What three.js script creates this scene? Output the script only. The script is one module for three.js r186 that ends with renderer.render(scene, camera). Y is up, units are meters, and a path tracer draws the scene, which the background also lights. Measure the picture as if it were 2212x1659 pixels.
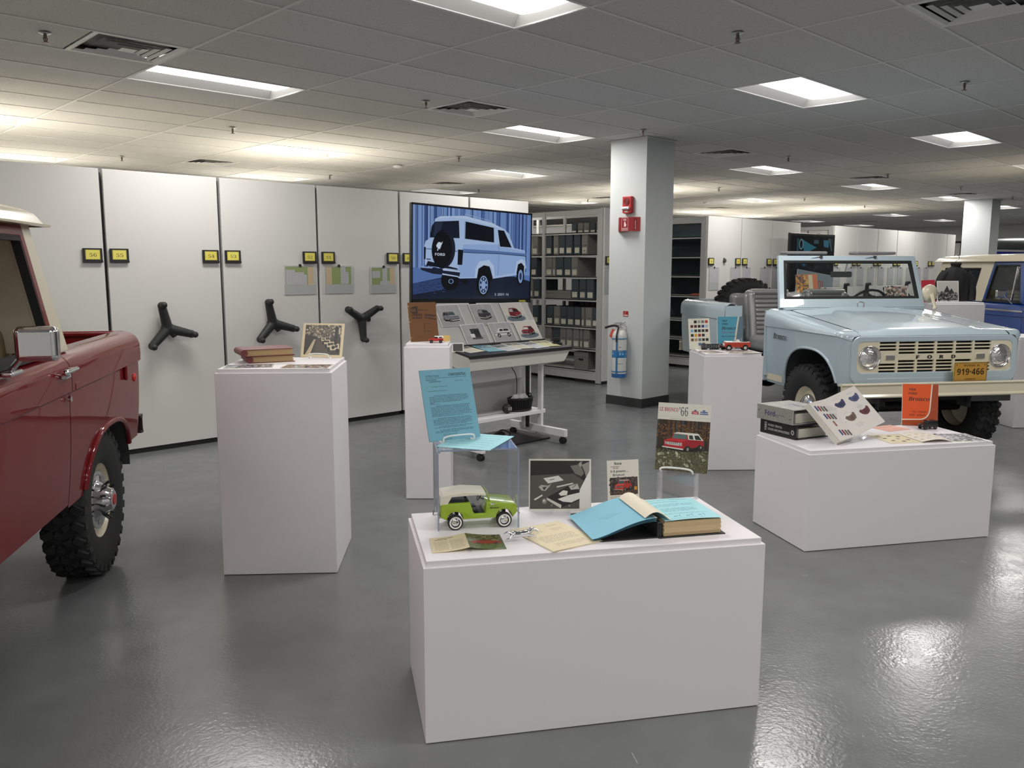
import * as THREE from 'three';
import { RoundedBoxGeometry } from 'three/addons/geometries/RoundedBoxGeometry.js';
import { mergeGeometries, mergeVertices, toCreasedNormals } from 'three/addons/utils/BufferGeometryUtils.js';
import { RectAreaLightUniformsLib } from 'three/addons/lights/RectAreaLightUniformsLib.js';
import { FontLoader } from 'three/addons/loaders/FontLoader.js';
import { TextGeometry } from 'three/addons/geometries/TextGeometry.js';

// ---------------------------------------------------------------- camera, exposure, lamps
// the world is aligned with the ceiling grid: +x along the long sides of the tiles, eye at the origin
const scene = new THREE.Scene();
scene.background = new THREE.Color(0x050505);
const camera = new THREE.PerspectiveCamera(2 * Math.atan(829.5 / 1802.566) * 180 / Math.PI, 2212 / 1659, 0.05, 120);
camera.position.set(0, 1.611, 0);
camera.rotation.order = 'YXZ';
camera.rotation.set(-0.138773, -0.7671, 0.001058);
camera.updateMatrixWorld(); camera.updateProjectionMatrix();
const renderer = new THREE.WebGLRenderer({ antialias: true });
renderer.toneMapping = THREE.LinearToneMapping;
renderer.toneMappingExposure = 1.0;
renderer.shadowMap.enabled = true;
RectAreaLightUniformsLib.init();
const TROFFER_POWER = 22.8;      // radiance of the troffer area lights
const TROFFER_GLOW = 2.6;
const LAMP = new THREE.Color().setRGB(1.0, 0.965, 0.93);

// ---------------------------------------------------------------- helpers
const D2R = Math.PI / 180;
let seed = 12345;
const rnd = (a = 1, b) => { seed = (seed * 1664525 + 1013904223) >>> 0; const r = seed / 4294967296; return b === undefined ? r * a : a + r * (b - a); };
const names = new Map();
function numbered(n) { const k = names.get(n) || 0; names.set(n, k + 1); return k ? n + '_' + String(k).padStart(3, '0') : n; }
const V = (x, y, z) => new THREE.Vector3(x, y, z);
function mat(color, roughness = 0.6, metalness = 0, extra = {}) {
  const phys = ['clearcoat', 'transmission', 'sheen', 'clearcoatRoughness', 'ior', 'thickness'].some(k => k in extra);
  const m = new (phys ? THREE.MeshPhysicalMaterial : THREE.MeshStandardMaterial)({ color: Array.isArray(color) ? new THREE.Color().setRGB(...color) : color, roughness, metalness, ...extra });
  m.side = THREE.DoubleSide; return m;
}
function tex(w, h, draw, srgb = true) {
  const c = document.createElement('canvas'); c.width = w; c.height = h;
  draw(c.getContext('2d'), w, h);
  const t = new THREE.CanvasTexture(c); if (srgb) t.colorSpace = THREE.SRGBColorSpace; t.magFilter = THREE.LinearFilter; t.anisotropy = 8; return t;
}
const printMat = (t, rough = 0.6, extra = {}) => mat(0xffffff, rough, 0, { map: t, ...extra });
const clean = g => { if (g.index) g = g.toNonIndexed(); for (const k of Object.keys(g.attributes)) if (!['position', 'normal', 'uv'].includes(k)) g.deleteAttribute(k); if (!g.attributes.uv) g.setAttribute('uv', new THREE.Float32BufferAttribute(new Float32Array(g.attributes.position.count * 2), 2)); if (!g.attributes.normal) g.computeVertexNormals(); return g; };
const merge = list => mergeGeometries(list.map(clean), false);
function box(w, h, d, x = 0, y = 0, z = 0, r = 0, seg = 2) { const g = r > 0 ? new RoundedBoxGeometry(w, h, d, seg, Math.min(r, w / 2.01, h / 2.01, d / 2.01)) : new THREE.BoxGeometry(w, h, d); g.translate(x, y, z); return g; }
function cyl(r0, r1, h, x = 0, y = 0, z = 0, seg = 24, axis = 'y') { const g = new THREE.CylinderGeometry(r1, r0, h, seg); if (axis === 'x') g.rotateZ(-Math.PI / 2); if (axis === 'z') g.rotateX(Math.PI / 2); g.translate(x, y, z); return g; }
function sph(r, x = 0, y = 0, z = 0, sx = 1, sy = 1, sz = 1, a = 20, b = 14) { const g = new THREE.SphereGeometry(r, a, b); g.scale(sx, sy, sz); g.translate(x, y, z); return g; }
function tube(pts, r, seg = 24, rad = 8, closed = false) { return new THREE.TubeGeometry(new THREE.CatmullRomCurve3(pts.map(p => V(...p)), closed), seg, r, rad, closed); }
function rod(a, b, r, r2 = r, seg = 12) { const A = V(...a), B = V(...b), d = B.clone().sub(A), g = new THREE.CylinderGeometry(r2, r, d.length(), seg); g.applyQuaternion(new THREE.Quaternion().setFromUnitVectors(V(0, 1, 0), d.clone().normalize())); const m = A.add(B).multiplyScalar(0.5); g.translate(m.x, m.y, m.z); return g; }
function lathe(pts, seg = 40) { return new THREE.LatheGeometry(pts.map(p => new THREE.Vector2(p[0], p[1])), seg); }
function poly(pts, holes = []) { const s = new THREE.Shape(pts.map(p => new THREE.Vector2(p[0], p[1]))); for (const h of holes) s.holes.push(new THREE.Path(h.map(p => new THREE.Vector2(p[0], p[1])))); return s; }
function extr(shape, depth, bevel = 0, seg = 12) { return new THREE.ExtrudeGeometry(shape, { depth, bevelEnabled: bevel > 0, bevelSize: bevel, bevelThickness: bevel, bevelSegments: 2, curveSegments: seg }); }
function rrect(w, h, r, cx = 0, cy = 0, n = 5) { const p = []; for (const [sx, sy, a0] of [[1, 1, 0], [-1, 1, 90], [-1, -1, 180], [1, -1, 270]]) for (let i = 0; i <= n; i++) { const a = (a0 + 90 * i / n) * D2R; p.push([cx + sx * (w / 2 - r) + r * Math.cos(a), cy + sy * (h / 2 - r) + r * Math.sin(a)]); } return p; }
// a grid surface from rows of points
function sheet(rows, closedU = false) {
  const n = rows.length, m = rows[0].length, pos = [], uv = [], idx = [];
  for (let i = 0; i < n; i++) for (let j = 0; j < m; j++) { pos.push(...rows[i][j]); uv.push(j / (m - 1), i / (n - 1)); }
  for (let i = 0; i < n - 1; i++) for (let j = 0; j < m - 1; j++) { const a = i * m + j, b = a + 1, c = a + m, d = c + 1; idx.push(a, c, b, b, c, d); }
  const g = new THREE.BufferGeometry(); g.setAttribute('position', new THREE.Float32BufferAttribute(pos, 3)); g.setAttribute('uv', new THREE.Float32BufferAttribute(uv, 2)); g.setIndex(idx); g.computeVertexNormals(); return g;
}
const crease = (g, a = 0.5) => toCreasedNormals(g, a);
function part(parent, name, geo, m, label) {
  const o = new THREE.Mesh(Array.isArray(geo) ? merge(geo) : geo, m); o.name = name; o.castShadow = o.receiveShadow = true;
  if (label) o.userData.label = label; parent.add(o); return o;
}
function thing(name, label, category, pos = [0, 0, 0], turn = 0, group) {
  const o = new THREE.Group(); o.name = numbered(name); o.position.set(...pos); o.rotation.y = turn; o.userData = { label, category }; if (group) o.userData.group = group; scene.add(o); return o;
}
function single(name, label, category, geo, m, pos = [0, 0, 0], turn = 0, group) {
  const o = part(scene, numbered(name), geo, m); o.position.set(...pos); o.rotation.y = turn; o.userData = { label, category }; if (group) o.userData.group = group; return o;
}
function structure(name) { const o = new THREE.Group(); o.name = name; o.userData.kind = 'structure'; scene.add(o); return o; }
// flat printed sheet with thickness t lying in the xy plane, print on +z
function sheetCard(parent, name, w, h, t, m, back, label) {
  const o = part(parent, name, new THREE.BoxGeometry(w, h, t), back, label);
  const f = new THREE.PlaneGeometry(w * 0.998, h * 0.998); f.translate(0, 0, t / 2 + 0.0002);
  part(o, 'print', f, m); return o;
}
// homography from four photo points (tl, tr, br, bl) to a canvas of w x h, for drawing the prints
function quadMap(q, w, h) {
  const src = q, dst = [[0, 0], [w, 0], [w, h], [0, h]], A = [], b = [];
  for (let i = 0; i < 4; i++) { const [x, y] = src[i], [u, v] = dst[i]; A.push([x, y, 1, 0, 0, 0, -u * x, -u * y]); b.push(u); A.push([0, 0, 0, x, y, 1, -v * x, -v * y]); b.push(v); }
  for (let i = 0; i < 8; i++) { let p = i; for (let r = i + 1; r < 8; r++) if (Math.abs(A[r][i]) > Math.abs(A[p][i])) p = r; [A[i], A[p]] = [A[p], A[i]]; [b[i], b[p]] = [b[p], b[i]]; for (let r = 0; r < 8; r++) if (r !== i) { const f = A[r][i] / A[i][i]; for (let c = i; c < 8; c++) A[r][c] -= f * A[i][c]; b[r] -= f * b[i]; } }
  const H = b.map((v, i) => v / A[i][i]);
  return (x, y) => { const d = H[6] * x + H[7] * y + 1; return [(H[0] * x + H[1] * y + H[2]) / d, (H[3] * x + H[4] * y + H[5]) / d]; };
}
function pg(c, pts, fill, stroke, lw = 1) { c.beginPath(); pts.forEach((p, i) => i ? c.lineTo(p[0], p[1]) : c.moveTo(p[0], p[1])); c.closePath(); if (fill) { c.fillStyle = fill; c.fill(); } if (stroke) { c.strokeStyle = stroke; c.lineWidth = lw; c.stroke(); } }
function ln(c, pts, stroke, lw = 1) { c.beginPath(); pts.forEach((p, i) => i ? c.lineTo(p[0], p[1]) : c.moveTo(p[0], p[1])); c.strokeStyle = stroke; c.lineWidth = lw; c.stroke(); }
function ell(c, x, y, rx, ry, fill, rot = 0) { c.beginPath(); c.ellipse(x, y, rx, ry, rot, 0, 7); c.fillStyle = fill; c.fill(); }
function rect(c, x, y, w, h, fill) { c.fillStyle = fill; c.fillRect(x, y, w, h); }
// unreadably small typing as broken dashes
function typing(c, x, y, w, lines, lh, col, ht = 0.32, first = 0) { c.fillStyle = col; for (let i = 0; i < lines; i++) { let cx = x + (i === 0 ? first : 0); const end = x + w * (i === lines - 1 ? rnd(0.35, 0.9) : rnd(0.93, 1)); while (cx < end) { const l = lh * rnd(0.6, 2.6); for (let k = cx; k < Math.min(cx + l, end); k += lh * 0.3) c.fillRect(k, y + i * lh + rnd(-0.05, 0.05) * lh, lh * 0.2, lh * ht * rnd(0.7, 1.25)); cx += l + lh * 0.45; } } }
const font = await new FontLoader().loadAsync('fonts/droid/droid_sans_bold.typeface.json');
const serifFont = await new FontLoader().loadAsync('fonts/droid/droid_serif_bold.typeface.json');
function text3(s, size, depth, f = font, shear = 0) { const g = new TextGeometry(s, { font: f, size, depth, curveSegments: 4, bevelEnabled: false }); if (shear) { const m = new THREE.Matrix4().set(1, shear, 0, 0, 0, 1, 0, 0, 0, 0, 1, 0, 0, 0, 0, 1); g.applyMatrix4(m); } g.computeBoundingBox(); const b = g.boundingBox; g.translate(-(b.min.x + b.max.x) / 2, -(b.min.y + b.max.y) / 2, 0); return g; }
function noiseTex(n, fn) { const d = new Uint8Array(n * n * 4); for (let y = 0; y < n; y++) for (let x = 0; x < n; x++) { const v = Math.max(0, Math.min(255, fn(x, y))); d.set([v, v, v, 255], (y * n + x) * 4); } const t = new THREE.DataTexture(d, n, n); t.wrapS = t.wrapT = THREE.RepeatWrapping; t.magFilter = THREE.LinearFilter; t.minFilter = THREE.LinearMipmapLinearFilter; t.generateMipmaps = true; t.needsUpdate = true; return t; }
// tileable value noise
function vnoise(period, sd) { const p = []; let s = sd; for (let i = 0; i < period * period; i++) { s = (s * 1664525 + 1013904223) >>> 0; p.push(s / 4294967296); } const at = (i, j) => p[((j % period + period) % period) * period + (i % period + period) % period]; return (x, y) => { const i = Math.floor(x), j = Math.floor(y), f = x - i, g = y - j, u = f * f * (3 - 2 * f), v = g * g * (3 - 2 * g); return (at(i, j) * (1 - u) + at(i + 1, j) * u) * (1 - v) + (at(i, j + 1) * (1 - u) + at(i + 1, j + 1) * u) * v; }; }

// ---------------------------------------------------------------- shared materials
const M = {
  white: mat([0.80, 0.775, 0.79], 0.55), plinth: mat([0.76, 0.735, 0.755], 0.5), panel: mat([0.63, 0.625, 0.60], 0.42), panelEdge: mat([0.52, 0.52, 0.51], 0.5),
  pillar: mat([0.53, 0.555, 0.555], 0.6), coverWhite: mat([0.82, 0.79, 0.69], 0.7), baseboard: mat([0.03, 0.032, 0.033], 0.5), black: mat([0.012, 0.012, 0.013], 0.5), blackGloss: mat([0.01, 0.01, 0.012], 0.25), rubber: mat([0.016, 0.016, 0.017], 0.75),
  grey: mat([0.42, 0.42, 0.41], 0.5), shelf: mat([0.44, 0.44, 0.42], 0.5), dark: mat([0.05, 0.055, 0.055], 0.7), teal: mat([0.035, 0.055, 0.06], 0.7), boxGrey: mat([0.19, 0.18, 0.165], 0.8), boxTeal: mat([0.045, 0.062, 0.072], 0.75),
  chrome: mat([0.78, 0.78, 0.8], 0.08, 1), steel: mat([0.55, 0.55, 0.56], 0.3, 1), cream: mat([0.72, 0.66, 0.50], 0.3, 0, { clearcoat: 0.6, clearcoatRoughness: 0.1 }),
  paper: mat([0.80, 0.79, 0.75], 0.7), creamPaper: mat([0.80, 0.74, 0.60], 0.75), yellow: mat([0.75, 0.68, 0.22], 0.6),
  wire: mat([0.8, 0.82, 0.8], 0.35), red: mat([0.45, 0.012, 0.02], 0.35), tile: mat([0.66, 0.65, 0.63], 0.9), grid: mat([0.72, 0.71, 0.70], 0.6), wall: mat([0.66, 0.66, 0.64], 0.8),
  acrylic: mat([0.965, 0.97, 0.985], 0.02, 0, { transmission: 1, ior: 1.49, thickness: 0 }),
  glass: mat([0.86, 0.9, 0.88], 0.0, 0, { transmission: 1, ior: 1.5, thickness: 0 }), darkGlass: mat([0.10, 0.11, 0.11], 0.02, 0, { transmission: 0.8, ior: 1.5, thickness: 0 }),
};
// ---------------------------------------------------------------- room shell
const X0 = -7.0, X1 = 31.5, Z0 = -20.5, Z1 = 8.0, CEIL = 3.048;
{
  const nA = vnoise(64, 7), nB = vnoise(128, 11), nC = vnoise(16, 3), nD = vnoise(256, 5);
  const bump = noiseTex(512, (x, y) => 128 + 95 * (nA(x / 8, y / 8) - 0.5) + 90 * (nB(x / 4, y / 4) - 0.5) + 40 * (nD(x / 2, y / 2) - 0.5)); bump.repeat.set(1 / 0.9, 1 / 0.9);
  const tone = noiseTex(512, (x, y) => 236 + 14 * (nC(x / 32, y / 32) - 0.5) + 12 * (nA(x / 8, y / 8) - 0.5) + 6 * (nB(x / 4, y / 4) - 0.5)); tone.repeat.set(1 / 7, 1 / 7); tone.colorSpace = THREE.SRGBColorSpace;
  const rgh = noiseTex(512, (x, y) => 150 + 60 * (nC(x / 32, y / 32) - 0.5) + 40 * (nA(x / 8, y / 8) - 0.5)); rgh.repeat.set(1 / 5, 1 / 5);
  const fm = mat([0.185, 0.195, 0.198], 0.37, 0, { map: tone, bumpMap: bump, bumpScale: 0.0008, roughnessMap: rgh });
  const g = new THREE.BoxGeometry(X1 - X0, 0.2, Z1 - Z0); const p = g.attributes.position, uv = g.attributes.uv;
  g.translate((X0 + X1) / 2, -0.1, (Z0 + Z1) / 2); for (let i = 0; i < p.count; i++) uv.setXY(i, p.getX(i), p.getZ(i));
  const f = structure('floor'); part(f, 'slab', g, fm);
  // hairline joints and scuffs of the epoxy floor
  const joint = mat([0.05, 0.052, 0.055], 0.6), scuff = mat([0.34, 0.35, 0.36], 0.6);
  part(f, 'joint', [box(4.2, 0.0006, 0.008, 9.3, 0.0003, -6.35), box(0.006, 0.0006, 5, 6.6, 0.0003, -8.8)], joint);
  const sc = []; for (let i = 0; i < 26; i++) { const r = box(rnd(0.02, 0.12), 0.0004, rnd(0.0015, 0.004)); r.rotateY(rnd(6.3)); r.translate(rnd(1.5, 8), 0.0002, rnd(-6, -0.8)); sc.push(r); }
  part(f, 'scuff', sc, scuff);
}
function wallBox(name, w, h, d, x, y, z) { const s = structure(name); part(s, 'panel', box(w, h, d, x, y, z), M.wall); return s; }
const wallR = wallBox('wall_right', 0.2, 3.4, Z1 - Z0, X1 + 0.1, 1.7, (Z0 + Z1) / 2);
const wallB = wallBox('wall_back', X1 - X0 + 0.4, 3.4, 0.2, (X0 + X1) / 2, 1.7, Z0 - 0.1);
wallBox('wall_left', 0.2, 3.4, Z1 - Z0, X0 - 0.1, 1.7, (Z0 + Z1) / 2);
wallBox('wall_front', X1 - X0 + 0.4, 3.4, 0.2, (X0 + X1) / 2, 1.7, Z1 + 0.1);
for (const [n, w, d, x, z] of [['baseboard_right', 0.02, Z1 - Z0, X1 - 0.01, (Z0 + Z1) / 2], ['baseboard_back', X1 - X0, 0.02, (X0 + X1) / 2, Z0 + 0.01]]) { const s = structure(n); part(s, 'strip', box(w, 0.1, d, x, 0.05, z), M.baseboard); }

// ---------------------------------------------------------------- ceiling grid with its troffers, vents and sprinklers
const GX = 2.493, GZ = -4.443, CW = 1.2192, CD = 0.6096;
const cellX = i => GX + (i + 0.5) * CW, cellZ = j => GZ - (j + 0.5) * CD;
const TROFFERS = [];
for (const i of [-6, -3, 0, 3, 7, 10, 13, 16, 19]) TROFFERS.push([i, 3]);
for (const i of [-6, -3, 0, 3, 6, 9, 12, 15, 18]) TROFFERS.push([i, -2]);
for (const i of [-4, -1, 2, 5, 8, 11, 14, 17, 20]) TROFFERS.push([i, 8]);
for (const i of [-3, 0, 3, 6, 9, 13, 15, 18, 21]) TROFFERS.push([i, 13]);
for (const j of [-7, -12, -17]) for (const i of [-6, -3, 0, 3]) if (j > -17 || i < 3) TROFFERS.push([i, j]);  // unseen rows continuing the grid pitch, added to brighten the front plinths
const VENTS = [[-1, 1, 2], [2, 0, 2], [5, 1, 2], [9, 0, 2], [12, 1, 2], [2, 0, 11], [5, 1, 11], [9, 0, 11], [12, 1, 11], [16, 0, 11], [19, 1, 11], [2, 0, -5]];
const taken = new Map(); for (const [i, j] of TROFFERS) taken.set(i + ',' + j, 'light'); for (const [i, h, j] of VENTS) taken.set(i + ',' + j, h);
{
  const ceil = structure('ceiling');
  part(ceil, 'deck', box(X1 - X0 + 0.4, 0.2, Z1 - Z0 + 0.4, (X0 + X1) / 2, CEIL + 0.35, (Z0 + Z1) / 2), M.wall);
  const nA = vnoise(128, 21), nB = vnoise(256, 23);
  const speck = noiseTex(512, (x, y) => { const v = nB(x / 2, y / 2), w = nA(x / 4, y / 4); return 238 - (v > 0.83 ? 46 : 0) - (w > 0.86 ? 30 : 0); }); speck.colorSpace = THREE.SRGBColorSpace; speck.repeat.set(1, 1);
  const tones = [0.74, 0.72, 0.76].map(v => mat([v, v * 0.988, v * 0.965], 0.95, 0, { map: speck }));
  const full = box(CW - 0.012, 0.016, CD - 0.012, 0, 0, 0), half = box(CW / 2 - 0.012, 0.016, CD - 0.012, 0, 0, 0);
  for (const g of [full, half]) { const p = g.attributes.position; for (let k = 0; k < p.count; k++) g.attributes.uv.setXY(k, p.getX(k) / 0.6, p.getZ(k) / 0.6); }
  const fr = new THREE.Frustum().setFromProjectionMatrix(new THREE.Matrix4().multiplyMatrices(camera.projectionMatrix, camera.matrixWorldInverse));
  const cells = [], rest = [];
  for (let i = Math.ceil((X0 - GX) / CW); cellX(i) + CW / 2 <= X1 + 0.3; i++) for (let j = -20; j < 27; j++) {
    const x = cellX(i), z = cellZ(j); if (x - CW / 2 < X0 - 0.3 || z > Z1 || z < Z0) continue;
    const t = taken.get(i + ',' + j); if (t === 'light') continue;
    const d = Math.hypot(x, CEIL - 1.611, z), pt = V(x, CEIL, z), inView = [[0, 0], [-0.6, -0.3], [0.6, 0.3], [-0.6, 0.3], [0.6, -0.3]].some(([a, b]) => fr.containsPoint(V(x + a, CEIL, z + b)));
    (inView ? cells : rest).push({ x: t === undefined ? x : x + (t === 0 ? CW / 4 : -CW / 4), z, d, half: t !== undefined });
  }
  cells.sort((a, b) => a.d - b.d);
  cells.slice(0, 296).forEach((c, k) => { const o = part(ceil, 'tile', c.half ? half : full, tones[k % 3]); o.position.set(c.x, CEIL + 0.012, c.z); });
  const far = [...cells.slice(296), ...rest].map(c => (c.half ? half : full).clone().translate(c.x, CEIL + 0.012, c.z));
  part(ceil, 'tile', merge(far), tones[0]).userData.kind = 'stuff';
  const run = [];
  for (let i = -8; GX + i * CW < X1; i++) if (GX + i * CW > X0) run.push(box(0.022, 0.008, Z1 - Z0, GX + i * CW, CEIL + 0.002, (Z0 + Z1) / 2));
  for (let j = -20; j < 27; j++) { const z = GZ - j * CD; if (z < Z1 && z > Z0) run.push(box(X1 - X0, 0.007, 0.022, (X0 + X1) / 2, CEIL + 0.0022, z)); }
  part(ceil, 'grid', merge(run), M.grid);
}
{ // troffers: white pan with sloped reflectors round a glowing lens
  const W = CW - 0.03, D = CD - 0.03, w2 = W / 2, d2 = D / 2, lw = 0.59, ld = 0.245, dep = 0.075, y0 = CEIL + 0.001;
  const ring = (a, b) => [[-a[0], a[2], -a[1]], [a[0], a[2], -a[1]], [a[0], a[2], a[1]], [-a[0], a[2], a[1]], [-a[0], a[2], -a[1]]].map((p, k) => [p, [[-b[0], b[2], -b[1]], [b[0], b[2], -b[1]], [b[0], b[2], b[1]], [-b[0], b[2], b[1]], [-b[0], b[2], -b[1]]][k]]);
  const skirt = r => crease(sheet([r.map(q => q[0]), r.map(q => q[1])]), 0.3);
  const rim = merge([box(CW - 0.004, 0.006, 0.012, 0, 0.002, -(CD / 2 - 0.009)), box(CW - 0.004, 0.006, 0.012, 0, 0.002, CD / 2 - 0.009), box(0.012, 0.006, CD - 0.03, -(CW / 2 - 0.009), 0.002, 0), box(0.012, 0.006, CD - 0.03, CW / 2 - 0.009, 0.002, 0)]);
  const refl = skirt(ring([w2, d2, 0.004], [lw, ld, dep]));
  const back = box(CW - 0.02, 0.01, CD - 0.02, 0, dep + 0.02, 0);
  const lens = []; for (let k = 0; k <= 10; k++) { const a = (k / 10 - 0.5) * Math.PI; lens.push([[-lw, dep - 0.025 * Math.cos(a), ld * Math.sin(a)], [lw, dep - 0.025 * Math.cos(a), ld * Math.sin(a)]]); }
  const lensG = sheet(lens), cap = merge([-1, 1].map(s => { const pts = lens.map(r => r[0]).map(p => [p[2], p[1]]); const g = new THREE.ShapeGeometry(poly(pts)); g.rotateY(Math.PI / 2); g.translate(s * lw, 0, 0); return g; }));
  const enamel = mat([0.8, 0.8, 0.79], 0.45), pan = mat([0.5, 0.5, 0.49], 0.6), glow = mat(0xffffff, 0.6, 0, { emissive: LAMP, emissiveIntensity: TROFFER_GLOW });
  const dist = c => Math.hypot(cellX(c[0]), cellZ(c[1]));
  const row = { '3': 'in the row over the plinths', '-2': 'in the row over the light blue car', '8': 'in the row behind the shelving fronts', '13': 'in the far row behind the shelving', '-7': 'in an added row overhead out of view', '-12': 'in an added row behind the viewer' };
  const ord = ['nearest', 'second nearest', 'third nearest', 'fourth nearest', 'fifth nearest', 'sixth nearest', 'seventh nearest', 'eighth nearest', 'ninth nearest'];
  const seen = {};
  TROFFERS.sort((a, b) => dist(a) - dist(b)).forEach(([i, j]) => {
    const vis = (j === 3 && i >= 0) || (j === -2 && i >= 0 && i <= 9) || (j === 8 && i >= -1) || (j === 13 && i >= 0); const key = j + (vis ? '' : 'x'); seen[key] = (seen[key] || 0) + 1;
    const t = thing('ceiling_light', vis ? `recessed white ceiling light, ${ord[seen[key] - 1]} ${row[j]}` : 'recessed white ceiling light out of view overhead', 'ceiling light', [cellX(i), y0, cellZ(j)], 0, vis ? 'recessed ceiling lights' : 'ceiling lights out of view');
    part(t, 'rim', rim, M.grid); part(t, 'reflector', refl, pan); part(t, 'housing', back, enamel); const l = part(t, 'lens', lensG, glow); part(l, 'end_cap', cap, glow);
    const r = new THREE.RectAreaLight(LAMP, TROFFER_POWER * 1.22, 1.15, 0.32); r.position.set(0, 0.003, 0); r.rotation.x = -Math.PI / 2; r.castShadow = true; t.add(r);
  });
  // louvred square air diffusers
  const vd = []; const vb = box(CD - 0.03, 0.01, CD - 0.03, 0, 0.04, 0);
  const sq = (a, ya, b, yb) => skirt(ring([a, a, ya], [b, b, yb]));
  const vanes = [[0.27, -0.004, 0.25, 0.008], [0.215, -0.006, 0.195, 0.008], [0.16, -0.008, 0.14, 0.006], [0.105, -0.009, 0.085, 0.006], [0.05, -0.01, 0.0, -0.004]];
  const vm = mat([0.78, 0.78, 0.77], 0.45), vg = vanes.map(a => sq(...a));
  const vname = ['above the red truck', 'above the wide screen stand', 'just right of the near pillar top', 'far down the row over the parked cars', 'by the far pillar top', 'above the numbered shelving panels', 'above the wide screen', 'left of the near pillar', 'above the empty open shelving', 'above the middle shelving bays', 'above the farthest shelving', 'cut off by the top right corner of view'];
  VENTS.forEach(([i, h, j], k) => {
    const t = thing('air_vent', `square louvred air vent in ceiling, ${vname[k]}`, 'air vent', [GX + i * CW + (h ? 0.75 : 0.25) * CW, CEIL + 0.002, cellZ(j)], 0, 'ceiling air vents');
    part(t, 'backing', vb, M.black); const fr2 = part(t, 'frame', [box(CD - 0.01, 0.006, 0.03, 0, 0, -0.285), box(CD - 0.01, 0.006, 0.03, 0, 0, 0.285), box(0.03, 0.006, CD - 0.07, -0.285, 0, 0), box(0.03, 0.006, CD - 0.07, 0.285, 0, 0)], vm);
    vg.forEach(g => part(t, 'louvre', g, vm));
  });
  const SPR = [[1.675, -5.904], [4.695, -5.955], [4.747, -2.92], [7.242, -2.427], [7.279, -5.569], [4.116, -8.453], [10.357, -5.555], [7.285, -8.564], [4.107, -11.613], [7.268, -11.676], [10.497, -11.781], [13.414, -8.525], [13.371, -5.495], [16.33, -5.406], [16.6, -8.5], [19.5, -8.5], [13.7, -11.9], [19.3, -5.4]];
  const where = ['above the red truck, left of an air vent', 'left of the vent above the wide screen stand', 'at top right between two lights, nearest of all', 'at far right edge above the light blue car', 'just in front of the near pillar top', 'above the bicolour charts', 'right of the near pillar, past the vent', 'between screen and long light, middle of ceiling', 'low above the leftmost numbered panels', 'low above panel with charts', 'above the right end of the wide screen', 'above the empty open shelving', 'beside the far vent over the cars', 'left of the far pillar, over the cars', 'far back above white shelving panels', 'farthest back above shelving', 'low beside the near pillar, left', 'behind the far pillar top'];
  const sg = [lathe([[0, 0], [0.034, 0], [0.036, -0.004], [0.018, -0.012], [0.012, -0.014]], 20)], sb = merge([rod([0, -0.012, 0], [0, -0.035, 0], 0.01), rod([-0.012, -0.03, 0], [-0.006, -0.058, 0], 0.003), rod([0.012, -0.03, 0], [0.006, -0.058, 0], 0.003), rod([0, -0.035, 0], [0, -0.056, 0], 0.004)]), sd = cyl(0.02, 0.02, 0.003, 0, -0.06, 0, 16);
  const brass = mat([0.2, 0.15, 0.13], 0.4, 0.7);
  SPR.forEach(([x, z], k) => { const t = thing('fire_sprinkler', `small ceiling fire sprinkler ${where[k]}`, 'sprinkler', [x, CEIL - 0.002, z], k, 'ceiling sprinklers'); part(t, 'escutcheon', sg, M.steel); part(t, 'body', sb, brass); part(t, 'deflector', sd, brass); });
  // smoke detectors
  for (const [x, z, l] of [[7.28, -9.9, 'round white smoke detector on ceiling left of screen top'], [16.2, -10.6, 'round white smoke detector on ceiling beyond near pillar']]) { const t = thing('smoke_detector', l, 'smoke detector', [x, CEIL, z]); part(t, 'base', lathe([[0, 0], [0.07, 0], [0.07, -0.015], [0.055, -0.035], [0, -0.045]], 24), M.white); }
}

// ---------------------------------------------------------------- pillars
function pillar(n, x, z, w) {
  const s = structure('pillar_' + n); part(s, 'shaft', box(w, CEIL + 0.05, w, x, CEIL / 2, z, 0.006), M.pillar);
  part(s, 'base_strip', [box(w + 0.012, 0.105, 0.008, x, 0.0525, z + w / 2 + 0.003), box(w + 0.012, 0.105, 0.008, x, 0.0525, z - w / 2 - 0.003), box(0.008, 0.105, w, x - w / 2 - 0.003, 0.0525, z), box(0.008, 0.105, w, x + w / 2 + 0.003, 0.0525, z)], M.baseboard);
  part(s, 'ceiling_trim', [box(w + 0.05, 0.006, w + 0.05, x, CEIL - 0.004, z)], M.grid); return s;
}
pillar(1, 7.68 + 0.265, -6.075, 0.52); pillar(2, 19.95, -6.15, 0.55);
// ---------------------------------------------------------------- mobile shelving along z = -7.38
const SZ = -7.38, SH = 2.41;
const cardTex = tex(1024, 1024, (c, w, h) => { rect(c, 0, 0, w, h, '#d9cf62'); c.font = '64px serif'; c.textAlign = 'center'; c.textBaseline = 'middle'; for (let n = 0; n < 64; n++) { const x = (n % 8) * 128, y = Math.floor(n / 8) * 128; rect(c, x, y, 128, 128, n % 3 ? '#ded565' : '#d8cd5e'); c.strokeStyle = '#8e8630'; c.lineWidth = 2; c.strokeRect(x + 5, y + 5, 118, 118); c.fillStyle = '#2a2712'; c.fillText(String(n), x + 66, y + 70); } });
const cardMat = printMat(cardTex, 0.55);
function numberCard(n, w, h) { const g = new THREE.PlaneGeometry(w, h), u = (n % 8) / 8, v = 1 - (Math.floor(n / 8) + 1) / 8, uv = g.attributes.uv; for (let k = 0; k < 4; k++) uv.setXY(k, u + uv.getX(k) / 8, v + uv.getY(k) / 8); return g; }
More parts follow.
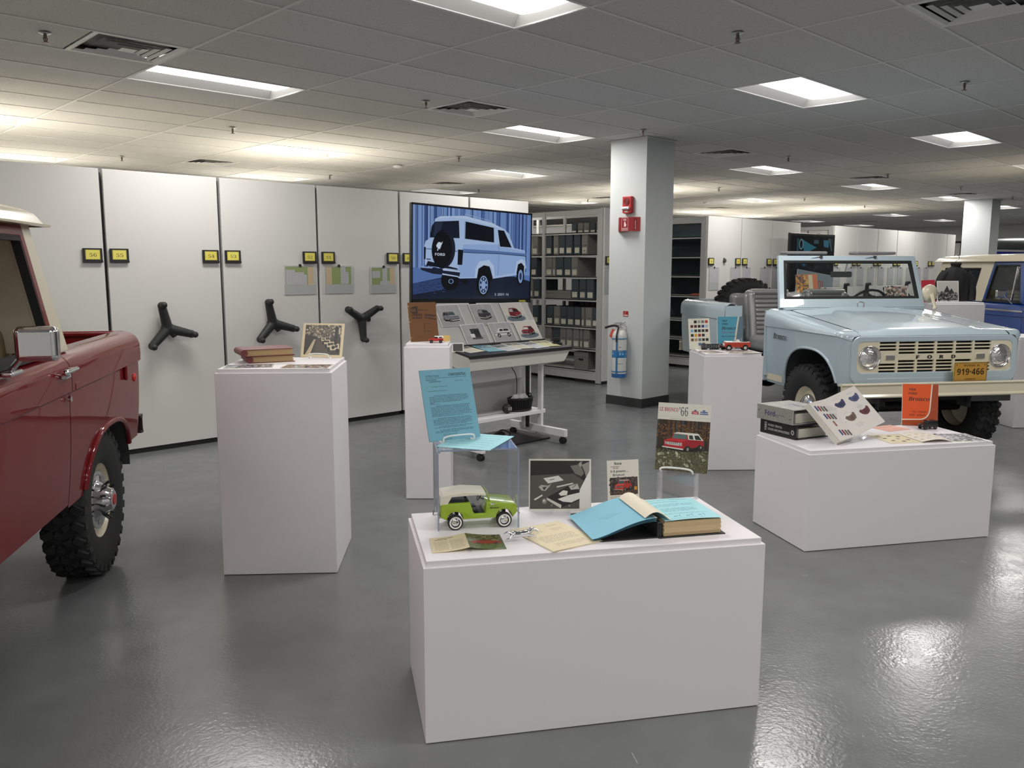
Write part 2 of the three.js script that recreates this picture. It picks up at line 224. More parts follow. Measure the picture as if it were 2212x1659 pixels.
function numberSign(parent, n, x) {
  const o = part(parent, 'number_sign', [box(0.152, 0.118, 0.012, x, 1.705, 0.012, 0.003), box(0.152, 0.018, 0.008, x, 1.657, 0.02)], M.black, `black holder with yellow card numbered ${n}`);
  part(o, 'card', numberCard(n, 0.112, 0.078).translate(x, 1.712, 0.0185), cardMat);
}
const ARM = (() => { const g = []; for (const a of [90, 210, 330]) { const c = Math.cos(a * D2R), s = Math.sin(a * D2R); const A = [c * 0.02, s * 0.02, 0.05], B = [c * 0.205, s * 0.205, 0.07]; g.push(rod(A, B, 0.044, 0.034, 16), sph(0.035, ...B), rod(B, [B[0] + c * 0.01, B[1] + s * 0.01, 0.125], 0.027, 0.027, 12), sph(0.0275, B[0] + c * 0.01, B[1] + s * 0.01, 0.127)); } g.push(lathe([[0, 0.09], [0.03, 0.088], [0.052, 0.07], [0.055, 0.03], [0.04, 0.0]], 24).rotateX(Math.PI / 2), rod([0.02, -0.03, 0.05], [0.035, -0.085, 0.06], 0.03, 0.022)); return merge(g); })();
const handleMat = mat([0.014, 0.016, 0.017], 0.55);
function crank(parent, x, deg) { const o = part(parent, 'crank_handle', ARM, handleMat, 'black three-spoked crank handle'); o.position.set(x, 1.08, 0.012); o.rotation.z = (deg - 90) * D2R; }
function carriage(x0, x1, nums, o = {}) {
  const w = x1 - x0 - 0.028, xc = (x1 - x0) / 2 - 0.014 + 0.0;
  const t = thing('shelving_unit', o.label, 'shelving', [x0, 0, SZ], 0, 'white mobile shelving units');
  const p = part(t, 'end_panel', box(w, SH - 0.045, 0.03, w / 2 + 0.014, 0.045 + (SH - 0.045) / 2, -0.015, 0.004), M.panel);
  if (!o.open) { part(t, 'carriage_body', box(w - 0.1, SH - 0.12, o.depth || 4.4, w / 2 + 0.014, SH / 2 + 0.02, -0.05 - (o.depth || 4.4) / 2), M.panelEdge); part(t, 'top_cover', box(w, 0.02, 5.6, w / 2 + 0.014, SH - 0.035, -0.06 - 2.8), M.coverWhite); }
  part(t, 'base_rail', box(w - 0.02, 0.045, 0.5, w / 2 + 0.014, 0.0225, -0.28), M.black);
  if (o.strip !== false) part(t, 'rubber_strip', box(0.018, SH - 0.1, 0.02, w + 0.022, SH / 2 + 0.02, -0.035), M.rubber);
  part(t, 'panel_return', [box(0.012, SH - 0.05, 0.06, 0.02, 0.025 + SH / 2, -0.055), box(0.012, SH - 0.05, 0.06, w + 0.008, 0.025 + SH / 2, -0.055)], M.panelEdge);
  if (nums[0] !== null) numberSign(t, nums[0], 0.105); if (nums[1] !== null) numberSign(t, nums[1], x1 - x0 - 0.105);
  if (o.crank !== undefined) crank(t, 0.455, o.crank);
  return t;
}
const CARR = [[-1.58, -0.575, null, null, 104], [-0.575, 0.43, 60, 59, 90], [0.43, 1.43, 58, 57, 104], [1.43, 2.432, 57, 56, 104], [2.432, 3.432, 55, 54, 104], [3.432, 4.438, 53, 52, 104], [4.438, 5.438, 51, 50, 150], [5.438, 6.432, 49, 48, 120], [6.432, 7.405, 47, 46, 90]];
const carrLabel = ['white mobile shelving end panel out of view at far left', 'white mobile shelving end panel out of view, second from left', 'white mobile shelving end panel at left edge behind the red truck cab', 'white mobile shelving panel behind red truck cab, with number 56', 'white mobile shelving panel with crank handle and no chart, right of the red truck', 'white mobile shelving panel with crank handle and one chart', 'white mobile shelving panel with two charts and a crank handle', 'white mobile shelving panel behind left edge of wide screen, number 49', 'white mobile shelving panel behind the wide screen, last before the open aisle'];
CARR.forEach(([a, b, n0, n1, cr], k) => carriage(a, b, [n0, n1], { crank: cr, label: carrLabel[k] }));
[[12.34, 13.34, 41, 40], [13.34, 14.34, 39, 38], [16.67, 17.67, 35, 34], [17.67, 18.67, 33, 32], [18.67, 19.67, 31, 30], [19.67, 20.67, 29, 28], [20.67, 21.62, 27, 26], [21.62, 22.2, 25, null]].forEach(([a, b, n0, n1], k) => carriage(a, b, [n0, n1], { crank: [90, 120, 104, 150, 90, 110, 104, undefined][k], strip: k > 6 ? false : true, label: `white far shelving panel ${['second right of the empty open shelves', 'beside the dark far screen', 'second right of the white carton shelves', 'third right of the white carton shelves', 'fourth right of the white carton shelves', 'fifth right of the white carton shelves', 'last but one in the far row', 'narrow last one at the end of the row'][k]}` }));

// open units seen from the aisle: shelves face -x
const LEVELS = [2.095, 1.79, 1.485, 1.17, 0.785, 0.48, 0.18];
function openUnit(x, nums, label, o = {}) {
  const t = carriage(x, x + 1, nums, { open: true, crank: 100, label }), bays = o.bays || 2, bl = 1.09, dp = 0.46;
  for (let b = 0; b <= bays; b++) { const z = -0.03 - b * bl - (b ? 0.02 : 0.045); part(t, 'post', [box(0.035, SH - 0.02, b ? 0.055 : 0.09, 0.02, SH / 2, z), box(0.03, SH - 0.06, 0.04, dp, SH / 2, z)], M.shelf); }
  part(t, 'top_rail', [box(0.02, 0.07, bays * bl, 0.02, SH - 0.045, -bays * bl / 2 - 0.04), box(0.02, 0.07, bays * bl, dp, SH - 0.045, -bays * bl / 2 - 0.04)], M.shelf);
  for (let b = 0; b < bays; b++) for (const y of LEVELS) { if (y < 0.3 && b === 0) { } part(t, 'shelf', [box(dp, 0.012, bl - 0.05, dp / 2 + 0.01, y - 0.006, -0.08 - b * bl - bl / 2 + 0.03), box(0.008, 0.03, bl - 0.05, 0.014, y - 0.015, -0.08 - b * bl - bl / 2 + 0.03)], M.shelf); }
  part(t, 'plinth_panel', box(0.03, 0.125, bays * bl, 0.03, 0.108, -bays * bl / 2 - 0.04), M.panelEdge);
  part(t, 'base_deck', box(0.95, 0.03, bays * bl, 0.5, 0.06, -bays * bl / 2 - 0.04), M.panelEdge);
  part(t, 'far_face', [box(0.03, SH - 0.05, 0.05, 0.96, SH / 2, -0.08), box(0.03, SH - 0.05, 0.05, 0.96, SH / 2, -bays * bl), ...LEVELS.map(y => box(0.46, 0.014, bays * bl - 0.1, 0.74, y - 0.01, -bays * bl / 2 - 0.04))], M.shelf);
  if (o.back) part(t, 'back_panel', box(0.008, SH - 0.2, bays * bl, dp + 0.03, SH / 2 + 0.08, -bays * bl / 2 - 0.04), M.teal);
  part(t, 'carriage_body', box(0.9, SH - 0.12, 2.2, 0.5, SH / 2 + 0.02, -0.1 - bays * bl - 1.1), M.panelEdge); part(t, 'top_cover', box(0.96, 0.02, 3.2, 0.5, SH - 0.035, -0.1 - bays * bl - 1.6), M.coverWhite);
  return t;
}
openUnit(8.84, [45, 44], 'open grey shelving full of archive boxes, left of the near pillar');
openUnit(11.34, [43, 42], 'open shelving with dark empty shelves, right of the near pillar', { back: true });
openUnit(15.67, [37, 36], 'open far shelving holding white cartons behind the dark far screen', { back: true, bays: 3 });

// archive boxes on the open unit
const labTex = tex(512, 256, (c, w, h) => { rect(c, 0, 0, w, h, '#c9c6b4'); for (let k = 0; k < 8; k++) { const x = (k % 4) * 128, y = Math.floor(k / 4) * 128; rect(c, x, y, 128, 128, ['#cdcab8', '#c4c0ae', '#d3d0c2', '#c8c4b0'][k % 4]); typing(c, x + 14, y + 18, 100, 3, 13, '#6d6a60'); if (k % 3) typing(c, x + 14, y + 72, 100, 3, 13, '#7a766a'); if (k === 5) { rect(c, x + 20, y + 60, 80, 12, '#2a2a28'); rect(c, x + 20, y + 90, 90, 10, '#2a2a28'); } } });
const labMat = printMat(labTex, 0.7);
function labelGeo(k, w, h) { const g = new THREE.PlaneGeometry(w, h), uv = g.attributes.uv; for (let i = 0; i < 4; i++) uv.setXY(i, ((k % 4) + uv.getX(i)) / 4, (1 - Math.floor((k % 8) / 4) + uv.getY(i)) / 2); g.rotateY(-Math.PI / 2); return g; }
const boxDark = mat([0.012, 0.014, 0.015], 0.8);
const rowWords = { A: 'on top stocked shelf', B: 'on second stocked shelf', C: 'on third stocked shelf', D: 'on fourth stocked shelf', E: 'on lowest box shelf' };
const ORD = ['first', 'second', 'third', 'fourth', 'fifth', 'sixth', 'seventh', 'eighth'];
function archiveBox(z0, z1, y, h, teal, k, label, x = 8.872, d = 0.4) {
  const w = z1 - z0 - 0.006, t = thing('archive_box', label, 'box', [x, y, (z0 + z1) / 2], 0, 'archive boxes on the open shelving'), m = teal ? M.boxTeal : M.boxGrey;
  part(t, 'body', box(d, h, w, d / 2, h / 2, 0, 0.003, 1), m);
  const r = Math.min(0.03, w * 0.3), fl = extr(poly([[-w / 2 + 0.002, h], [w / 2 - 0.004, h], [w / 2 - 0.004, h * 0.48 + r], [w / 2 - 0.004 - r * 0.3, h * 0.48 + r * 0.3], [w / 2 - 0.004 - r, h * 0.48], [-w / 2 + 0.002, h * 0.44]]), 0.003); fl.rotateY(-Math.PI / 2); part(t, 'flap', [fl, box(0.06, 0.003, w - 0.006, 0.028, h + 0.0015, 0)], m);
  part(t, 'label', labelGeo(k, w * 0.72, h * 0.27).translate(-0.0045, h * 0.22, 0), labMat);
  part(t, 'flap_edge', box(0.002, 0.004, w * 0.9, -0.0005, h * 0.462, 0), boxDark);
}
const BX = {
  A: [1.79, 0.275, [[-8.492, -8.376, 1], [-8.346, -8.244, 0], [-8.238, -8.119, 1], [-8.107, -7.979, 1], [-7.95, -7.83, 1], [-7.807, -7.695, 0]]],
  B: [1.485, 0.268, [[-8.498, -8.364, 0], [-8.36, -8.3, 0], [-8.295, -8.149, 1], [-8.133, -7.996, 1], [-7.993, -7.875, 0]]],
  C: [1.17, 0.278, [[-7.991, -7.858, 1], [-7.841, -7.717, 1], [-7.706, -7.573, 1]]],
  D: [0.785, 0.268, [[-8.474, -8.34, 1], [-8.328, -8.208, 0], [-8.196, -8.072, 1], [-8.066, -7.933, 1], [-7.927, -7.802, 1], [-7.796, -7.739, 0], [-7.723, -7.6, 0], [-7.595, -7.507, 1]]],
  E: [0.48, 0.272, [[-8.504, -8.37, 0], [-8.346, -8.208, 1], [-8.202, -8.084, 0], [-8.078, -7.962, 0], [-7.95, -7.83, 0], [-7.819, -7.768, 0], [-7.756, -7.639, 0]]],
};
let bk = 0; for (const [r, [y, h, list]] of Object.entries(BX)) list.forEach(([a, b, tl], k) => archiveBox(a, b, y, h, tl, r === 'A' && k === 5 ? 5 : bk++ % 5, `${tl ? 'dark blue-green' : (b - a < 0.08 ? 'narrow grey' : 'grey')} archive box ${rowWords[r]}, ${ORD[k]} from left`));
// the next bay, half hidden by the screen, and boxes of the far face seen over the front ones
[[1.485, 1], [1.17, 1], [1.17, 0], [0.785, 1], [1.79, 0]].forEach(([y, tl], k) => { const z = [-8.74, -8.68, -8.81, -8.7, -8.72][k]; archiveBox(z - 0.06, z + 0.06, y, 0.268, tl, k, `archive box in the bay half hidden by the wide screen, ${['second shelf', 'third shelf, right one', 'third shelf, left one', 'fourth shelf', 'top shelf'][k]}`); });
for (let k = 0; k < 9; k++) { const z = -8.44 + k * 0.108; archiveBox(z - 0.048, z + 0.048, 0.785, 0.335, k % 4 === 1, k % 5, `archive box in back row of fourth shelf, ${[...ORD, 'ninth'][k]} from left`, 9.36, 0.36); }
for (let k = 0; k < 8; k++) { const z = -8.42 + k * 0.12; archiveBox(z - 0.055, z + 0.055, 2.095, 0.16, k % 3 === 0, k % 5, `low archive box at the back of the topmost shelf, ${ORD[k]} from left`, 9.4, 0.36); }
{ const t = thing('flat_box', 'long flat grey box lying on third stocked shelf', 'box', [8.875, 1.17, -8.253]); part(t, 'base', box(0.4, 0.075, 0.49, 0.2, 0.0375, 0, 0.002, 1), M.boxGrey); part(t, 'lid', box(0.41, 0.035, 0.5, 0.2, 0.092, 0, 0.002, 1), M.boxGrey); }
function carton(x, y, z, w, h, d, m, label, grp) { const t = thing('carton', label, 'box', [x, y, z], 0, grp); part(t, 'body', box(d, h - 0.07, w, d / 2, (h - 0.07) / 2, 0, 0.003, 1), m); part(t, 'lid', box(d + 0.008, 0.075, w + 0.008, d / 2, h - 0.0375, 0, 0.003, 1), m); const s = extr(poly(rrect(0.09, 0.025, 0.0124)), 0.002); s.rotateY(-Math.PI / 2); s.translate(-0.003, h - 0.11, 0); part(t, 'hand_hole', s, M.black); return t; }
carton(8.88, 0.18, -7.8, 0.26, 0.25, 0.38, M.boxGrey, 'grey carton with hand hole on the bottom shelf', 'cartons on the bottom shelf');
carton(9.0, 0.18, -7.56, 0.12, 0.24, 0.33, M.boxGrey, 'half hidden grey carton at right end of bottom shelf', 'cartons on the bottom shelf');
const cartonWhite = mat([0.7, 0.68, 0.62], 0.75);
for (let k = 0; k < 5; k++) carton(15.7, 2.095, -7.72 - k * 0.42, 0.39, 0.27, 0.38, cartonWhite, `white carton with hand hole on top far shelf, ${ORD[k]} from right`, 'white cartons on the far shelf');
carton(11.5, 0.785, -7.66, 0.3, 0.27, 0.34, mat([0.25, 0.25, 0.23], 0.8), 'dull grey carton with hand holes on lower dark shelf', 'cartons on the dark shelving');
carton(11.5, 0.48, -7.62, 0.3, 0.2, 0.34, mat([0.3, 0.3, 0.28], 0.8), 'low grey carton one shelf below the dull carton', 'cartons on the dark shelving');
{ const t = thing('folder_stack', 'thin red and orange folders lying on dark empty shelf', 'folders', [11.52, 1.17, -7.62]); part(t, 'folder', box(0.26, 0.015, 0.34, 0.1, 0.0075, 0), mat([0.35, 0.03, 0.02], 0.6)); part(t, 'folder', box(0.24, 0.012, 0.3, 0.1, 0.021, 0.02), mat([0.5, 0.12, 0.03], 0.6)); }
single('storage_tin', 'pale rounded tin on the bottom of the dark shelving', 'tin', [lathe([[0, 0], [0.07, 0], [0.075, 0.01], [0.075, 0.2], [0.06, 0.22], [0, 0.22]], 24)], mat([0.45, 0.44, 0.36], 0.5), [11.5, 0.18, -7.62]);

// charts under the number signs
const chartTex = k => tex(320, 256, (c, w, h) => {
  rect(c, 0, 0, w, h, '#b9bdb9'); const g = '#8f9f6c', tan = '#c6b193', pw = '#b9b9be', L = 18, Tp = 14, W = w - 24, Hh = h * 0.68; rect(c, L, Tp, W - L, Hh - Tp, g);
  const grid = (x, y, a, b, cw, ch) => { for (let i = 0; i < a; i++) for (let j = 0; j < b; j++) { rect(c, x + i * cw, y + j * ch, cw - 1, ch - 1, pw); typing(c, x + i * cw + 3, y + j * ch + ch * 0.4, cw - 8, 1, 8, '#85858c'); } };
  if (k === 0) { rect(c, w * 0.74, Tp, W - w * 0.74, Hh - Tp, tan); for (let j = 0; j < 6; j++) grid(L, Tp + 26 + j * 22, j === 0 ? 3 : j < 2 ? 6 : 7, 1, 30, 22); }
  if (k === 1) { rect(c, L, Tp, w * 0.2, Hh - Tp, tan); for (let j = 0; j < 7; j++) grid(w * 0.56, Tp + 2 + j * 22, 1, 1, j < 2 ? 56 : 90, 22); }
  if (k === 2) { rect(c, w * 0.74, Tp, W - w * 0.74, Hh - Tp, tan); grid(L + 4, Tp + 30, 3, 3, 32, 22); grid(w * 0.45, Tp, 1, 6, 60, 22); grid(w * 0.36, Tp + 128, 3, 2, 40, 18); }
  if (k === 3) { rect(c, 0, 0, w, h, '#b4b6b4'); for (let j = 0; j < 9; j++) grid(14, 14 + j * 19, 4, 1, 72, 19); }
  c.strokeStyle = '#555'; c.lineWidth = 2; c.beginPath(); c.moveTo(L, Tp); c.lineTo(L, Hh); c.moveTo(L, Tp); c.lineTo(W, Tp); c.stroke(); rect(c, 2, Hh + 2, w - 4, h - Hh - 6, '#adb0ae');
});
const chartMats = [0, 1, 2, 3].map(k => printMat(chartTex(k), 0.35));
function chart(x, w, h, k, label, yTop = 1.628, grp) { const t = thing('paper_chart', label, 'paper chart', [x, yTop - h / 2, SZ + 0.006], 0, grp); const s = part(t, 'sleeve', box(w, h, 0.002), M.paper); part(s, 'print', new THREE.PlaneGeometry(w * 0.99, h * 0.99).translate(0, 0, 0.0013), chartMats[k]); part(t, 'magnet', cyl(0.014, 0.014, 0.008, 0, h / 2 - 0.004, 0.005, 16, 'z'), M.black); }
chart(4.225, 0.355, 0.285, 0, 'green and tan chart full of white squares, leftmost of three', 1.632); chart(4.665, 0.345, 0.28, 1, 'chart with tan stripe at its left edge, middle of three', 1.629); chart(5.215, 0.335, 0.28, 2, 'narrow green and tan chart nearest the wide screen', 1.62);
[[8.96, 0.2], [11.55, 0.28], [12.17, 0.28], [12.52, 0.26], [13.1, 0.3], [13.5, 0.3], [14.1, 0.28], [15.85, 0.3], [16.45, 0.3], [16.9, 0.3], [17.4, 0.3], [17.9, 0.3], [18.4, 0.3], [18.9, 0.3], [19.4, 0.3], [19.95, 0.3], [20.4, 0.3]].forEach(([x, w], k) => chart(x, w, 0.36, 3, k === 0 ? 'grey tabulated sheet under number 45 beside the near pillar' : `pale grey tabulated sheet on far shelving panels, ${['', 'first', 'second', 'third', 'fourth', 'fifth', 'sixth', 'seventh', 'eighth', 'ninth', 'tenth', 'eleventh', 'twelfth', 'thirteenth', 'fourteenth', 'fifteenth', 'sixteenth'][k]} right of the near pillar`, 1.62, 'pale sheets on far panels'));
single('wall_camera', 'small dark round device on the far white panel by the near pillar', 'camera', [cyl(0.03, 0.03, 0.03, 0, 0, 0.015, 20, 'z'), box(0.04, 0.05, 0.01, 0, 0.02, 0.005)], M.dark, [11.83, 1.72, SZ]);

// ---------------------------------------------------------------- off-road cars: local +x forward, +z to the car's right, origin on the floor below the front axle
const CR = 1.065, ZS = 0.83, WB = 2.337;
const lin = (x, a, b, ya, yb) => ya + (yb - ya) * Math.max(0, Math.min(1, (x - a) / (b - a)));
const topY = x => x > 0.44 ? lin(x, -0.65, 0.44, 1.222, 1.108) - 0.05 * (1 - Math.sqrt(Math.max(0, 1 - ((x - 0.44) / 0.14) ** 2))) : x > -0.65 ? lin(x, -0.65, 0.44, 1.222, 1.108) : lin(x, -1.0, -0.65, 1.235, 1.222);
const plan = x => { let o = 0; if (x > 0.46) { const r = 0.12; o = r - Math.sqrt(Math.max(0, r * r - (x - 0.46) ** 2)); } if (x < -2.97) { const r = 0.06; o = r - Math.sqrt(Math.max(0, r * r - (-2.97 - x) ** 2)); } return o; };
const sup = (d, n) => Math.pow(Math.max(0, 1 - Math.pow(Math.abs(d), n)), 1 / n);
const archF = x => 0.50 + 0.425 * sup((x - 0.05) / 0.455, 2.5), archR = x => 0.48 + 0.325 * sup((x + WB) / 0.43, 2.4);
const botY = x => x > -0.77 ? Math.max(archF(x), x > 0.05 ? 0.655 : 0.53) : x > -1.68 ? 0.545 : Math.max(archR(x), x < -WB ? 0.61 : 0.53);
function sideCol(x, s, inner) { // points of one cross-section, bottom to top
  const b = botY(x), t = topY(x), o = plan(x), c = Math.min(CR, t - 0.04), p = [];
  for (let k = 0; k <= 8; k++) { const y = b + (c - 0.012 - b) * k / 8; p.push([x, y, s * (ZS - o - 0.01 - 0.035 * ((CR - y) / 0.5) ** 2)]); }
  p.push([x, c - 0.006, s * (ZS - o - 0.004)], [x, c, s * (ZS - o + 0.004)]);
  const r = Math.min(0.085, t - c - 0.005);
  p.push([x, (c + t - r) / 2, s * (ZS - o + 0.006)]);
  for (let k = 0; k <= 8; k++) { const a = k / 8 * Math.PI / 2; p.push([x, t - r + r * Math.sin(a), s * (ZS - o + 0.004 - r + r * Math.cos(a))]); }
  p.push([x, t + 0.002, s * Math.min(inner, ZS - o - r)]); return p;
}
const xsBetween = (a, b, n) => { const r = []; for (let i = 0; i <= n; i++) r.push(a + (b - a) * i / n); return r; };
const archXs = (c, h) => { const r = []; for (let i = 0; i <= 40; i++) r.push(c - h * Math.cos(i / 40 * Math.PI)); return r; };
function sidePanel(xs, s, inner) { return crease(sheet(xs.map(x => sideCol(x, s, inner))), 0.6); }
function sideZ(x, y) { return ZS - plan(x) - 0.01 - 0.035 * ((CR - y) / 0.5) ** 2; }
function tyre(R, W) {
  const r = R - 0.019, w = W / 2, g = [lathe([[R * 0.5, -w * 0.72], [R * 0.56, -w * 0.86], [R * 0.72, -w], [r - 0.03, -w * 0.97], [r - 0.004, -w * 0.86], [r, -w * 0.6], [r + 0.004, 0], [r, w * 0.6], [r - 0.004, w * 0.86], [r - 0.03, w * 0.97], [R * 0.72, w], [R * 0.56, w * 0.86], [R * 0.5, w * 0.72]], 48)];
  const n = 30; for (let k = 0; k < n; k++) for (const s of [-1, 1]) {
    const a = (k + (s > 0 ? 0.5 : 0)) / n * Math.PI * 2;
    for (const [wd, off, ln, sk] of [[w * 0.5, w * 0.64, 0.042, 0.5], [w * 0.34, w * 0.2, 0.036, -0.5]]) { const b = box(ln * 0.9, 0.03, wd, 0, 0, 0); b.rotateY(s * sk); b.translate(0, r + 0.004, s * off); b.rotateZ(a); b.rotateX(Math.PI / 2); g.push(b.rotateX(0)); }
    const l = box(0.04, 0.04, 0.022, 0, 0, 0); l.translate(0, r - 0.018, s * w * 0.88); l.rotateZ(a); l.rotateX(Math.PI / 2); g.push(l);
  }
  const m = merge(g); m.rotateX(Math.PI / 2); return m; // axis now z
}
const TYRE = tyre(0.39, 0.215), TYRE_S = tyre(0.36, 0.19), tyreMat = mat([0.022, 0.022, 0.023], 0.8);
const RIM = lathe([[0.02, 0.045], [0.09, 0.05], [0.13, 0.035], [0.15, 0.02], [0.175, 0.028], [0.19, 0.07], [0.208, 0.082], [0.212, 0.075], [0.2, 0.04], [0.19, -0.06]], 40).rotateX(Math.PI / 2);
const CAP = lathe([[0.0, 0.1], [0.05, 0.098], [0.09, 0.088], [0.118, 0.07], [0.13, 0.052], [0.125, 0.04]], 36).rotateX(Math.PI / 2);
const CONE = merge([lathe([[0, 0.145], [0.045, 0.145], [0.058, 0.138], [0.062, 0.125], [0.1, 0.075], [0.135, 0.062], [0.15, 0.07], [0.158, 0.062], [0.15, 0.05]], 36).rotateX(Math.PI / 2)]);
const CONE_RIBS = (() => { const g = []; for (let k = 0; k < 12; k++) { const a = k / 12 * Math.PI * 2, b = box(0.012, 0.008, 0.058, 0, 0, 0); b.rotateX(-0.66); b.translate(0, 0.085, 0.102); b.rotateZ(a); g.push(b); } return merge(g); })();
function wheel(car, x, z, s, o) {
  const t = part(car, 'tire', o.small ? TYRE_S : TYRE, tyreMat, 'black treaded tire'), R = o.small ? 0.36 : 0.39; t.position.set(x, R, z); if (s < 0) t.rotation.y = Math.PI; t.rotation.z = rnd(6);
  part(t, 'rim', RIM, o.rim || M.cream); const c = part(t, 'hubcap', o.cone ? CONE : CAP, M.chrome); if (o.cone) { part(t, 'hubcap_rib', CONE_RIBS, M.black); part(t, 'hubcap_badge', cyl(0.03, 0.03, 0.004, 0, 0, 0.146, 20, 'z'), M.red); }
  return t;
}
const lampGlass = mat([0.9, 0.9, 0.92], 0.12, 0.9, { bumpMap: noiseTex(64, (x, y) => (x % 8 < 4 ? 60 : 200) * 0.5 + (y % 16 < 8 ? 40 : 90)), bumpScale: 0.002 });
const chequer = mat([0.12, 0.12, 0.12], 0.25, 0.3);
const plateTex = tex(512, 256, (c, w, h) => { rect(c, 0, 0, w, h, '#b98c3c'); c.strokeStyle = '#2a2012'; c.lineWidth = 6; c.strokeRect(6, 6, w - 12, h - 12); c.fillStyle = '#1d150c'; c.textAlign = 'center'; c.font = 'bold 118px sans-serif'; c.fillText('919·466', w / 2, 168); c.font = 'bold 34px sans-serif'; c.fillText('MICHIGAN   66', w / 2 + 10, 52); c.font = 'bold 26px sans-serif'; c.fillText('COMMERCIAL', w / 2, 236); ell(c, 40, 34, 8, 8, '#2a2012'); ell(c, w - 40, 34, 8, 8, '#2a2012'); });

function roadCar(label, pos, turn, o) {
  const car = thing('off_road_car', label, 'car', pos, turn), P = o.paint, trim = o.trim || M.cream, dk = M.dark;
  const body = new THREE.Group(); const y0 = o.dy || 0;
  const add = (n, g, m, l) => { const q = part(car, n, g, m, l); q.position.y = y0; return q; };
  // flanks
  for (const s of [1, -1]) {
    const side = s > 0 ? 'right' : 'left';
    add('front_fender', sidePanel([...xsBetween(-0.765, -0.41, 6), ...archXs(0.05, 0.455), ...xsBetween(0.51, 0.578, 8)], s, 0.672), P);
    add('quarter_panel', sidePanel([...xsBetween(-3.028, -2.775, 16), ...archXs(-WB, 0.43), ...xsBetween(-1.9, -1.683, 4)], s, 0.7), P);
    // wheel arch lips and wells
    const lipF = archXs(0.05, 0.455).filter(x => archF(x) >= botY(x) - 1e-6 && archF(x) > (x > 0.05 ? 0.66 : 0.53)).map(x => [x, archF(x), s * (sideZ(x, archF(x)) + 0.002)]);
    const lipR = archXs(-WB, 0.43).filter(x => archR(x) > (x < -WB ? 0.61 : 0.53)).map(x => [x, archR(x), s * (sideZ(x, archR(x)) + 0.004)]);
    add('arch_lip', tube(lipF, 0.013, 60, 6), P); add('arch_lip', tube(lipR, 0.016, 60, 6), P);
    const well = (f, c, h) => { const a = archXs(c, h); return merge([sheet([a.map(x => [x, f(x), s * 0.79]), a.map(x => [x, f(x) + 0.005, s * 0.42])]), new THREE.ShapeGeometry(poly([...a.map(x => [x, f(x) + 0.005]), [c + h, 0.45], [c - h, 0.45]].map(p => [p[0], p[1]]))).translate(0, 0, s * 0.42)]); };
    add('wheel_well', well(archF, 0.05, 0.455), dk); add('wheel_well', well(archR, -WB, 0.43), dk);
    wheel(car, 0, s * (o.track || 0.715), s, o.wheel || {}); wheel(car, -WB, s * (o.track || 0.715), s, o.wheel || {});
    if (o.doors) {
      const d = add('door', sidePanel(xsBetween(-1.676, -0.772, 6), s, 0.735), P);
      const h = part(d, 'handle', [rod([-1.52, 1.165, s * 0.862], [-1.64, 1.17, s * 0.872], 0.011, 0.009), sph(0.014, -1.52, 1.165, s * 0.862), rod([-1.63, 1.168, s * 0.84], [-1.63, 1.17, s * 0.872], 0.008), rod([-1.535, 1.145, s * 0.84], [-1.535, 1.163, s * 0.868], 0.012), box(0.07, 0.014, 0.01, -1.585, 1.14, s * 0.848, 0.004)], M.chrome);
      part(d, 'lock', cyl(0.013, 0.013, 0.012, -1.64, 1.035, s * 0.834, 16, 'z'), M.chrome);
    } else {
      add('sill', box(0.92, 0.08, 0.1, -1.225, 0.575, s * 0.775, 0.015), P);
      add('door_jamb', box(0.02, 0.62, 0.19, -1.692, 0.9, s * 0.735), P); add('door_jamb', box(0.02, 0.62, 0.14, -0.758, 0.9, s * 0.76), P);
    }
  }
  // bed and cabin floor, inner walls
  add('cabin_floor', [box(2.3, 0.02, 1.4, -1.83, 0.63, 0), box(0.02, 0.55, 1.46, -0.66, 0.9, 0), box(0.6, 0.1, 0.3, -1.0, 0.68, 0)], o.interior || dk);
  for (const s of [1, -1]) add('inner_wall', box(1.26, 0.56, 0.015, -2.33, 0.94, s * 0.703), P);
  add('tailgate', [box(0.03, 0.62, 1.54, -3.018, 0.92, 0, 0.01), box(0.05, 0.03, 1.5, -3.0, 1.222, 0, 0.012)], P);
  add('chassis', [box(3.3, 0.1, 0.1, -1.2, 0.52, 0.38), box(3.3, 0.1, 0.1, -1.2, 0.52, -0.38), box(0.9, 0.22, 0.7, 0.0, 0.62, 0), cyl(0.05, 0.05, 1.36, 0, 0.39, 0, 14, 'z'), cyl(0.05, 0.05, 1.36, -WB, 0.39, 0, 14, 'z'), sph(0.14, 0, 0.39, 0.25), sph(0.15, -WB, 0.39, 0), cyl(0.04, 0.04, 2.0, -1.1, 0.45, 0.1, 10, 'x'), box(0.8, 0.16, 0.5, -1.9, 0.5, 0)], M.black);
  // hood, cowl, front panel
  const hood = []; for (let i = 0; i <= 28; i++) { const x = -0.56 + i / 28 * 1.135, row = []; for (let j = 0; j <= 32; j++) { const z = -0.666 + j / 32 * 1.332, u = z / 0.666; const base = lin(x, -0.65, 0.44, 1.227, 1.113) - (x > 0.42 ? 0.052 * (1 - Math.sqrt(Math.max(0, 1 - ((x - 0.42) / 0.157) ** 2))) : 0); const hw = 0.30 + 0.14 * (x + 0.56) / 1.135, k = Math.max(0, Math.min(1, (hw + 0.05 - Math.abs(z)) / 0.1)); const fc = x > 0.3 ? Math.max(0, 1 - (x - 0.3) / 0.275) : 1; row.push([x, base + 0.018 * (1 - u * u) * fc + 0.011 * k * k * (3 - 2 * k) * (x > 0.5 ? Math.max(0, 1 - (x - 0.5) / 0.08) : 1), z]); } hood.push(row); }
  const hd = add('hood', crease(sheet(hood), 0.7), P);
  add('cowl', [box(0.13, 0.02, 1.42, -0.635, 1.226, 0, 0.008), box(0.08, 0.1, 1.5, -0.71, 1.18, 0, 0.02)], P);
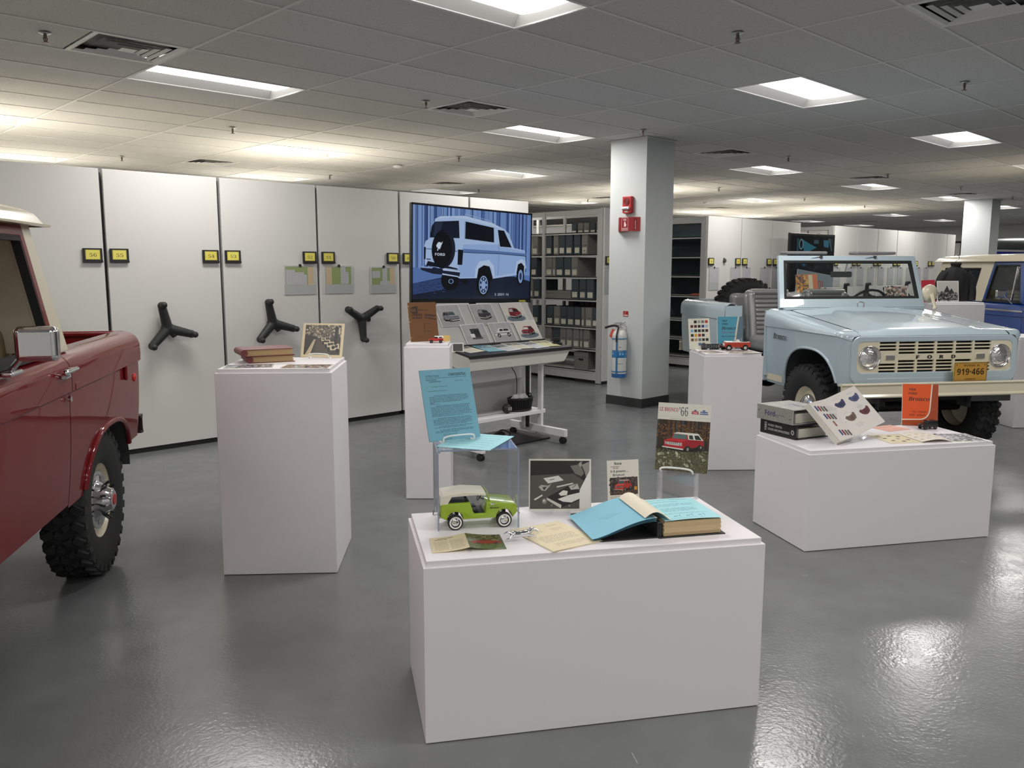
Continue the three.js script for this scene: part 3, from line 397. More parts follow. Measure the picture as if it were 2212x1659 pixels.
  const fp = extr(poly(rrect(1.47, 0.375, 0.07, 0, 0.8725, 6), [rrect(1.40, 0.262, 0.05, 0, 0.897, 5)]), 0.03, 0.008); fp.rotateY(Math.PI / 2); add('front_panel', [fp.translate(0.555, 0, 0), box(0.02, 0.05, 1.2, 0.585, 0.705, 0, 0.008)], P);
  const g = [], holes = []; for (const c of [-0.425, -0.255, -0.085, 0.085, 0.255, 0.425]) { const out = Math.abs(c) > 0.4; for (const y of out ? [1.013, 0.985, 0.957, 0.836, 0.808, 0.78] : [1.013, 0.985, 0.957, 0.93, 0.862, 0.836, 0.808, 0.78]) holes.push(rrect(0.154, 0.0222, 0.004, c, y, 1)); }
  for (const s of [1, -1]) { const h = []; for (let k = 0; k < 28; k++) h.push([s * 0.586 + 0.086 * Math.cos(k / 28 * 6.2832), 0.895 + 0.086 * Math.sin(k / 28 * 6.2832)]); holes.push(h); }
  const gr = extr(poly(rrect(1.404, 0.266, 0.05, 0, 0.897, 5), holes), 0.014, 0.003); gr.rotateY(Math.PI / 2); gr.translate(0.57, 0, 0); const grille = add('grille', gr, trim, 'cream pressed grille with rows of slots');
  const ft = 'FORD'.split('').map((ch, i) => { const q = text3(ch, 0.034, 0.004); q.scale(1.35, 0.8, 1); q.rotateY(Math.PI / 2); q.translate(0.588, 0.895, 0.16 - i * 0.107); return q; }); part(grille, 'lettering', ft, M.black);
  add('grille_shade_box', [box(0.03, 0.32, 1.3, 0.5, 0.88, 0)], M.black);  // black box paints in the darkness seen through the grille slots
  for (const s of [1, -1]) {
    const hl = add('headlight', lathe([[0.088, 0.0], [0.098, 0.012], [0.098, 0.024], [0.089, 0.03], [0.085, 0.02]], 36).rotateZ(-Math.PI / 2).translate(0.572, 0.895, s * 0.586), M.chrome, 'round headlight with chrome ring');
    part(hl, 'lens', lathe([[0, 0.034], [0.03, 0.032], [0.06, 0.025], [0.087, 0.012]], 32).rotateZ(-Math.PI / 2).translate(0.572, 0.895, s * 0.586), lampGlass);
    const ts = add('turn_signal', box(0.02, 0.052, 0.092, 0.585, 0.895, s * 0.405, 0.012, 3), trim); part(ts, 'lens', box(0.012, 0.04, 0.08, 0.592, 0.895, s * 0.405, 0.01, 3), mat([0.3, 0.3, 0.3], 0.15, 0.4));
  }
  // bumpers
  const bp = poly([[0, -0.055], [0.055, -0.06], [0.06, -0.05], [0.048, -0.032], [0.048, 0.03], [0.06, 0.046], [0.055, 0.056], [0, 0.052], [0, 0.04], [0.035, 0.035], [0.035, -0.04], [0, -0.045]]);
  const fb = extr(bp, 1.82); fb.translate(0, 0, -0.91); add('front_bumper', [fb.translate(0.7, 0.654, 0), box(0.16, 0.06, 0.05, 0.64, 0.65, 0.4), box(0.16, 0.06, 0.05, 0.64, 0.65, -0.4)], o.bumper || trim);
  const rb = extr(bp, 1.6); rb.translate(0, 0, -0.8); rb.rotateY(Math.PI); add('rear_bumper', rb.translate(-3.035, 0.665, 0), o.rearBumper || o.bumper || trim);
  // windshield frame leaning back
  const lean = 17 * D2R, ws = new THREE.Group(), sh = poly([[-0.745, 0], [0.745, 0], [0.705, 0.50], [-0.705, 0.50]], [[[-0.692, 0.085], [0.692, 0.085], [0.66, 0.452], [-0.66, 0.452]]]);
  const tw = q => { q.rotateY(Math.PI / 2); q.rotateZ(lean); q.translate(-0.65, 1.238, 0); return q; };
  const wf = add('windshield_frame', tw(extr(sh, 0.03, 0.006).translate(0, 0, -0.02)), o.frame || P);
  part(wf, 'gasket', tw(extr(poly([[-0.695, 0.082], [0.695, 0.082], [0.663, 0.455], [-0.663, 0.455]], [[[-0.672, 0.102], [0.672, 0.102], [0.642, 0.436], [-0.642, 0.436]]]), 0.02, 0.003).translate(0, 0, -0.005)), M.rubber);
  part(wf, 'glass', tw(new THREE.PlaneGeometry(1.33, 0.35).translate(0, 0.269, 0.002)), M.glass);
  for (const s of [0.28, -0.28]) part(wf, 'wiper', [rod([0, 0, 0], [0, -0.03, 0.22], 0.006), rod([0, -0.022, 0.08], [0, -0.055, 0.36], 0.004), cyl(0.016, 0.014, 0.03, 0, 0, 0, 12, 'x')].map(q => q.translate(-0.78, 1.712, s - 0.0)), M.dark);
  for (const s of [1, -1]) part(wf, 'sun_visor', box(0.15, 0.03, 0.42, -0.87, 1.752, s * 0.36 + 0.05, 0.014, 3), mat([0.22, 0.215, 0.215], 0.6));
  const mi = part(wf, 'rear_view_mirror', [box(0.03, 0.055, 0.22, -0.83, 1.548, 0.03, 0.014, 4)], M.dark); part(mi, 'stem', rod([-0.8, 1.66, -0.01], [-0.825, 1.56, -0.005], 0.007), M.steel);
  add('latch', [tube([[-0.52, 1.245, -0.03], [-0.52, 1.285, -0.03], [-0.52, 1.288, 0.03], [-0.52, 1.25, 0.03]], 0.006, 20, 6)], M.steel);
  // dash, steering wheel, seats
  add('dashboard', [box(0.1, 0.2, 1.4, -0.74, 1.12, 0, 0.03)], o.frame || P);
  const st = new THREE.TorusGeometry(0.205, 0.013, 10, 40), spk = [rod([-0.2, 0, 0], [0.2, 0, 0], 0.012), rod([0, -0.2, 0], [0, 0, 0], 0.012), cyl(0.035, 0.03, 0.03, 0, 0, 0, 18, 'z')];
  const wg = merge([st, ...spk, cyl(0.018, 0.018, 0.5, 0, 0, -0.25, 12, 'z')]); wg.rotateZ(0.5); wg.rotateX(-0.6); wg.rotateY(-Math.PI / 2); wg.translate(-1.02, 1.225, -0.36); add('steering_wheel', wg, M.blackGloss);
  for (const s of [1, -1]) {
    const bk = []; for (let k = 0; k < 9; k++) bk.push(box(0.05, 0.048, 0.34, 0.062, 0.1 + k * 0.047, 0, 0.02, 3));
    bk.push(box(0.12, 0.54, 0.5, 0, 0.27, 0, 0.06, 4), ...[1, -1].map(q => box(0.16, 0.52, 0.075, 0.03, 0.27, q * 0.2, 0.035, 3)), box(0.15, 0.07, 0.46, 0.02, 0.53, 0, 0.035, 3));
    const bg = merge(bk); bg.rotateZ(0.2); bg.translate(-1.68, 0.82, s * 0.33); const seat = add('seat', box(0.5, 0.16, 0.5, -1.42, 0.83, s * 0.33, 0.06, 4), o.seat || mat([0.2, 0.2, 0.2], 0.4)); part(seat, 'seat_back', bg, o.seat2 || mat([0.3, 0.295, 0.29], 0.28, 0.35));
  }
  // tops
  const lay = q => { const p = q.attributes.position; for (let i = 0; i < p.count; i++) { const z = p.getZ(i), k = Math.max(0, p.getY(i) - 1.235) * 0.13; p.setZ(i, z - Math.sign(z) * k); } q.computeVertexNormals(); return q; };
  const roofShell = (xa, xb, m) => {
    const n = 24, outline = rrect(xb - xa, 1.54, 0.07, (xa + xb) / 2, 0, 8), rows = [];
    const ring = (k, y) => { const r = outline.map(([x, z]) => [(xa + xb) / 2 + (x - (xa + xb) / 2) * k, y, z * k]); r.push(r[0]); return r; };
    return add('roof', crease(sheet([ring(0.985, 1.782), ring(1.02, 1.782), ring(1.022, 1.791), ring(0.99, 1.794), ring(0.975, 1.812), ring(0.95, 1.838), ring(0.88, 1.862), ring(0.7, 1.882), ring(0.4, 1.894), ring(0.001, 1.898)]), 0.7), m);
  };
  const sideFrame = (name, outer, hole, m, th = 0.03, zz = 0.785, pane) => { for (const s of [1, -1]) { const q = lay(extr(poly(outer, [hole]), th, 0.004).translate(0, 0, s > 0 ? zz - th : -zz)); const f = add(name, q, m); const gk = lay(extr(poly(hole, [hole.map(([x, y]) => { const cx = hole.reduce((a, p) => a + p[0], 0) / hole.length, cy = hole.reduce((a, p) => a + p[1], 0) / hole.length; return [cx + (x - cx) * 0.955, cy + (y - cy) * 0.9]; })]), th + 0.006).translate(0, 0, s > 0 ? zz - th - 0.003 : -zz - 0.003)); part(f, 'gasket', gk, M.rubber); if (pane) { const gl = lay(new THREE.ShapeGeometry(poly(hole)).translate(0, 0, s * (zz - th / 2))); part(f, 'glass', gl, pane); } } };
  if (o.doors) {
    sideFrame('door_frame', [[-1.655, 1.235], [-0.79, 1.235], [-0.945, 1.782], [-1.54, 1.782]], [[-1.61, 1.245], [-0.86, 1.245], [-1.0, 1.742], [-1.512, 1.742]], P, 0.03, 0.79, o.doorGlass);
    if (o.ventBar) for (const s of [1, -1]) add('vent_bar', lay(box(0.018, 0.49, 0.02, -1.06, 1.49, s * 0.78)), M.chrome);
    add('header', box(0.05, 0.085, 1.36, -0.815, 1.745, 0, 0.01), P); add('belt_weatherstrip', [lay(box(0.8, 0.012, 0.012, -1.24, 1.243, 0.80)), lay(box(0.8, 0.012, 0.012, -1.24, 1.243, -0.80))], M.rubber);
  }
  if (o.top === 'half') {
    roofShell(-1.76, -0.74, trim);
    for (const s of [1, -1]) add('cab_post', lay(extr(poly([[-1.80, 1.24], [-1.665, 1.24], [-1.545, 1.785], [-1.635, 1.785]]), 0.05, 0.008).translate(0, 0, s > 0 ? 0.735 : -0.785)), trim);
    const bk = extr(poly([[-0.72, 0], [0.72, 0], [0.66, 0.555], [-0.66, 0.555]], [rrect(0.96, 0.34, 0.05, 0, 0.28, 4)]), 0.02, 0.003); bk.rotateY(Math.PI / 2); bk.rotateZ(-0.22); bk.translate(-1.735, 1.24, 0); const b = add('cab_back', bk, trim);
    const gk = extr(poly(rrect(0.99, 0.37, 0.06, 0, 0.28, 4), [rrect(0.92, 0.30, 0.045, 0, 0.28, 4)]), 0.034, 0.002); gk.rotateY(Math.PI / 2); gk.rotateZ(-0.22); gk.translate(-1.74, 1.24, 0); part(b, 'gasket', gk, M.rubber);
    add('bed_wall', box(0.02, 0.6, 1.42, -1.76, 0.94, 0), P);
  }
  if (o.top === 'wagon') {
    roofShell(-3.0, -0.74, trim);
    sideFrame('quarter_window_frame', [[-2.98, 1.235], [-1.66, 1.235], [-1.555, 1.785], [-2.80, 1.785]], [[-2.80, 1.32], [-1.87, 1.32], [-1.81, 1.70], [-2.69, 1.70]], trim, 0.03, 0.79, M.darkGlass);
    const bk = extr(poly([[-0.72, 0], [0.72, 0], [0.66, 0.575], [-0.66, 0.575]], [rrect(1.1, 0.4, 0.05, 0, 0.3, 4)]), 0.02, 0.003); bk.rotateY(Math.PI / 2); bk.rotateZ(-0.3); bk.translate(-2.93, 1.235, 0); const b = add('rear_frame', bk, trim);
    const pn = new THREE.PlaneGeometry(1.1, 0.4).translate(0, 0.3, 0.01); pn.rotateY(Math.PI / 2); pn.rotateZ(-0.3); pn.translate(-2.93, 1.235, 0); part(b, 'glass', pn, M.darkGlass);
  }
  return { car, add, hd };
}
const paintBlue = mat([0.46, 0.565, 0.625], 0.35, 0, { clearcoat: 1, clearcoatRoughness: 0.03 }), paintRed = mat([0.165, 0.006, 0.009], 0.4, 0, { clearcoat: 0.7, clearcoatRoughness: 0.02, specularIntensity: 0.2 }), paintRoyal = mat([0.006, 0.055, 0.27], 0.3, 0, { clearcoat: 1, clearcoatRoughness: 0.04 });
const script = (s, size) => text3(s, size, 0.004, serifFont, 0.25);

{ // the light blue open car
  const { car, add } = roadCar('light blue open-top off-road car with cream grille and bumper', [7.51, 0, -2.959], -124.6 * D2R, { paint: paintBlue });
  const pl = add('license_plate', box(0.006, 0.155, 0.3, 0.66, 0.775, -0.27, 0.002), M.yellow, 'orange-yellow plate reading 919 466'); const q = new THREE.PlaneGeometry(0.298, 0.153).rotateY(Math.PI / 2).translate(0.6635, 0.775, -0.27); part(pl, 'print', q, printMat(plateTex, 0.4));
  const bd = script('Bronco', 0.05); add('badge', bd.translate(-0.46, 0.985, 0.826), M.chrome, 'chrome script badge');
  const bd2 = script('Bronco', 0.05); bd2.rotateY(Math.PI); add('badge', bd2.translate(-0.46, 0.985, -0.826), M.chrome);
  for (const s of [1, -1]) add('sill_plate', box(0.3, 0.06, 0.006, -0.6, 0.585, s * 0.79), M.cream);
  // spare wheel in the load bay
  const sp = part(car, 'spare_wheel', TYRE, tyreMat, 'spare tire standing in the load bay'); sp.rotation.set(0, Math.PI / 2 + 0.12, 0); sp.position.set(-2.72, 1.1, 0.13); part(sp, 'rim', RIM, M.cream);
  // rear bench
  add('rear_bench', [box(0.4, 0.16, 0.9, -2.2, 0.86, 0, 0.05, 3), box(0.14, 0.44, 0.9, -2.42, 1.1, 0, 0.05, 3)], mat([0.3, 0.295, 0.29], 0.3, 0.3));
  // cream round mirror on a stalk, car's left
  const mr = add('side_mirror', lathe([[0, 0.035], [0.04, 0.032], [0.075, 0.02], [0.088, 0], [0.086, -0.008], [0, -0.01]], 30).rotateZ(-Math.PI / 2).translate(-0.69, 1.365, -0.83), M.cream, 'round cream door mirror');
  part(mr, 'stalk', [rod([-0.67, 1.36, -0.83], [-0.54, 1.24, -0.785], 0.014, 0.011), sph(0.02, -0.54, 1.23, -0.785), rod([-0.68, 1.39, -0.85], [-0.55, 1.25, -0.80], 0.006)], M.cream);
}
{ // red half-cab truck cut by the left edge
  const { car, add } = roadCar('dark red half-cab truck with cream roof cut off at left edge', [-0.466, 0, -3.029], -122.5 * D2R, { paint: paintRed, doors: true, top: 'half', track: 0.66, wheel: { cone: true }, bumper: M.black, rearBumper: mat([0.03, 0.012, 0.014], 0.5), interior: mat([0.3, 0.25, 0.16], 0.7), seat: mat([0.33, 0.27, 0.16], 0.6), seat2: mat([0.33, 0.27, 0.16], 0.6) });
  for (const s of [1, -1]) {
    const mr = add('side_mirror', [box(0.055, 0.125, 0.145, -0.935, 1.34, s * 0.952, 0.022, 4)], M.chrome, 'square chrome door mirror'); part(mr, 'mirror_arm', [rod([-0.94, 1.335, s * 0.93], [-0.985, 1.24, s * 0.84], 0.011), box(0.11, 0.02, 0.045, -1.01, 1.228, s * 0.835, 0.009, 3)], M.chrome);
    add('marker_light', [sph(0.026, -2.86, 0.975, s * 0.818, 1.1, 1, 0.5)], mat([0.55, 0.02, 0.02], 0.2)); add('tie_hook', [box(0.035, 0.085, 0.02, -2.64, 1.03, s * 0.83, 0.009, 3)], paintRed);
    add('fuel_cap', box(0.05, 0.03, 0.004, -1.75, 1.08, s * 0.835, 0.002), paintRed);
  }
  for (const s of [1, -1]) add('tail_light', box(0.02, 0.11, 0.07, -3.036, 1.0, s * 0.66, 0.01), mat([0.4, 0.02, 0.02], 0.2));
}
{ // royal blue wagon at the far right
  const { car, add } = roadCar('royal blue off-road wagon with cream hardtop behind the light blue car', [12.45, 0, -2.11], -130 * D2R, { paint: paintRoyal, doors: true, top: 'wagon', dy: -0.085, wheel: { small: true }, ventBar: true, doorGlass: M.glass, interior: mat([0.3, 0.28, 0.22], 0.6), seat: mat([0.4, 0.37, 0.3], 0.5), seat2: mat([0.4, 0.37, 0.3], 0.5) });
  for (const s of [1, -1]) {
    add('belt_molding', [box(2.25, 0.026, 0.01, -1.86, 1.135, s * 0.84, 0.003), box(0.9, 0.026, 0.01, -0.2, 1.10, s * 0.838, 0.003)], M.chrome);
    const mr = add('side_mirror', box(0.04, 0.1, 0.15, -0.98, 1.36, s * 0.98, 0.016, 3), M.chrome); part(mr, 'mirror_arm', rod([-0.97, 1.34, s * 0.96], [-0.95, 1.23, s * 0.84], 0.01), M.chrome);
    const b = script('Bronco', 0.06); if (s < 0) b.rotateY(Math.PI); add('badge', [b.translate(-0.5, 1.0, s * 0.83)], M.chrome, 'chrome script badge'); add('crest', box(0.07, 0.07, 0.006, -0.68, 1.06, s * 0.829, 0.003), mat([0.3, 0.08, 0.06], 0.4));
  }
}
// ---------------------------------------------------------------- prints
function carFront(c, x, y, w, h, k) { // three-quarter front view, front at left (flip with k.flip)
  const q = (a, b) => [x + (k.flip ? 1 - a : a) * w, y + b * h], A = arr => arr.map(p => q(...p));
  pg(c, A([[0.08, 0.7], [0.5, 0.8], [0.97, 0.64], [0.9, 0.82], [0.5, 0.9], [0.1, 0.84]]), k.shadow || '#15120f');
  for (const [a, b, r] of [[0.6, 0.78, 0.085], [0.89, 0.66, 0.065], [0.13, 0.77, 0.05]]) { const p = q(a, b); ell(c, ...p, r * w * 0.62, r * h * 1.6, '#17171a'); ell(c, p[0] + 0.01 * w, p[1], r * w * 0.3, r * h * 0.85, k.hub || '#8d8d88'); }
  pg(c, A([[0.5, 0.46], [0.6, 0.37], [0.95, 0.36], [0.965, 0.6], [0.93, 0.61], [0.87, 0.54], [0.81, 0.66], [0.68, 0.72], [0.63, 0.63], [0.56, 0.66], [0.52, 0.8], [0.49, 0.78]]), k.body2 || k.body);
  pg(c, A([[0.06, 0.45], [0.5, 0.46], [0.5, 0.79], [0.07, 0.72]]), k.body);
  pg(c, A([[0.06, 0.45], [0.2, 0.365], [0.61, 0.375], [0.5, 0.47]]), k.hood || k.body);
  pg(c, A([[0.22, 0.365], [0.27, 0.13], [0.58, 0.15], [0.62, 0.375]]), k.body); pg(c, A([[0.245, 0.35], [0.285, 0.155], [0.56, 0.17], [0.59, 0.355]]), k.glass || '#3f5457');
  pg(c, A([[0.61, 0.37], [0.59, 0.15], [0.84, 0.13], [0.95, 0.37]]), k.top || k.body); pg(c, A([[0.635, 0.34], [0.62, 0.18], [0.7, 0.175], [0.73, 0.35]]), k.glass2 || '#2a3236'); pg(c, A([[0.77, 0.35], [0.74, 0.175], [0.83, 0.165], [0.91, 0.35]]), k.glass2 || '#20262a');
  pg(c, A([[0.26, 0.14], [0.36, 0.075], [0.82, 0.085], [0.86, 0.135], [0.59, 0.165]]), k.roof || k.body);
  pg(c, A([[0.09, 0.51], [0.47, 0.53], [0.47, 0.66], [0.095, 0.62]]), k.grille || '#d9d9d2');
  for (let i = 0; i < 5; i++) for (let j = 0; j < 2; j++) pg(c, A([[0.17 + i * 0.045, 0.525 + j * 0.05], [0.205 + i * 0.045, 0.528 + j * 0.05], [0.205 + i * 0.045, 0.562 + j * 0.05], [0.17 + i * 0.045, 0.558 + j * 0.05]]), k.slot || '#54606a');
  for (const a of [0.125, 0.43]) { const p = q(a, a < 0.2 ? 0.57 : 0.595); ell(c, ...p, 0.027 * w, 0.055 * h, '#3c4444'); ell(c, ...p, 0.018 * w, 0.04 * h, '#a9b4b4'); }
  pg(c, A([[0.03, 0.71], [0.51, 0.775], [0.51, 0.83], [0.03, 0.755]]), k.bumper || '#d6d8d2');
}
function carRear(c, x, y, w, h, k) { // three-quarter rear view, tail at left
  const q = (a, b) => [x + (k.flip ? 1 - a : a) * w, y + b * h], A = arr => arr.map(p => q(...p));
  pg(c, A([[0.06, 0.76], [0.5, 0.86], [0.98, 0.68], [0.9, 0.84], [0.5, 0.96], [0.12, 0.88]]), k.shadow || '#1c1c1e');
  for (const [a, b, r] of [[0.62, 0.79, 0.09], [0.9, 0.68, 0.065], [0.2, 0.8, 0.06]]) { const p = q(a, b); ell(c, ...p, r * w * 0.62, r * h * 1.55, '#131316'); ell(c, p[0] + 0.008 * w, p[1], r * w * 0.34, r * h * 0.95, k.hub || '#9a9a9a'); }
  pg(c, A([[0.44, 0.42], [0.95, 0.4], [0.97, 0.62], [0.93, 0.62], [0.88, 0.55], [0.82, 0.67], [0.7, 0.71], [0.63, 0.62], [0.55, 0.68], [0.53, 0.78], [0.44, 0.78]]), k.body2 || k.body);
  pg(c, A([[0.06, 0.42], [0.44, 0.43], [0.45, 0.79], [0.06, 0.7]]), k.body);
  pg(c, A([[0.07, 0.43], [0.14, 0.13], [0.42, 0.1], [0.45, 0.43]]), k.top || k.body); pg(c, A([[0.12, 0.39], [0.17, 0.17], [0.39, 0.15], [0.41, 0.4]]), k.glass || '#2f3438');
  pg(c, A([[0.45, 0.42], [0.43, 0.11], [0.78, 0.17], [0.88, 0.41]]), k.top || k.body); pg(c, A([[0.48, 0.37], [0.465, 0.17], [0.64, 0.2], [0.66, 0.37]]), k.glass2 || '#202428'); pg(c, A([[0.69, 0.37], [0.67, 0.205], [0.75, 0.215], [0.84, 0.37]]), k.glass2 || '#202428');
  pg(c, A([[0.14, 0.13], [0.22, 0.075], [0.6, 0.08], [0.79, 0.17], [0.42, 0.115]]), k.roof || k.top || k.body);
  if (k.spare) { const p = q(0.26, 0.52); ell(c, ...p, 0.13 * w, 0.22 * h, '#141416'); }
  pg(c, A([[0.03, 0.7], [0.45, 0.79], [0.45, 0.85], [0.03, 0.76]]), k.bumper || '#b9b9b9'); for (const a of [0.08, 0.42]) { const p = q(a, 0.55); rect(c, p[0] - 0.012 * w, p[1] - 0.06 * h, 0.024 * w, 0.12 * h, k.lamp || '#5a2020'); }
}
function foliage(c, x, y, w, h, cols, n, smin, smax) { for (let i = 0; i < n; i++) ell(c, x + rnd(w), y + rnd(h), rnd(smin, smax), rnd(smin, smax) * 0.7, cols[Math.floor(rnd(cols.length))], rnd(3)); }

const memoTex = tex(640, 820, (c, w, h) => {
  rect(c, 0, 0, w, h, '#76aec2'); c.fillStyle = '#16282f'; c.font = 'bold 44px sans-serif'; c.fillText('CONFIDENTIAL', 352, 82, 228); c.font = 'italic 34px serif'; c.fillText('Ford Motor Company,', 62, 84, 178); ln(c, [[60, 98], [580, 98]], '#20343c', 3);
  c.font = 'bold 19px serif'; c.fillText('Intracompany', 64, 124); c.fillText('Communication', 96, 146); typing(c, 420, 140, 130, 1, 16, '#22404c'); typing(c, 120, 196, 250, 1, 16, '#22404c'); typing(c, 66, 198, 22, 1, 16, '#22404c'); typing(c, 70, 246, 280, 1, 16, '#22404c');
  typing(c, 76, 300, 500, 6, 14.5, '#1e3a45', 0.42, 60); rect(c, 76, 400, 120, 3, '#1e3a45'); typing(c, 76, 386, 120, 1, 15, '#1e3a45', 0.5); typing(c, 80, 420, 500, 9, 14.5, '#1e3a45', 0.42, 60); typing(c, 84, 562, 500, 6, 14.5, '#1e3a45', 0.42, 60); typing(c, 86, 655, 490, 2, 14.5, '#1e3a45', 0.42, 60); typing(c, 90, 695, 490, 3, 14.5, '#1e3a45', 0.42, 60); for (let k = 0; k < 4; k++) typing(c, 180, 748 + k * 19, rnd(140, 320), 1, 14, '#1e3a45', 0.42);
});
const blueSheetTex = tex(400, 520, (c, w, h) => { rect(c, 0, 0, w, h, '#a3dbe4'); for (let k = 0; k < 6; k++) typing(c, 50, 50 + k * 74, 300, 4, 13, '#5b8e9a', 0.35, 30); });
const bluePageTex = tex(512, 640, (c, w, h) => { rect(c, 0, 0, w, h, '#a6dbe3'); c.fillStyle = '#234b59'; c.font = 'bold 24px sans-serif'; c.fillText('CONFIDENTIAL', 270, 46); c.font = 'italic 20px serif'; c.fillText('Ford Motor Company,', 40, 46); typing(c, 60, 90, 300, 2, 20, '#3e7484'); typing(c, 70, 170, 380, 4, 22, '#3e7484', 0.34, 40); typing(c, 90, 300, 320, 5, 22, '#3e7484', 0.34); typing(c, 60, 450, 400, 2, 20, '#3e7484'); for (let k = 0; k < 3; k++) { const x = 120 + k * 110; c.strokeStyle = '#2d5e6c'; c.lineWidth = 4; c.beginPath(); c.moveTo(x, 560); c.lineTo(x + 6, 530); c.lineTo(x + 50, 524); c.lineTo(x + 70, 505); c.moveTo(x + 50, 524); c.lineTo(x + 56, 562); c.moveTo(x + 20, 528); c.lineTo(x + 18, 562); c.stroke(); } typing(c, 60, 590, 380, 1, 20, '#3e7484'); });
const blueCoverTex = tex(512, 640, (c, w, h) => { rect(c, 0, 0, w, h, '#84bfd4'); typing(c, 160, 300, 230, 1, 20, '#5d93a9', 0.4); typing(c, 200, 330, 130, 3, 18, '#5d93a9', 0.36); rect(c, w - 44, 0, 30, h, '#89a9bf'); rect(c, w - 12, 0, 12, h, '#dfe3da'); });
const creamPageTex = tex(400, 520, (c, w, h) => { rect(c, 0, 0, w, h, '#dfd3b4'); typing(c, 40, 46, 110, 2, 16, '#8f8776', 0.4); typing(c, 250, 60, 110, 1, 16, '#7a7364', 0.5); typing(c, 60, 110, 110, 5, 15, '#a09681', 0.35); typing(c, 240, 120, 100, 4, 15, '#a09681', 0.35); typing(c, 50, 240, 300, 8, 17, '#9a907c', 0.36, 30); typing(c, 90, 400, 240, 4, 17, '#9a907c', 0.36); });
const brochureL = tex(320, 420, (c, w, h) => { rect(c, 0, 0, w, h, '#d3c6a4'); c.fillStyle = '#4a4438'; typing(c, 70, 40, 180, 1, 30, '#4a4438', 0.6); typing(c, 40, 72, 240, 1, 30, '#4a4438', 0.6); typing(c, 30, 130, 120, 17, 15, '#8d8470', 0.4); typing(c, 170, 130, 120, 17, 15, '#8d8470', 0.4); });
const brochureR = tex(320, 420, (c, w, h) => { rect(c, 0, 0, w, h, '#4f5236'); foliage(c, 0, 0, w, h * 0.45, ['#6e6a45', '#3a3a24', '#8a7d54', '#2c2c1c'], 320, 5, 16); foliage(c, 0, h * 0.65, w, h * 0.35, ['#4f6a33', '#3a5426', '#6a7d45'], 260, 4, 14); pg(c, [[30, 230], [80, 190], [230, 170], [300, 200], [296, 250], [60, 290], [26, 270]], '#8e2226'); pg(c, [[90, 195], [140, 150], [220, 146], [232, 174]], '#611418'); ell(c, 90, 275, 22, 18, '#191410'); ell(c, 250, 250, 20, 16, '#191410'); });
const manPhoto = tex(640, 512, (c, w, h) => {
  const m = quadMap([[962, 795], [1470, 780], [1500, 1212], [985, 1222]], w, h), A = a => a.map(p => m(...p));
  rect(c, 0, 0, w, h, '#d9d6cb'); pg(c, A([[975, 808], [1458, 795], [1405, 1195], [992, 1205]]), '#141312');
  pg(c, A([[985, 930], [1330, 905], [1420, 960], [1410, 1195], [992, 1207]]), '#4f4b46'); for (let k = 0; k < 60; k++) { const y = 935 + k * 4.5; ln(c, A([[990, y], [1400, y - 22]]), k % 3 ? '#474340' : '#5c5751', 1.5); }
  pg(c, A([[1088, 950], [1210, 925], [1256, 962], [1130, 992]]), '#d8d6cf'); pg(c, A([[1135, 962], [1180, 950], [1178, 956], [1140, 966]]), '#55524c');
  pg(c, A([[1052, 1022], [1075, 1005], [1130, 1010], [1158, 990], [1140, 1020], [1110, 1055], [1080, 1052]]), '#a7a59e'); pg(c, A([[1085, 1025], [1120, 1018], [1100, 1050]]), '#2b2926');
  pg(c, A([[1198, 1015], [1330, 980], [1340, 990], [1205, 1024]]), '#cfcdc5'); pg(c, A([[1020, 1125], [1085, 1085], [1092, 1094], [1030, 1135]]), '#d6d3ca'); { const p = m(1108, 1140); ell(c, ...p, 24, 26, '#8a877f'); ell(c, p[0] - 5, p[1] - 5, 10, 10, '#d5d3cc'); }
  pg(c, A([[1125, 1108], [1290, 1010], [1400, 1040], [1405, 1120], [1250, 1190]]), '#1a1918'); pg(c, A([[1125, 1108], [1250, 1168], [1246, 1196], [1128, 1128]]), '#cac7be'); pg(c, A([[1220, 1075], [1255, 1045], [1295, 1050], [1290, 1085], [1240, 1092]]), '#dedbd2');
  pg(c, A([[1400, 1195], [1392, 1040], [1440, 930], [1470, 870], [1490, 1190]]), '#e4e2dc'); pg(c, A([[1460, 800], [1462, 880], [1440, 935], [1425, 890], [1395, 830]]), '#8d8982'); pg(c, A([[1285, 815], [1340, 796], [1400, 800], [1395, 850], [1420, 900], [1400, 925], [1345, 905], [1315, 860]]), '#6f6b64'); pg(c, A([[1280, 815], [1345, 797], [1390, 802], [1360, 830], [1300, 842]]), '#1d1b19'); { const p = m(1385, 828); ell(c, ...p, 14, 24, '#9a958d'); }
  pg(c, A([[1215, 1120], [1300, 1085], [1395, 1060], [1400, 1110], [1330, 1145], [1260, 1140]]), '#e0ded6'); pg(c, A([[1300, 1010], [1370, 985], [1390, 1030], [1320, 1040]]), '#b9b5ac'); ln(c, A([[1330, 1025], [1365, 990]]), '#1a1a1a', 5);
});
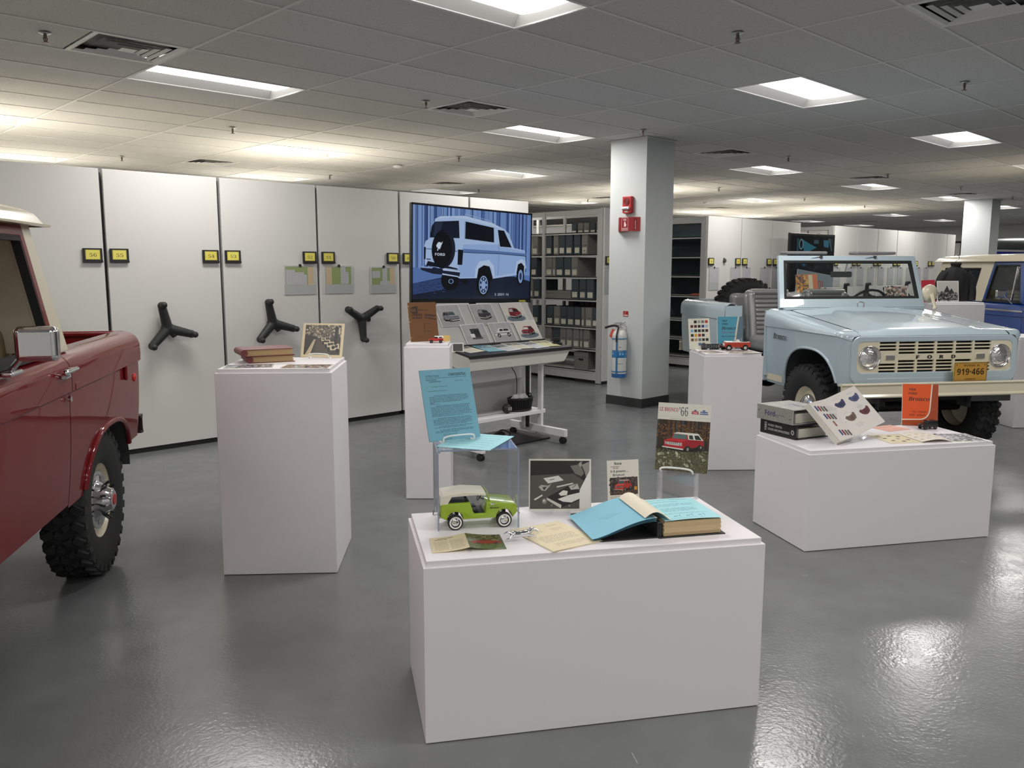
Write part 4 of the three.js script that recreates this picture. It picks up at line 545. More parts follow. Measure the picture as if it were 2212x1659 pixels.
const v8Tex = tex(320, 420, (c, w, h) => { rect(c, 0, 0, w, h, '#d8d4c6'); c.fillStyle = '#171717'; c.font = 'bold 36px sans-serif'; c.fillText('Now', 70, 44); typing(c, 36, 58, 190, 1, 15, '#333', 0.5); typing(c, 60, 74, 140, 1, 15, '#333', 0.5); c.font = 'bold 33px sans-serif'; c.fillText('V-8 power...', 30, 118); c.fillText('Bronco!', 54, 154); rect(c, 24, 168, 282, 170, '#322c29'); foliage(c, 24, 172, 270, 150, ['#4a4340', '#251f1d', '#5f5650', '#3a302c'], 160, 6, 18); carFront(c, 60, 180, 190, 140, { body: '#b8372c', body2: '#a3302a', hood: '#cf5040', roof: '#b5a79c', top: '#b8372c', grille: '#7c4a40', bumper: '#a89d96' }); rect(c, 270, 262, 28, 34, '#c98a2c'); foliage(c, 24, 300, 270, 34, ['#5a4038', '#6b5548', '#3b2a26'], 80, 4, 12); typing(c, 26, 352, 275, 5, 13, '#6a675e', 0.4); });
const sixtySixTex = tex(760, 960, (c, w, h) => {
  rect(c, 0, 0, w, h, '#d9d6cb'); c.fillStyle = '#a3222c'; c.font = 'bold 64px serif'; c.save(); c.translate(18, 118); c.scale(0.72, 1.15); c.fillText('LE BRONCO', 0, 0); c.restore(); c.fillStyle = '#17181a'; c.save(); c.translate(302, 172); c.scale(0.82, 1.4); c.font = '124px serif'; c.fillText("'66", 0, 0); c.restore();
  pg(c, [[494, 96], [580, 96], [590, 138], [484, 138]], '#b02a2c'); ell(c, 537, 84, 20, 9, '#2c4a86'); pg(c, [[610, 96], [712, 96], [722, 138], [600, 138]], '#284b86'); ell(c, 660, 84, 20, 9, '#2c4a86'); c.fillStyle = '#eee'; c.font = 'bold 25px sans-serif'; c.textAlign = 'center'; c.fillText('FORD', 537, 128); c.fillText('MERCURY', 661, 127); ln(c, [[10, 190], [w - 10, 190]], '#9a988e', 2); typing(c, 180, 212, 400, 1, 14, '#88867c', 0.5);
  rect(c, 0, 236, w, h - 236, '#2a1d15'); for (let k = 0; k < 46; k++) { const x = rnd(w), t = rnd(6, 26); rect(c, x, 236, t, rnd(240, 420), ['#1a120d', '#3b2818', '#4c3218', '#5b3d1c', '#2b211c', '#3f4a44'][k % 6]); } foliage(c, 0, 300, w, 220, ['#6b4420', '#3a2413', '#8a5a26', '#22160e'], 500, 4, 14);
  rect(c, 0, 690, w, h - 690, '#4a4633'); foliage(c, 0, 650, w, 310, ['#55523a', '#3c3a28', '#6d6a4a', '#5a4c36', '#484a30', '#7b7a5a'], 1700, 4, 13); carFront(c, 70, 380, 640, 330, { body: '#b01a24', body2: '#9a1420', hood: '#c02a30', roof: '#dedcd2', top: '#dedcd2', glass: '#56706e', shadow: '#14100d' }); for (let k = 0; k < 26; k++) ell(c, rnd(w), rnd(700, 880), rnd(14, 40), rnd(9, 20), ['#b9b8a2', '#a3a48c', '#8f9078'][k % 3], rnd(1)); foliage(c, 0, 720, w, 240, ['#55523a', '#3c3a28', '#6d6a4a', '#5a4c36'], 500, 4, 10);
});
const assemblyTex = tex(640, 480, (c, w, h) => {
  rect(c, 0, 0, w, h, '#d6c6a0'); rect(c, 40, 24, w - 80, h - 60, '#3a352d'); c.save(); c.beginPath(); c.rect(40, 24, w - 80, h - 60); c.clip(); foliage(c, 40, 20, 560, 180, ['#cfc3a3', '#6c6353', '#a59a80', '#2a2620', '#8a7f69'], 420, 3, 20); for (let k = 0; k < 30; k++) ln(c, [[60 + rnd(540), 24], [250 + rnd(80), 200]], '#57503f', 3);
  pg(c, [[40, 440], [40, 160], [230, 190], [160, 440]], '#26221d'); for (let k = 0; k < 9; k++) pg(c, [[180 - k * 13, 230 + k * 24], [215 - k * 8, 230 + k * 24], [205 - k * 9, 250 + k * 26], [170 - k * 14, 250 + k * 26]], '#b9ac8c'); pg(c, [[240, 220], [280, 220], [470, 440], [200, 440]], '#4b453a');
  for (let k = 0; k < 5; k++) { const s = 1 - k * 0.17, x = 430 - k * 46, y = 290 - k * 28; pg(c, [[x, y], [x + 150 * s, y - 6], [x + 160 * s, y + 80 * s], [x + 20 * s, y + 90 * s]], '#c9bc9c'); pg(c, [[x + 30 * s, y + 16 * s], [x + 130 * s, y + 12 * s], [x + 132 * s, y + 50 * s], [x + 36 * s, y + 54 * s]], '#3a342b'); ell(c, x - 6, y + 70 * s, 16 * s, 44 * s, '#1a1713'); ell(c, x + 130 * s, y + 92 * s, 30 * s, 30 * s, '#1a1713'); } rect(c, 500, 40, 44, 260, '#14120f'); rect(c, 560, 30, 26, 120, '#b8ab8c'); rect(c, 556, 30, 30, 26, '#15130f'); c.restore();
});
const hereTex = tex(512, 660, (c, w, h) => {
  rect(c, 0, 0, w, h, '#64401f'); const q = quadMap([[205, 178], [925, 145], [1018, 925], [320, 1085]].map((p, i) => i === 2 ? [1030, 1060] : p), w, h), D = '#2a1b10';
  const sq = (a, b, e, f, col) => pg(c, [q(a, b), q(e, b), q(e, f), q(a, f)], col); pg(c, [q(365, 262), q(460, 255), q(475, 430), q(390, 440)], D); { const p = q(352, 352); ell(c, p[0], p[1], 46, 56, D); c.fillStyle = '#7a5028'; c.font = 'bold 76px serif'; c.fillText('66', p[0] - 36, p[1] + 28); } c.fillStyle = D; c.font = 'bold 40px sans-serif'; { const p = q(485, 358); c.fillText('BRONCO', p[0], p[1] + 6); }
  c.font = 'bold 54px sans-serif'; "HERE'S".split('').forEach((ch, i) => { if (ch === "'") return; const x = 66 + i * 45; pg(c, [[x - 4, 196 + i], [x + 40, 194 + i], [x + 40, 270 + i], [x, 272 + i]], D); c.fillStyle = '#80552c'; c.fillText(ch, x + 2, 254 + i); }); 'HOW'.split('').forEach((ch, i) => { const x = 344 + i * 50; pg(c, [[x - 4, 204 + i * 8], [x + 46, 206 + i * 8], [x + 46, 284 + i * 8], [x, 280 + i * 8]], D); c.fillStyle = '#80552c'; c.fillText(ch, x + (i === 2 ? -4 : 2), 264 + i * 8); });
  c.fillStyle = D; c.font = 'bold 24px monospace'; c.fillText('B O D Y', 300, 370); c.fillText('T R I M', 300, 430); c.fillText('CHASSIS', 300, 500); ln(c, [[270, 350], [264, 500]], D, 8); rect(c, 120, 570, 220, 12, '#5d3918'); for (const y of [60, 330, 590]) ell(c, 14, y, 7, 7, '#cdb68f');
});
const studio = k => tex(400, 320, (c, w, h) => {
  rect(c, 0, 0, w, h, '#d6d6d4'); const col = k === 2 || k === 5; rect(c, 10, 10, w - 20, h - 20, col ? '#c9c4ba' : '#a5a5a6'); for (let i = 0; i < 60; i++) rect(c, 10 + i * 6.3, 10, rnd(1, 5), h * 0.55, (col ? ['#bdb7ad', '#d2cdc4'] : ['#8a8a8c', '#bcbcbe'])[i % 2]); rect(c, 10, h * 0.6, w - 20, h * 0.39, col ? '#b9b6ae' : '#9b9b9b'); if (col) ell(c, w / 2, h * 0.78, w * 0.42, h * 0.15, '#5f6b75');
  if (k === 0) carFront(c, 60, 90, 290, 180, { flip: true, body: '#56565a', body2: '#77777a', hood: '#9a9a9c', roof: '#6b6b6e', top: '#5e5e61', grille: '#8a8a8a' }); if (k === 1) carRear(c, 90, 70, 240, 180, { body: '#3a3a3e', body2: '#333337', top: '#505055', roof: '#8a8a8e', glass: '#888' }); if (k === 2) carRear(c, 90, 70, 240, 190, { body: '#6c2229', body2: '#7d2830', top: '#5e1c24', roof: '#82303a', glass: '#a6a3a0' });
  if (k === 3) { rect(c, 130, 80, 150, 170, '#222226'); rect(c, 138, 88, 134, 60, '#2e2e33'); ell(c, 225, 150, 48, 52, '#101012'); rect(c, 110, 160, 70, 60, '#d0d0d0'); rect(c, 120, 226, 180, 20, '#4c4c50'); } if (k === 4) { pg(c, [[60, 170], [110, 150], [140, 100], [320, 104], [340, 150], [348, 210], [60, 216]], '#c9c9c9'); pg(c, [[150, 146], [166, 112], [210, 112], [214, 146]], '#26262a'); pg(c, [[226, 146], [224, 112], [310, 114], [318, 146]], '#1d1d20'); rect(c, 60, 172, 288, 10, '#444448'); ell(c, 116, 218, 30, 32, '#141416'); ell(c, 292, 214, 30, 32, '#141416'); ell(c, 116, 218, 14, 15, '#a5a5a5'); ell(c, 292, 214, 14, 15, '#a5a5a5'); }
  if (k === 5) carFront(c, 60, 80, 270, 190, { body: '#7a2029', body2: '#611820', hood: '#93303a', roof: '#7a2029', top: '#6a1a22', glass: '#c9c9c4', grille: '#40282a', bumper: '#cfcfcf' });
});
const swatchTex = tex(400, 560, (c, w, h) => { rect(c, 0, 0, w, h, '#e3dfcf'); const C = [['', '#111318', '#9a9aa0', '#6f7078', '#b03a2c'], ['#5c1d22', '#43151c', '#15161d', '#27407c', '#9db8d0'], ['#74aed4', '#10252c', '#142026', '#222630', '#3a1a18'], ['#231a1c', '#d3a32c', '#8e2a1e', '#241c22', '#e0ddc8'], ['#6a4a36', '#a8906c', '#6a7076', '#23242c', '#241d20'], ['', '', '#3f6c9c', '#2a3850', '']]; C.forEach((r, j) => r.forEach((v, i) => { if (v) rect(c, 36 + i * 70, 34 + j * 82, 54, 50, v); typing(c, 38 + i * 70, 90 + j * 82, 44, 1, 10, '#a6a294', 0.4); })); typing(c, 60, 14, 260, 1, 12, '#8a8678', 0.5); });
const manualTex = (bg, l1, sub, sc, swoosh) => tex(400, 520, (c, w, h) => { rect(c, 0, 0, w, h, bg); c.fillStyle = '#1c1a1a'; c.font = 'bold 38px sans-serif'; c.fillText(l1, 66, 82); c.fillText('FORD', 66, 132); c.font = 'italic bold 66px serif'; c.fillText('Bronco', 62, 210); swoosh(c, w, h); sub(c, w, h); });
const manual67 = manualTex('#4b9ab4', '1967', (c) => { c.fillStyle = '#8e4a44'; c.font = 'italic bold 34px serif'; c.fillText('Dimensions', 66, 264); c.fillStyle = '#23343c'; c.fillText('Recreational', 60, 330); c.fillText('Supplement', 60, 420); }, 0, (c, w, h) => { pg(c, [[w, 0], [w, h], [250, h], [290, 200], [330, 0]], '#5d7686'); pg(c, [[322, 0], [344, 0], [316, 180], [268, h], [238, h], [290, 190]], '#d9d6c4'); });
const manual66 = manualTex('#e2571c', '1966', (c) => { c.fillStyle = '#6e2a14'; c.font = 'bold 26px monospace'; c.fillText('PRELIMINARY', 110, 356); c.font = 'bold 30px monospace'; c.fillText('SHOP MANUAL', 74, 398); }, 0, (c, w, h) => { c.fillStyle = '#a5451c'; c.beginPath(); c.moveTo(330, 0); c.lineTo(w, 0); c.lineTo(w, h); c.lineTo(0, h); c.lineTo(0, 456); c.lineTo(200, 450); c.quadraticCurveTo(300, 440, 312, 320); c.closePath(); c.fill(); c.strokeStyle = '#e6dccb'; c.lineWidth = 14; c.beginPath(); c.moveTo(330, 0); c.lineTo(310, 310); c.quadraticCurveTo(300, 432, 200, 440); c.lineTo(0, 446); c.stroke(); });
const seatsTex = tex(512, 620, (c, w, h) => { rect(c, 0, 0, w, h, '#d5d1cb'); const seat = (x, y, a, b) => { pg(c, [[x, y + 44], [x + 30, y + 20], [x + 60, y + 34], [x + 120, y + 24], [x + 150, y], [x + 170, y + 16], [x + 164, y + 60], [x + 150, y + 96], [x + 90, y + 118], [x + 50, y + 110], [x + 20, y + 86]], a); pg(c, [[x + 60, y + 60], [x + 120, y + 40], [x + 140, y + 70], [x + 96, y + 96], [x + 64, y + 92]], b); }; seat(50, 90, '#33345c', '#25254a'); seat(290, 90, '#464a74', '#383c64'); seat(50, 310, '#6a554c', '#584640'); seat(290, 310, '#5c1c2c', '#4a1422'); for (const [x, y] of [[80, 60], [310, 60], [80, 284], [310, 284], [120, 480], [120, 500], [120, 520], [120, 30]]) typing(c, x, y, 150, 1, 14, '#98948e', 0.4); for (const y of [180, 400]) ell(c, 16, y, 6, 6, '#8a8680'); });
const fabricTex = tex(300, 620, (c, w, h) => { rect(c, 0, 0, w, h, '#d5d1cb'); [[40, 60], [80, 200], [130, 330], [110, 470]].forEach(([x, y], j) => ['#2d3f6e', '#7a2430', '#55504e', '#4a4644'].slice(0, j === 2 ? 1 : 4).forEach((v, i) => rect(c, x + i * 42, y + i * 12, 30, 84, j === 2 ? '#8a5a4c' : v))); typing(c, 40, 30, 200, 1, 12, '#a09c96', 0.4); });
const tanSwatch = tex(400, 512, (c, w, h) => { rect(c, 0, 0, w, h, '#dcd0b0'); for (const [x, y, v] of [[70, 60, '#2a2624'], [200, 90, '#3a3430'], [290, 140, '#241f1f'], [60, 220, '#2c2826'], [210, 260, '#8a7a70'], [90, 350, '#30302e'], [200, 400, '#221f20'], [300, 330, '#54422c']]) rect(c, x, y, 50, 40, v); typing(c, 40, 460, 300, 2, 12, '#a69c84', 0.4); });
const pinkTex = tex(256, 320, (c, w, h) => { rect(c, 0, 0, w, h, '#dfa99a'); c.fillStyle = '#c98070'; rect(c, 30, 60, 190, 30, '#d28e80'); rect(c, 30, 110, 150, 20, '#d28e80'); typing(c, 40, 180, 170, 6, 14, '#c78a7c', 0.4); });
const greyPrint = (sd, warm) => tex(320, 256, (c, w, h) => { seed = sd; rect(c, 0, 0, w, h, '#d9d6d2'); rect(c, 12, 12, w - 24, h - 24, warm ? '#8a8078' : '#8b8b90'); foliage(c, 14, 14, w - 30, h - 30, warm ? ['#5c544c', '#b6ada2', '#3a342f', '#d1cabf', '#a86a58'] : ['#55555c', '#b4b4ba', '#34343a', '#d2d2d8', '#77777e'], 160, 6, 26); });
const redBook = tex(256, 340, (c, w, h) => { rect(c, 0, 0, w, h, '#9c2632'); rect(c, 10, 110, w - 20, 90, '#c98f72'); typing(c, 30, 130, 190, 2, 34, '#7a4a3a', 0.6); });
const greyMountain = tex(300, 320, (c, w, h) => { rect(c, 0, 0, w, h, '#d3cfca'); rect(c, 12, 12, w - 24, h - 24, '#b3b0ac'); pg(c, [[12, 240], [60, 150], [90, 170], [140, 70], [175, 150], [200, 110], [250, 200], [288, 180], [288, 290], [12, 290]], '#3a3a3a'); foliage(c, 12, 170, 270, 120, ['#5f5f5f', '#222', '#8f8f8f'], 140, 4, 18); });

// ---------------------------------------------------------------- plinths
function plinth(cx, cz, w, d, h, deg, label) {
  const a = deg * D2R, t = thing('display_plinth', label, 'plinth', [cx, 0, cz], a, 'white display plinths');
  part(t, 'body', box(w, h - 0.024, d, 0, (h - 0.024) / 2 + 0.003, 0, 0.002), M.plinth); part(t, 'top', box(w - 0.022, 0.024, d - 0.022, 0, h - 0.012, 0, 0.002), M.plinth); part(t, 'shadow_gap_sheet', box(w - 0.03, 0.004, d - 0.03, 0, 0.002, 0), M.black);  // thin black sheet underneath paints the shadow gap at the floor
  return { a, h, at: (lx, lz, up = 0) => [cx + lx * Math.cos(a) + lz * Math.sin(a), h + up, cz - lx * Math.sin(a) + lz * Math.cos(a)], turn: r => a + r * D2R };
}
const PF = plinth(2.303, -2.026, 1.235, 0.578, 0.645, -32, 'long low white plinth nearest the viewer, centre'), PL = plinth(2.248, -4.119, 0.592, 0.575, 1.095, -40.5, 'tall square white plinth with red books beside the red truck'), PR = plinth(5.078, -2.08, 1.24, 0.59, 0.588, -31, 'long low white plinth in front of the light blue car'), PT = plinth(3.635, -4.616, 0.314, 0.31, 1.09, -43, 'slim tall white plinth left of the wide screen stand'), PQ = plinth(5.955, -3.672, 0.47, 0.48, 0.94, -42, 'tall white plinth with colour chart beside the light blue car');
function lay(name, label, cat, P, lx, lz, rot, up = 0, group) { return thing(name, label, cat, P.at(lx, lz, up), P.turn(rot), group); }
// card standing on its lower edge, leaning back
function stand(name, label, cat, P, lx, lz, rot, w, h, m, o = {}) {
  const t = lay(name, label, cat, P, lx, lz, rot, o.up || 0); t.rotation.order = 'YXZ'; t.rotation.x = -(o.lean || 12) * D2R; t.rotation.z = (o.roll || 0) * D2R;
  const th = o.th || 0.003, s = sheetCard(t, o.part || 'card', w, h, th, m, o.back || M.paper); s.position.set(0, h / 2 + 0.001, 0); return t;
}
function easel(label, P, lx, lz, rot, w, up = 0, m = M.wire, tall = 0.12, lean = 20) { const bz = -Math.tan(lean * D2R) * tall - 0.012; const t = lay('display_easel', label, 'easel', P, lx, lz, rot, up); part(t, 'lip', [tube([[-w / 2, 0.004, 0.0], [-w / 2, 0.004, 0.028], [-w / 2 + 0.002, 0.022, 0.034], [-w / 2 + 0.012, 0.026, 0.034], [w / 2 - 0.012, 0.026, 0.034], [w / 2 - 0.002, 0.022, 0.034], [w / 2, 0.004, 0.028], [w / 2, 0.004, 0.0]], 0.0036, 60, 8)], m); part(t, 'back_leg', [rod([-w / 2, 0.004, -0.008], [-w * 0.3, tall, bz], 0.003), rod([w / 2, 0.004, -0.008], [w * 0.3, tall, bz], 0.003), rod([0, tall, bz], [0, 0.003, bz - 0.05], 0.003), rod([-w * 0.3, tall, bz], [w * 0.3, tall, bz], 0.003)], m); return t; }
// ---------------------------------------------------------------- toy cars, shaped like the parked ones and scaled down
function toyCar(name, label, P, lx, lz, rot, len, o) {
  const s = len / 3.66, t = lay(name, label, 'toy car', P, lx, lz, rot), ad = (n, g, m, par = t) => { const q = Array.isArray(g) ? merge(g) : g; q.scale(s, s, s); return part(par, n, q, m); };
  const cx = 1.19, arch = (c, r, y) => { const p = []; for (let k = 0; k <= 14; k++) { const a = Math.PI * (1 - k / 14); p.push([c + r * Math.cos(a), y + r * Math.sin(a) * 0.9]); } return p; };
  const outline = [[-2.98, 0.66], ...arch(-WB, 0.43, 0.55).filter(p => p[1] > 0.5), [-1.6, 0.55], ...arch(0.03, 0.44, 0.55), [0.56, 0.68], [0.6, 0.75], [0.6, 1.0], [0.54, 1.08], [-0.5, 1.2], [-0.68, 1.235], ...(o.openDoor ? [[-0.78, 1.235], [-0.8, 0.78], [-0.86, 0.68], [-1.42, 0.68], [-1.52, 0.78], [-1.66, 1.235]] : []), [-2.95, 1.235]].map(([x, y]) => [x + cx, y]);
  const bodyG = extr(poly(outline), 1.5, 0.06, 6).translate(0, 0, -0.75); const b = ad('body', crease(bodyG, 0.7), o.paint);
  if (o.openDoor) ad('interior', [box(0.85, 0.06, 1.36, -1.22 + cx, 0.72, 0), box(0.4, 0.14, 0.5, -1.4 + cx, 0.82, 0.34, 0.05), box(0.4, 0.14, 0.5, -1.4 + cx, 0.82, -0.34, 0.05), ...[1, -1].map(q => { const g = box(0.1, 0.55, 0.46, 0, 0.27, 0, 0.04); g.rotateZ(0.2); return g.translate(-1.6 + cx, 0.84, q * 0.34); })], M.black);
  if (o.bed) ad('bed', box(1.1, 0.02, 1.36, -2.33 + cx, 1.29, 0), M.black);
  const wr = new THREE.TorusGeometry(0.2, 0.02, 8, 24).rotateX(-0.6).rotateY(-Math.PI / 2).translate(-1.0 + cx, 1.27, -0.34); if (o.openDoor || o.open) ad('steering_wheel', [wr, rod([-0.8 + cx, 1.1, -0.34], [-1.0 + cx, 1.27, -0.34], 0.02)], M.black);
  if (o.windshield !== false) { const wf = extr(poly([[-0.74, 0], [0.74, 0], [0.69, 0.5], [-0.69, 0.5]], [[[-0.66, 0.07], [0.66, 0.07], [0.62, 0.44], [-0.62, 0.44]]]), 0.04); wf.rotateY(Math.PI / 2); wf.rotateZ(0.22); const f = ad('windshield_frame', wf.translate(-0.66 + cx, 1.235, 0), o.frame || o.paint); if (!o.plainGlass) { const gl = new THREE.PlaneGeometry(1.3, 0.38).translate(0, 0.25, 0.02).rotateY(Math.PI / 2).rotateZ(0.22).translate(-0.66 + cx, 1.235, 0); ad('glass', gl, M.glass, f); } }
  if (o.roof) o.roof(ad, cx);
  ad('grille', box(0.02, 0.26, 1.36, 0.665 + cx, 0.88, 0, 0.01), o.grille || M.paper); for (const q of [1, -1]) ad('headlight', cyl(0.09, 0.09, 0.03, 0.675 + cx, 0.89, q * 0.55, 20, 'x'), M.chrome);
  ad('front_bumper', box(0.07, 0.1, 1.7, 0.76 + cx, 0.66, 0, 0.02), o.bumper || M.steel); ad('rear_bumper', box(0.07, 0.1, 1.7, -3.1 + cx, 0.66, 0, 0.02), o.bumper || M.steel);
  const R = o.R || 0.39; for (const [x, z] of [[0.03, 0.72], [0.03, -0.72], [-WB, 0.72], [-WB, -0.72]]) { const sg = Math.sign(z); const w = ad('wheel', lathe([[R * 0.62, -0.11], [R * 0.9, -0.12], [R, -0.08], [R, 0.08], [R * 0.9, 0.12], [R * 0.62, 0.11]], 28).rotateX(Math.PI / 2).translate(x + cx, R, z + sg * 0.03), M.rubber); if (o.whitewall) ad('whitewall', new THREE.RingGeometry(R * 0.6, R * 0.8, 28).translate(0, 0, 0.0).rotateY(sg < 0 ? Math.PI : 0).translate(x + cx, R, z + sg * 0.156), M.paper, w); ad('hubcap', lathe([[0, 0.05], [R * 0.3, 0.045], [R * 0.5, 0.02], [R * 0.6, -0.02], [R * 0.62, -0.06]], 24).rotateX(Math.PI / 2).rotateY(sg < 0 ? Math.PI : 0).translate(x + cx, R, z + sg * 0.11), o.hub || M.steel, w); }
  return { t, ad, cx };
}
const lime = mat([0.30, 0.46, 0.025], 0.28, 0, { clearcoat: 0.8, clearcoatRoughness: 0.08 }), canvasWhite = mat([0.72, 0.69, 0.58], 0.6);
{
  const g = toyCar('toy_car', 'lime green tin toy car with cream roof under clear riser', PF, -0.375, -0.095, 0, 0.285, { paint: lime, openDoor: true, whitewall: true, R: 0.37, bumper: M.steel, hub: M.chrome, roof: (ad, cx) => {
    // soft top: ridge slopes to the tail
    const L = [[-0.86, 1.72], [-1.9, 1.80], [-2.9, 1.70], [-3.02, 1.6]]; const rows = L.map(([x, y]) => [-0.8, -0.72, -0.3, 0, 0.3, 0.72, 0.8].map((z, j) => [x + cx, y + [-0.1, -0.01, 0.03, 0.04, 0.03, -0.01, -0.1][j], z]));
    ad('roof', crease(sheet(rows), 0.5), canvasWhite);
    for (const s of [1, -1]) ad('side_curtain', [extr(poly([[-3.05, 1.24], [-2.72, 1.24], [-2.5, 1.62], [-1.0, 1.66], [-0.92, 1.7], [-1.9, 1.79], [-3.02, 1.66]].map(([x, y]) => [x + cx, y])), 0.03).translate(0, 0, s > 0 ? 0.76 : -0.79)], canvasWhite);
    ad('rear_curtain', box(0.03, 0.46, 1.5, -3.03 + cx, 1.45, 0), canvasWhite);
    ad('bed_opening', [box(1.1, 0.01, 1.3, -2.3 + cx, 1.297, 0)], M.black);
  } });
  const cw = g.cx; g.ad('side_mirror', [box(0.22, 0.09, 0.1, -0.55 + cw, 1.2, 0.87, 0.04, 3)], M.chrome); g.ad('badge', script('Bronco', 0.09).translate(-0.45 + cw, 1.0, 0.815), M.black);
  g.ad('tow_hook', tube([[-3.1 + cw, 0.62, 0.1], [-3.3 + cw, 0.6, 0.1], [-3.3 + cw, 0.8, 0.1]], 0.03, 12, 6), M.steel);
}
const toyRed = mat([0.42, 0.02, 0.012], 0.25, 0, { clearcoat: 0.6 });
const hardTop = m => (ad, cx) => { ad('roof', [extr(poly([[-2.98, 1.3], [-1.72, 1.3], [-1.62, 1.66], [-0.84, 1.66], [-0.8, 1.74], [-2.8, 1.76], [-2.95, 1.68]].map(([x, y]) => [x + cx, y])), 1.36, 0.04).translate(0, 0, -0.68)], m); for (const s of [1, -1]) ad('window', [box(0.8, 0.26, 0.01, -2.35 + cx, 1.5, s * 0.725, 0.004), box(0.6, 0.34, 0.01, -1.2 + cx, 1.46, s * 0.71, 0.004)], M.blackGloss); ad('cabin', box(0.86, 0.42, 1.3, -1.22 + cx, 1.46, 0), M.dark); };
toyCar('toy_car', 'tiny red toy car with white roof before brown manual', PT, 0.058, 0.05, 182, 0.098, { paint: toyRed, R: 0.42, hub: M.dark, bumper: M.black, roof: hardTop(M.paper), plainGlass: true, frame: toyRed });
toyCar('toy_car', 'small red open toy car before the blue manual', PQ, 0.10, -0.035, 176, 0.205, { paint: mat([0.5, 0.05, 0.03], 0.3), R: 0.42, hub: M.chrome, bumper: M.steel, frame: M.steel, bed: true, open: true, roof: (ad, cx) => { ad('seat', [box(0.3, 0.3, 0.4, -1.4 + cx, 1.4, 0.3, 0.08), box(0.3, 0.3, 0.4, -1.4 + cx, 1.4, -0.3, 0.08)], M.paper); ad('roll_bar', tube([[-1.75 + cx, 1.2, 0.66], [-1.75 + cx, 1.7, 0.6], [-1.75 + cx, 1.75, 0], [-1.75 + cx, 1.7, -0.6], [-1.75 + cx, 1.2, -0.66]], 0.04, 30, 8), M.steel); ad('stripe', [box(3.4, 0.1, 1.62, -1.2 + cx, 1.25, 0, 0.02)], M.paper); } });
toyCar('toy_car', 'tiny black toy car before the orange manual', PR, 0.495, -0.13, 182, 0.115, { paint: mat([0.012, 0.012, 0.014], 0.3), R: 0.42, hub: M.dark, bumper: M.black, grille: M.black, frame: M.black, roof: hardTop(M.blackGloss), plainGlass: true });

// ---------------------------------------------------------------- things on the front plinth
{
  const t = lay('acrylic_riser', 'clear acrylic riser table standing over the lime toy car', 'riser', PF, -0.372, -0.142, -3), w = 0.305, d = 0.235, h = 0.305, th = 0.006, edge = mat([0.55, 0.6, 0.72], 0.08, 0, { transmission: 0.6, ior: 1.49, thickness: 0 });
  part(t, 'top', box(w - 0.02, th, d, 0, h - th / 2, 0), M.acrylic); for (const s of [-1, 1]) { const sd = part(t, 'side', box(th, h - 0.014, d, s * (w / 2 - th / 2), (h - 0.014) / 2, 0), M.acrylic); part(sd, 'edge', [box(th, h - 0.014, 0.001, s * (w / 2 - th / 2), (h - 0.014) / 2, d / 2 + 0.0006), box(th, h - 0.014, 0.001, s * (w / 2 - th / 2), (h - 0.014) / 2, -d / 2 - 0.0006)], edge); const bend = []; for (let k = 0; k <= 8; k++) { const a = k / 8 * Math.PI / 2; bend.push([[s * (w / 2 - 0.012 + 0.012 * Math.cos(a)), h - 0.012 + 0.012 * Math.sin(a), -d / 2], [s * (w / 2 - 0.012 + 0.012 * Math.cos(a)), h - 0.012 + 0.012 * Math.sin(a), d / 2]]); } part(t, 'bend', [sheet(bend), cyl(0.004, 0.004, d, s * (w / 2 - 0.009), h - 0.009, 0, 8, 'z')], edge); }
  part(t, 'front_edge', box(w - 0.022, th, 0.001, 0, h - th / 2, d / 2 + 0.0006), edge);
}
easel('white wire easel holding the blue confidential memo', PF, -0.44, -0.188, 17, 0.068 * 1.9, 0.3055);
stand('memo', 'blue typed memo headed confidential standing on clear riser', 'document', PF, -0.44, -0.19, 17, 0.216, 0.279, printMat(memoTex, 0.7), { up: 0.309, lean: 20, th: 0.005, back: mat([0.2, 0.4, 0.5], 0.7), part: 'pages' });
{ const t = lay('paper_sheet', 'pale blue typed sheet lying flat on clear riser', 'paper', PF, -0.365, -0.155, -31, 0.3062); const s = part(t, 'sheet', box(0.214, 0.0008, 0.276, 0, 0.0006, 0), mat([0.3, 0.58, 0.65], 0.7)); part(s, 'print', new THREE.PlaneGeometry(0.213, 0.275).rotateX(-Math.PI / 2).translate(0, 0.0013, 0), printMat(blueSheetTex, 0.7)); }
stand('photograph', 'black and white photograph of person writing at a table', 'photograph', PF, -0.02, -0.19, -12, 0.25, 0.207, printMat(manPhoto, 0.32, {}), { lean: 12, th: 0.002 });
{ const t = lay('display_easel', 'clear plastic easel under the photograph of a person writing', 'easel', PF, -0.02, -0.19, -12); part(t, 'foot', [box(0.006, 0.03, 0.12, -0.035, 0.015, -0.02), box(0.006, 0.03, 0.12, 0.035, 0.015, -0.02), box(0.006, 0.16, 0.006, -0.035, 0.08, -0.07), box(0.006, 0.16, 0.006, 0.035, 0.08, -0.07)], M.acrylic); }
stand('leaflet', 'cream leaflet about V-8 power with red car picture', 'leaflet', PF, 0.268, -0.245, 0, 0.137, 0.178, printMat(v8Tex, 0.5), { lean: 8, th: 0.002 });
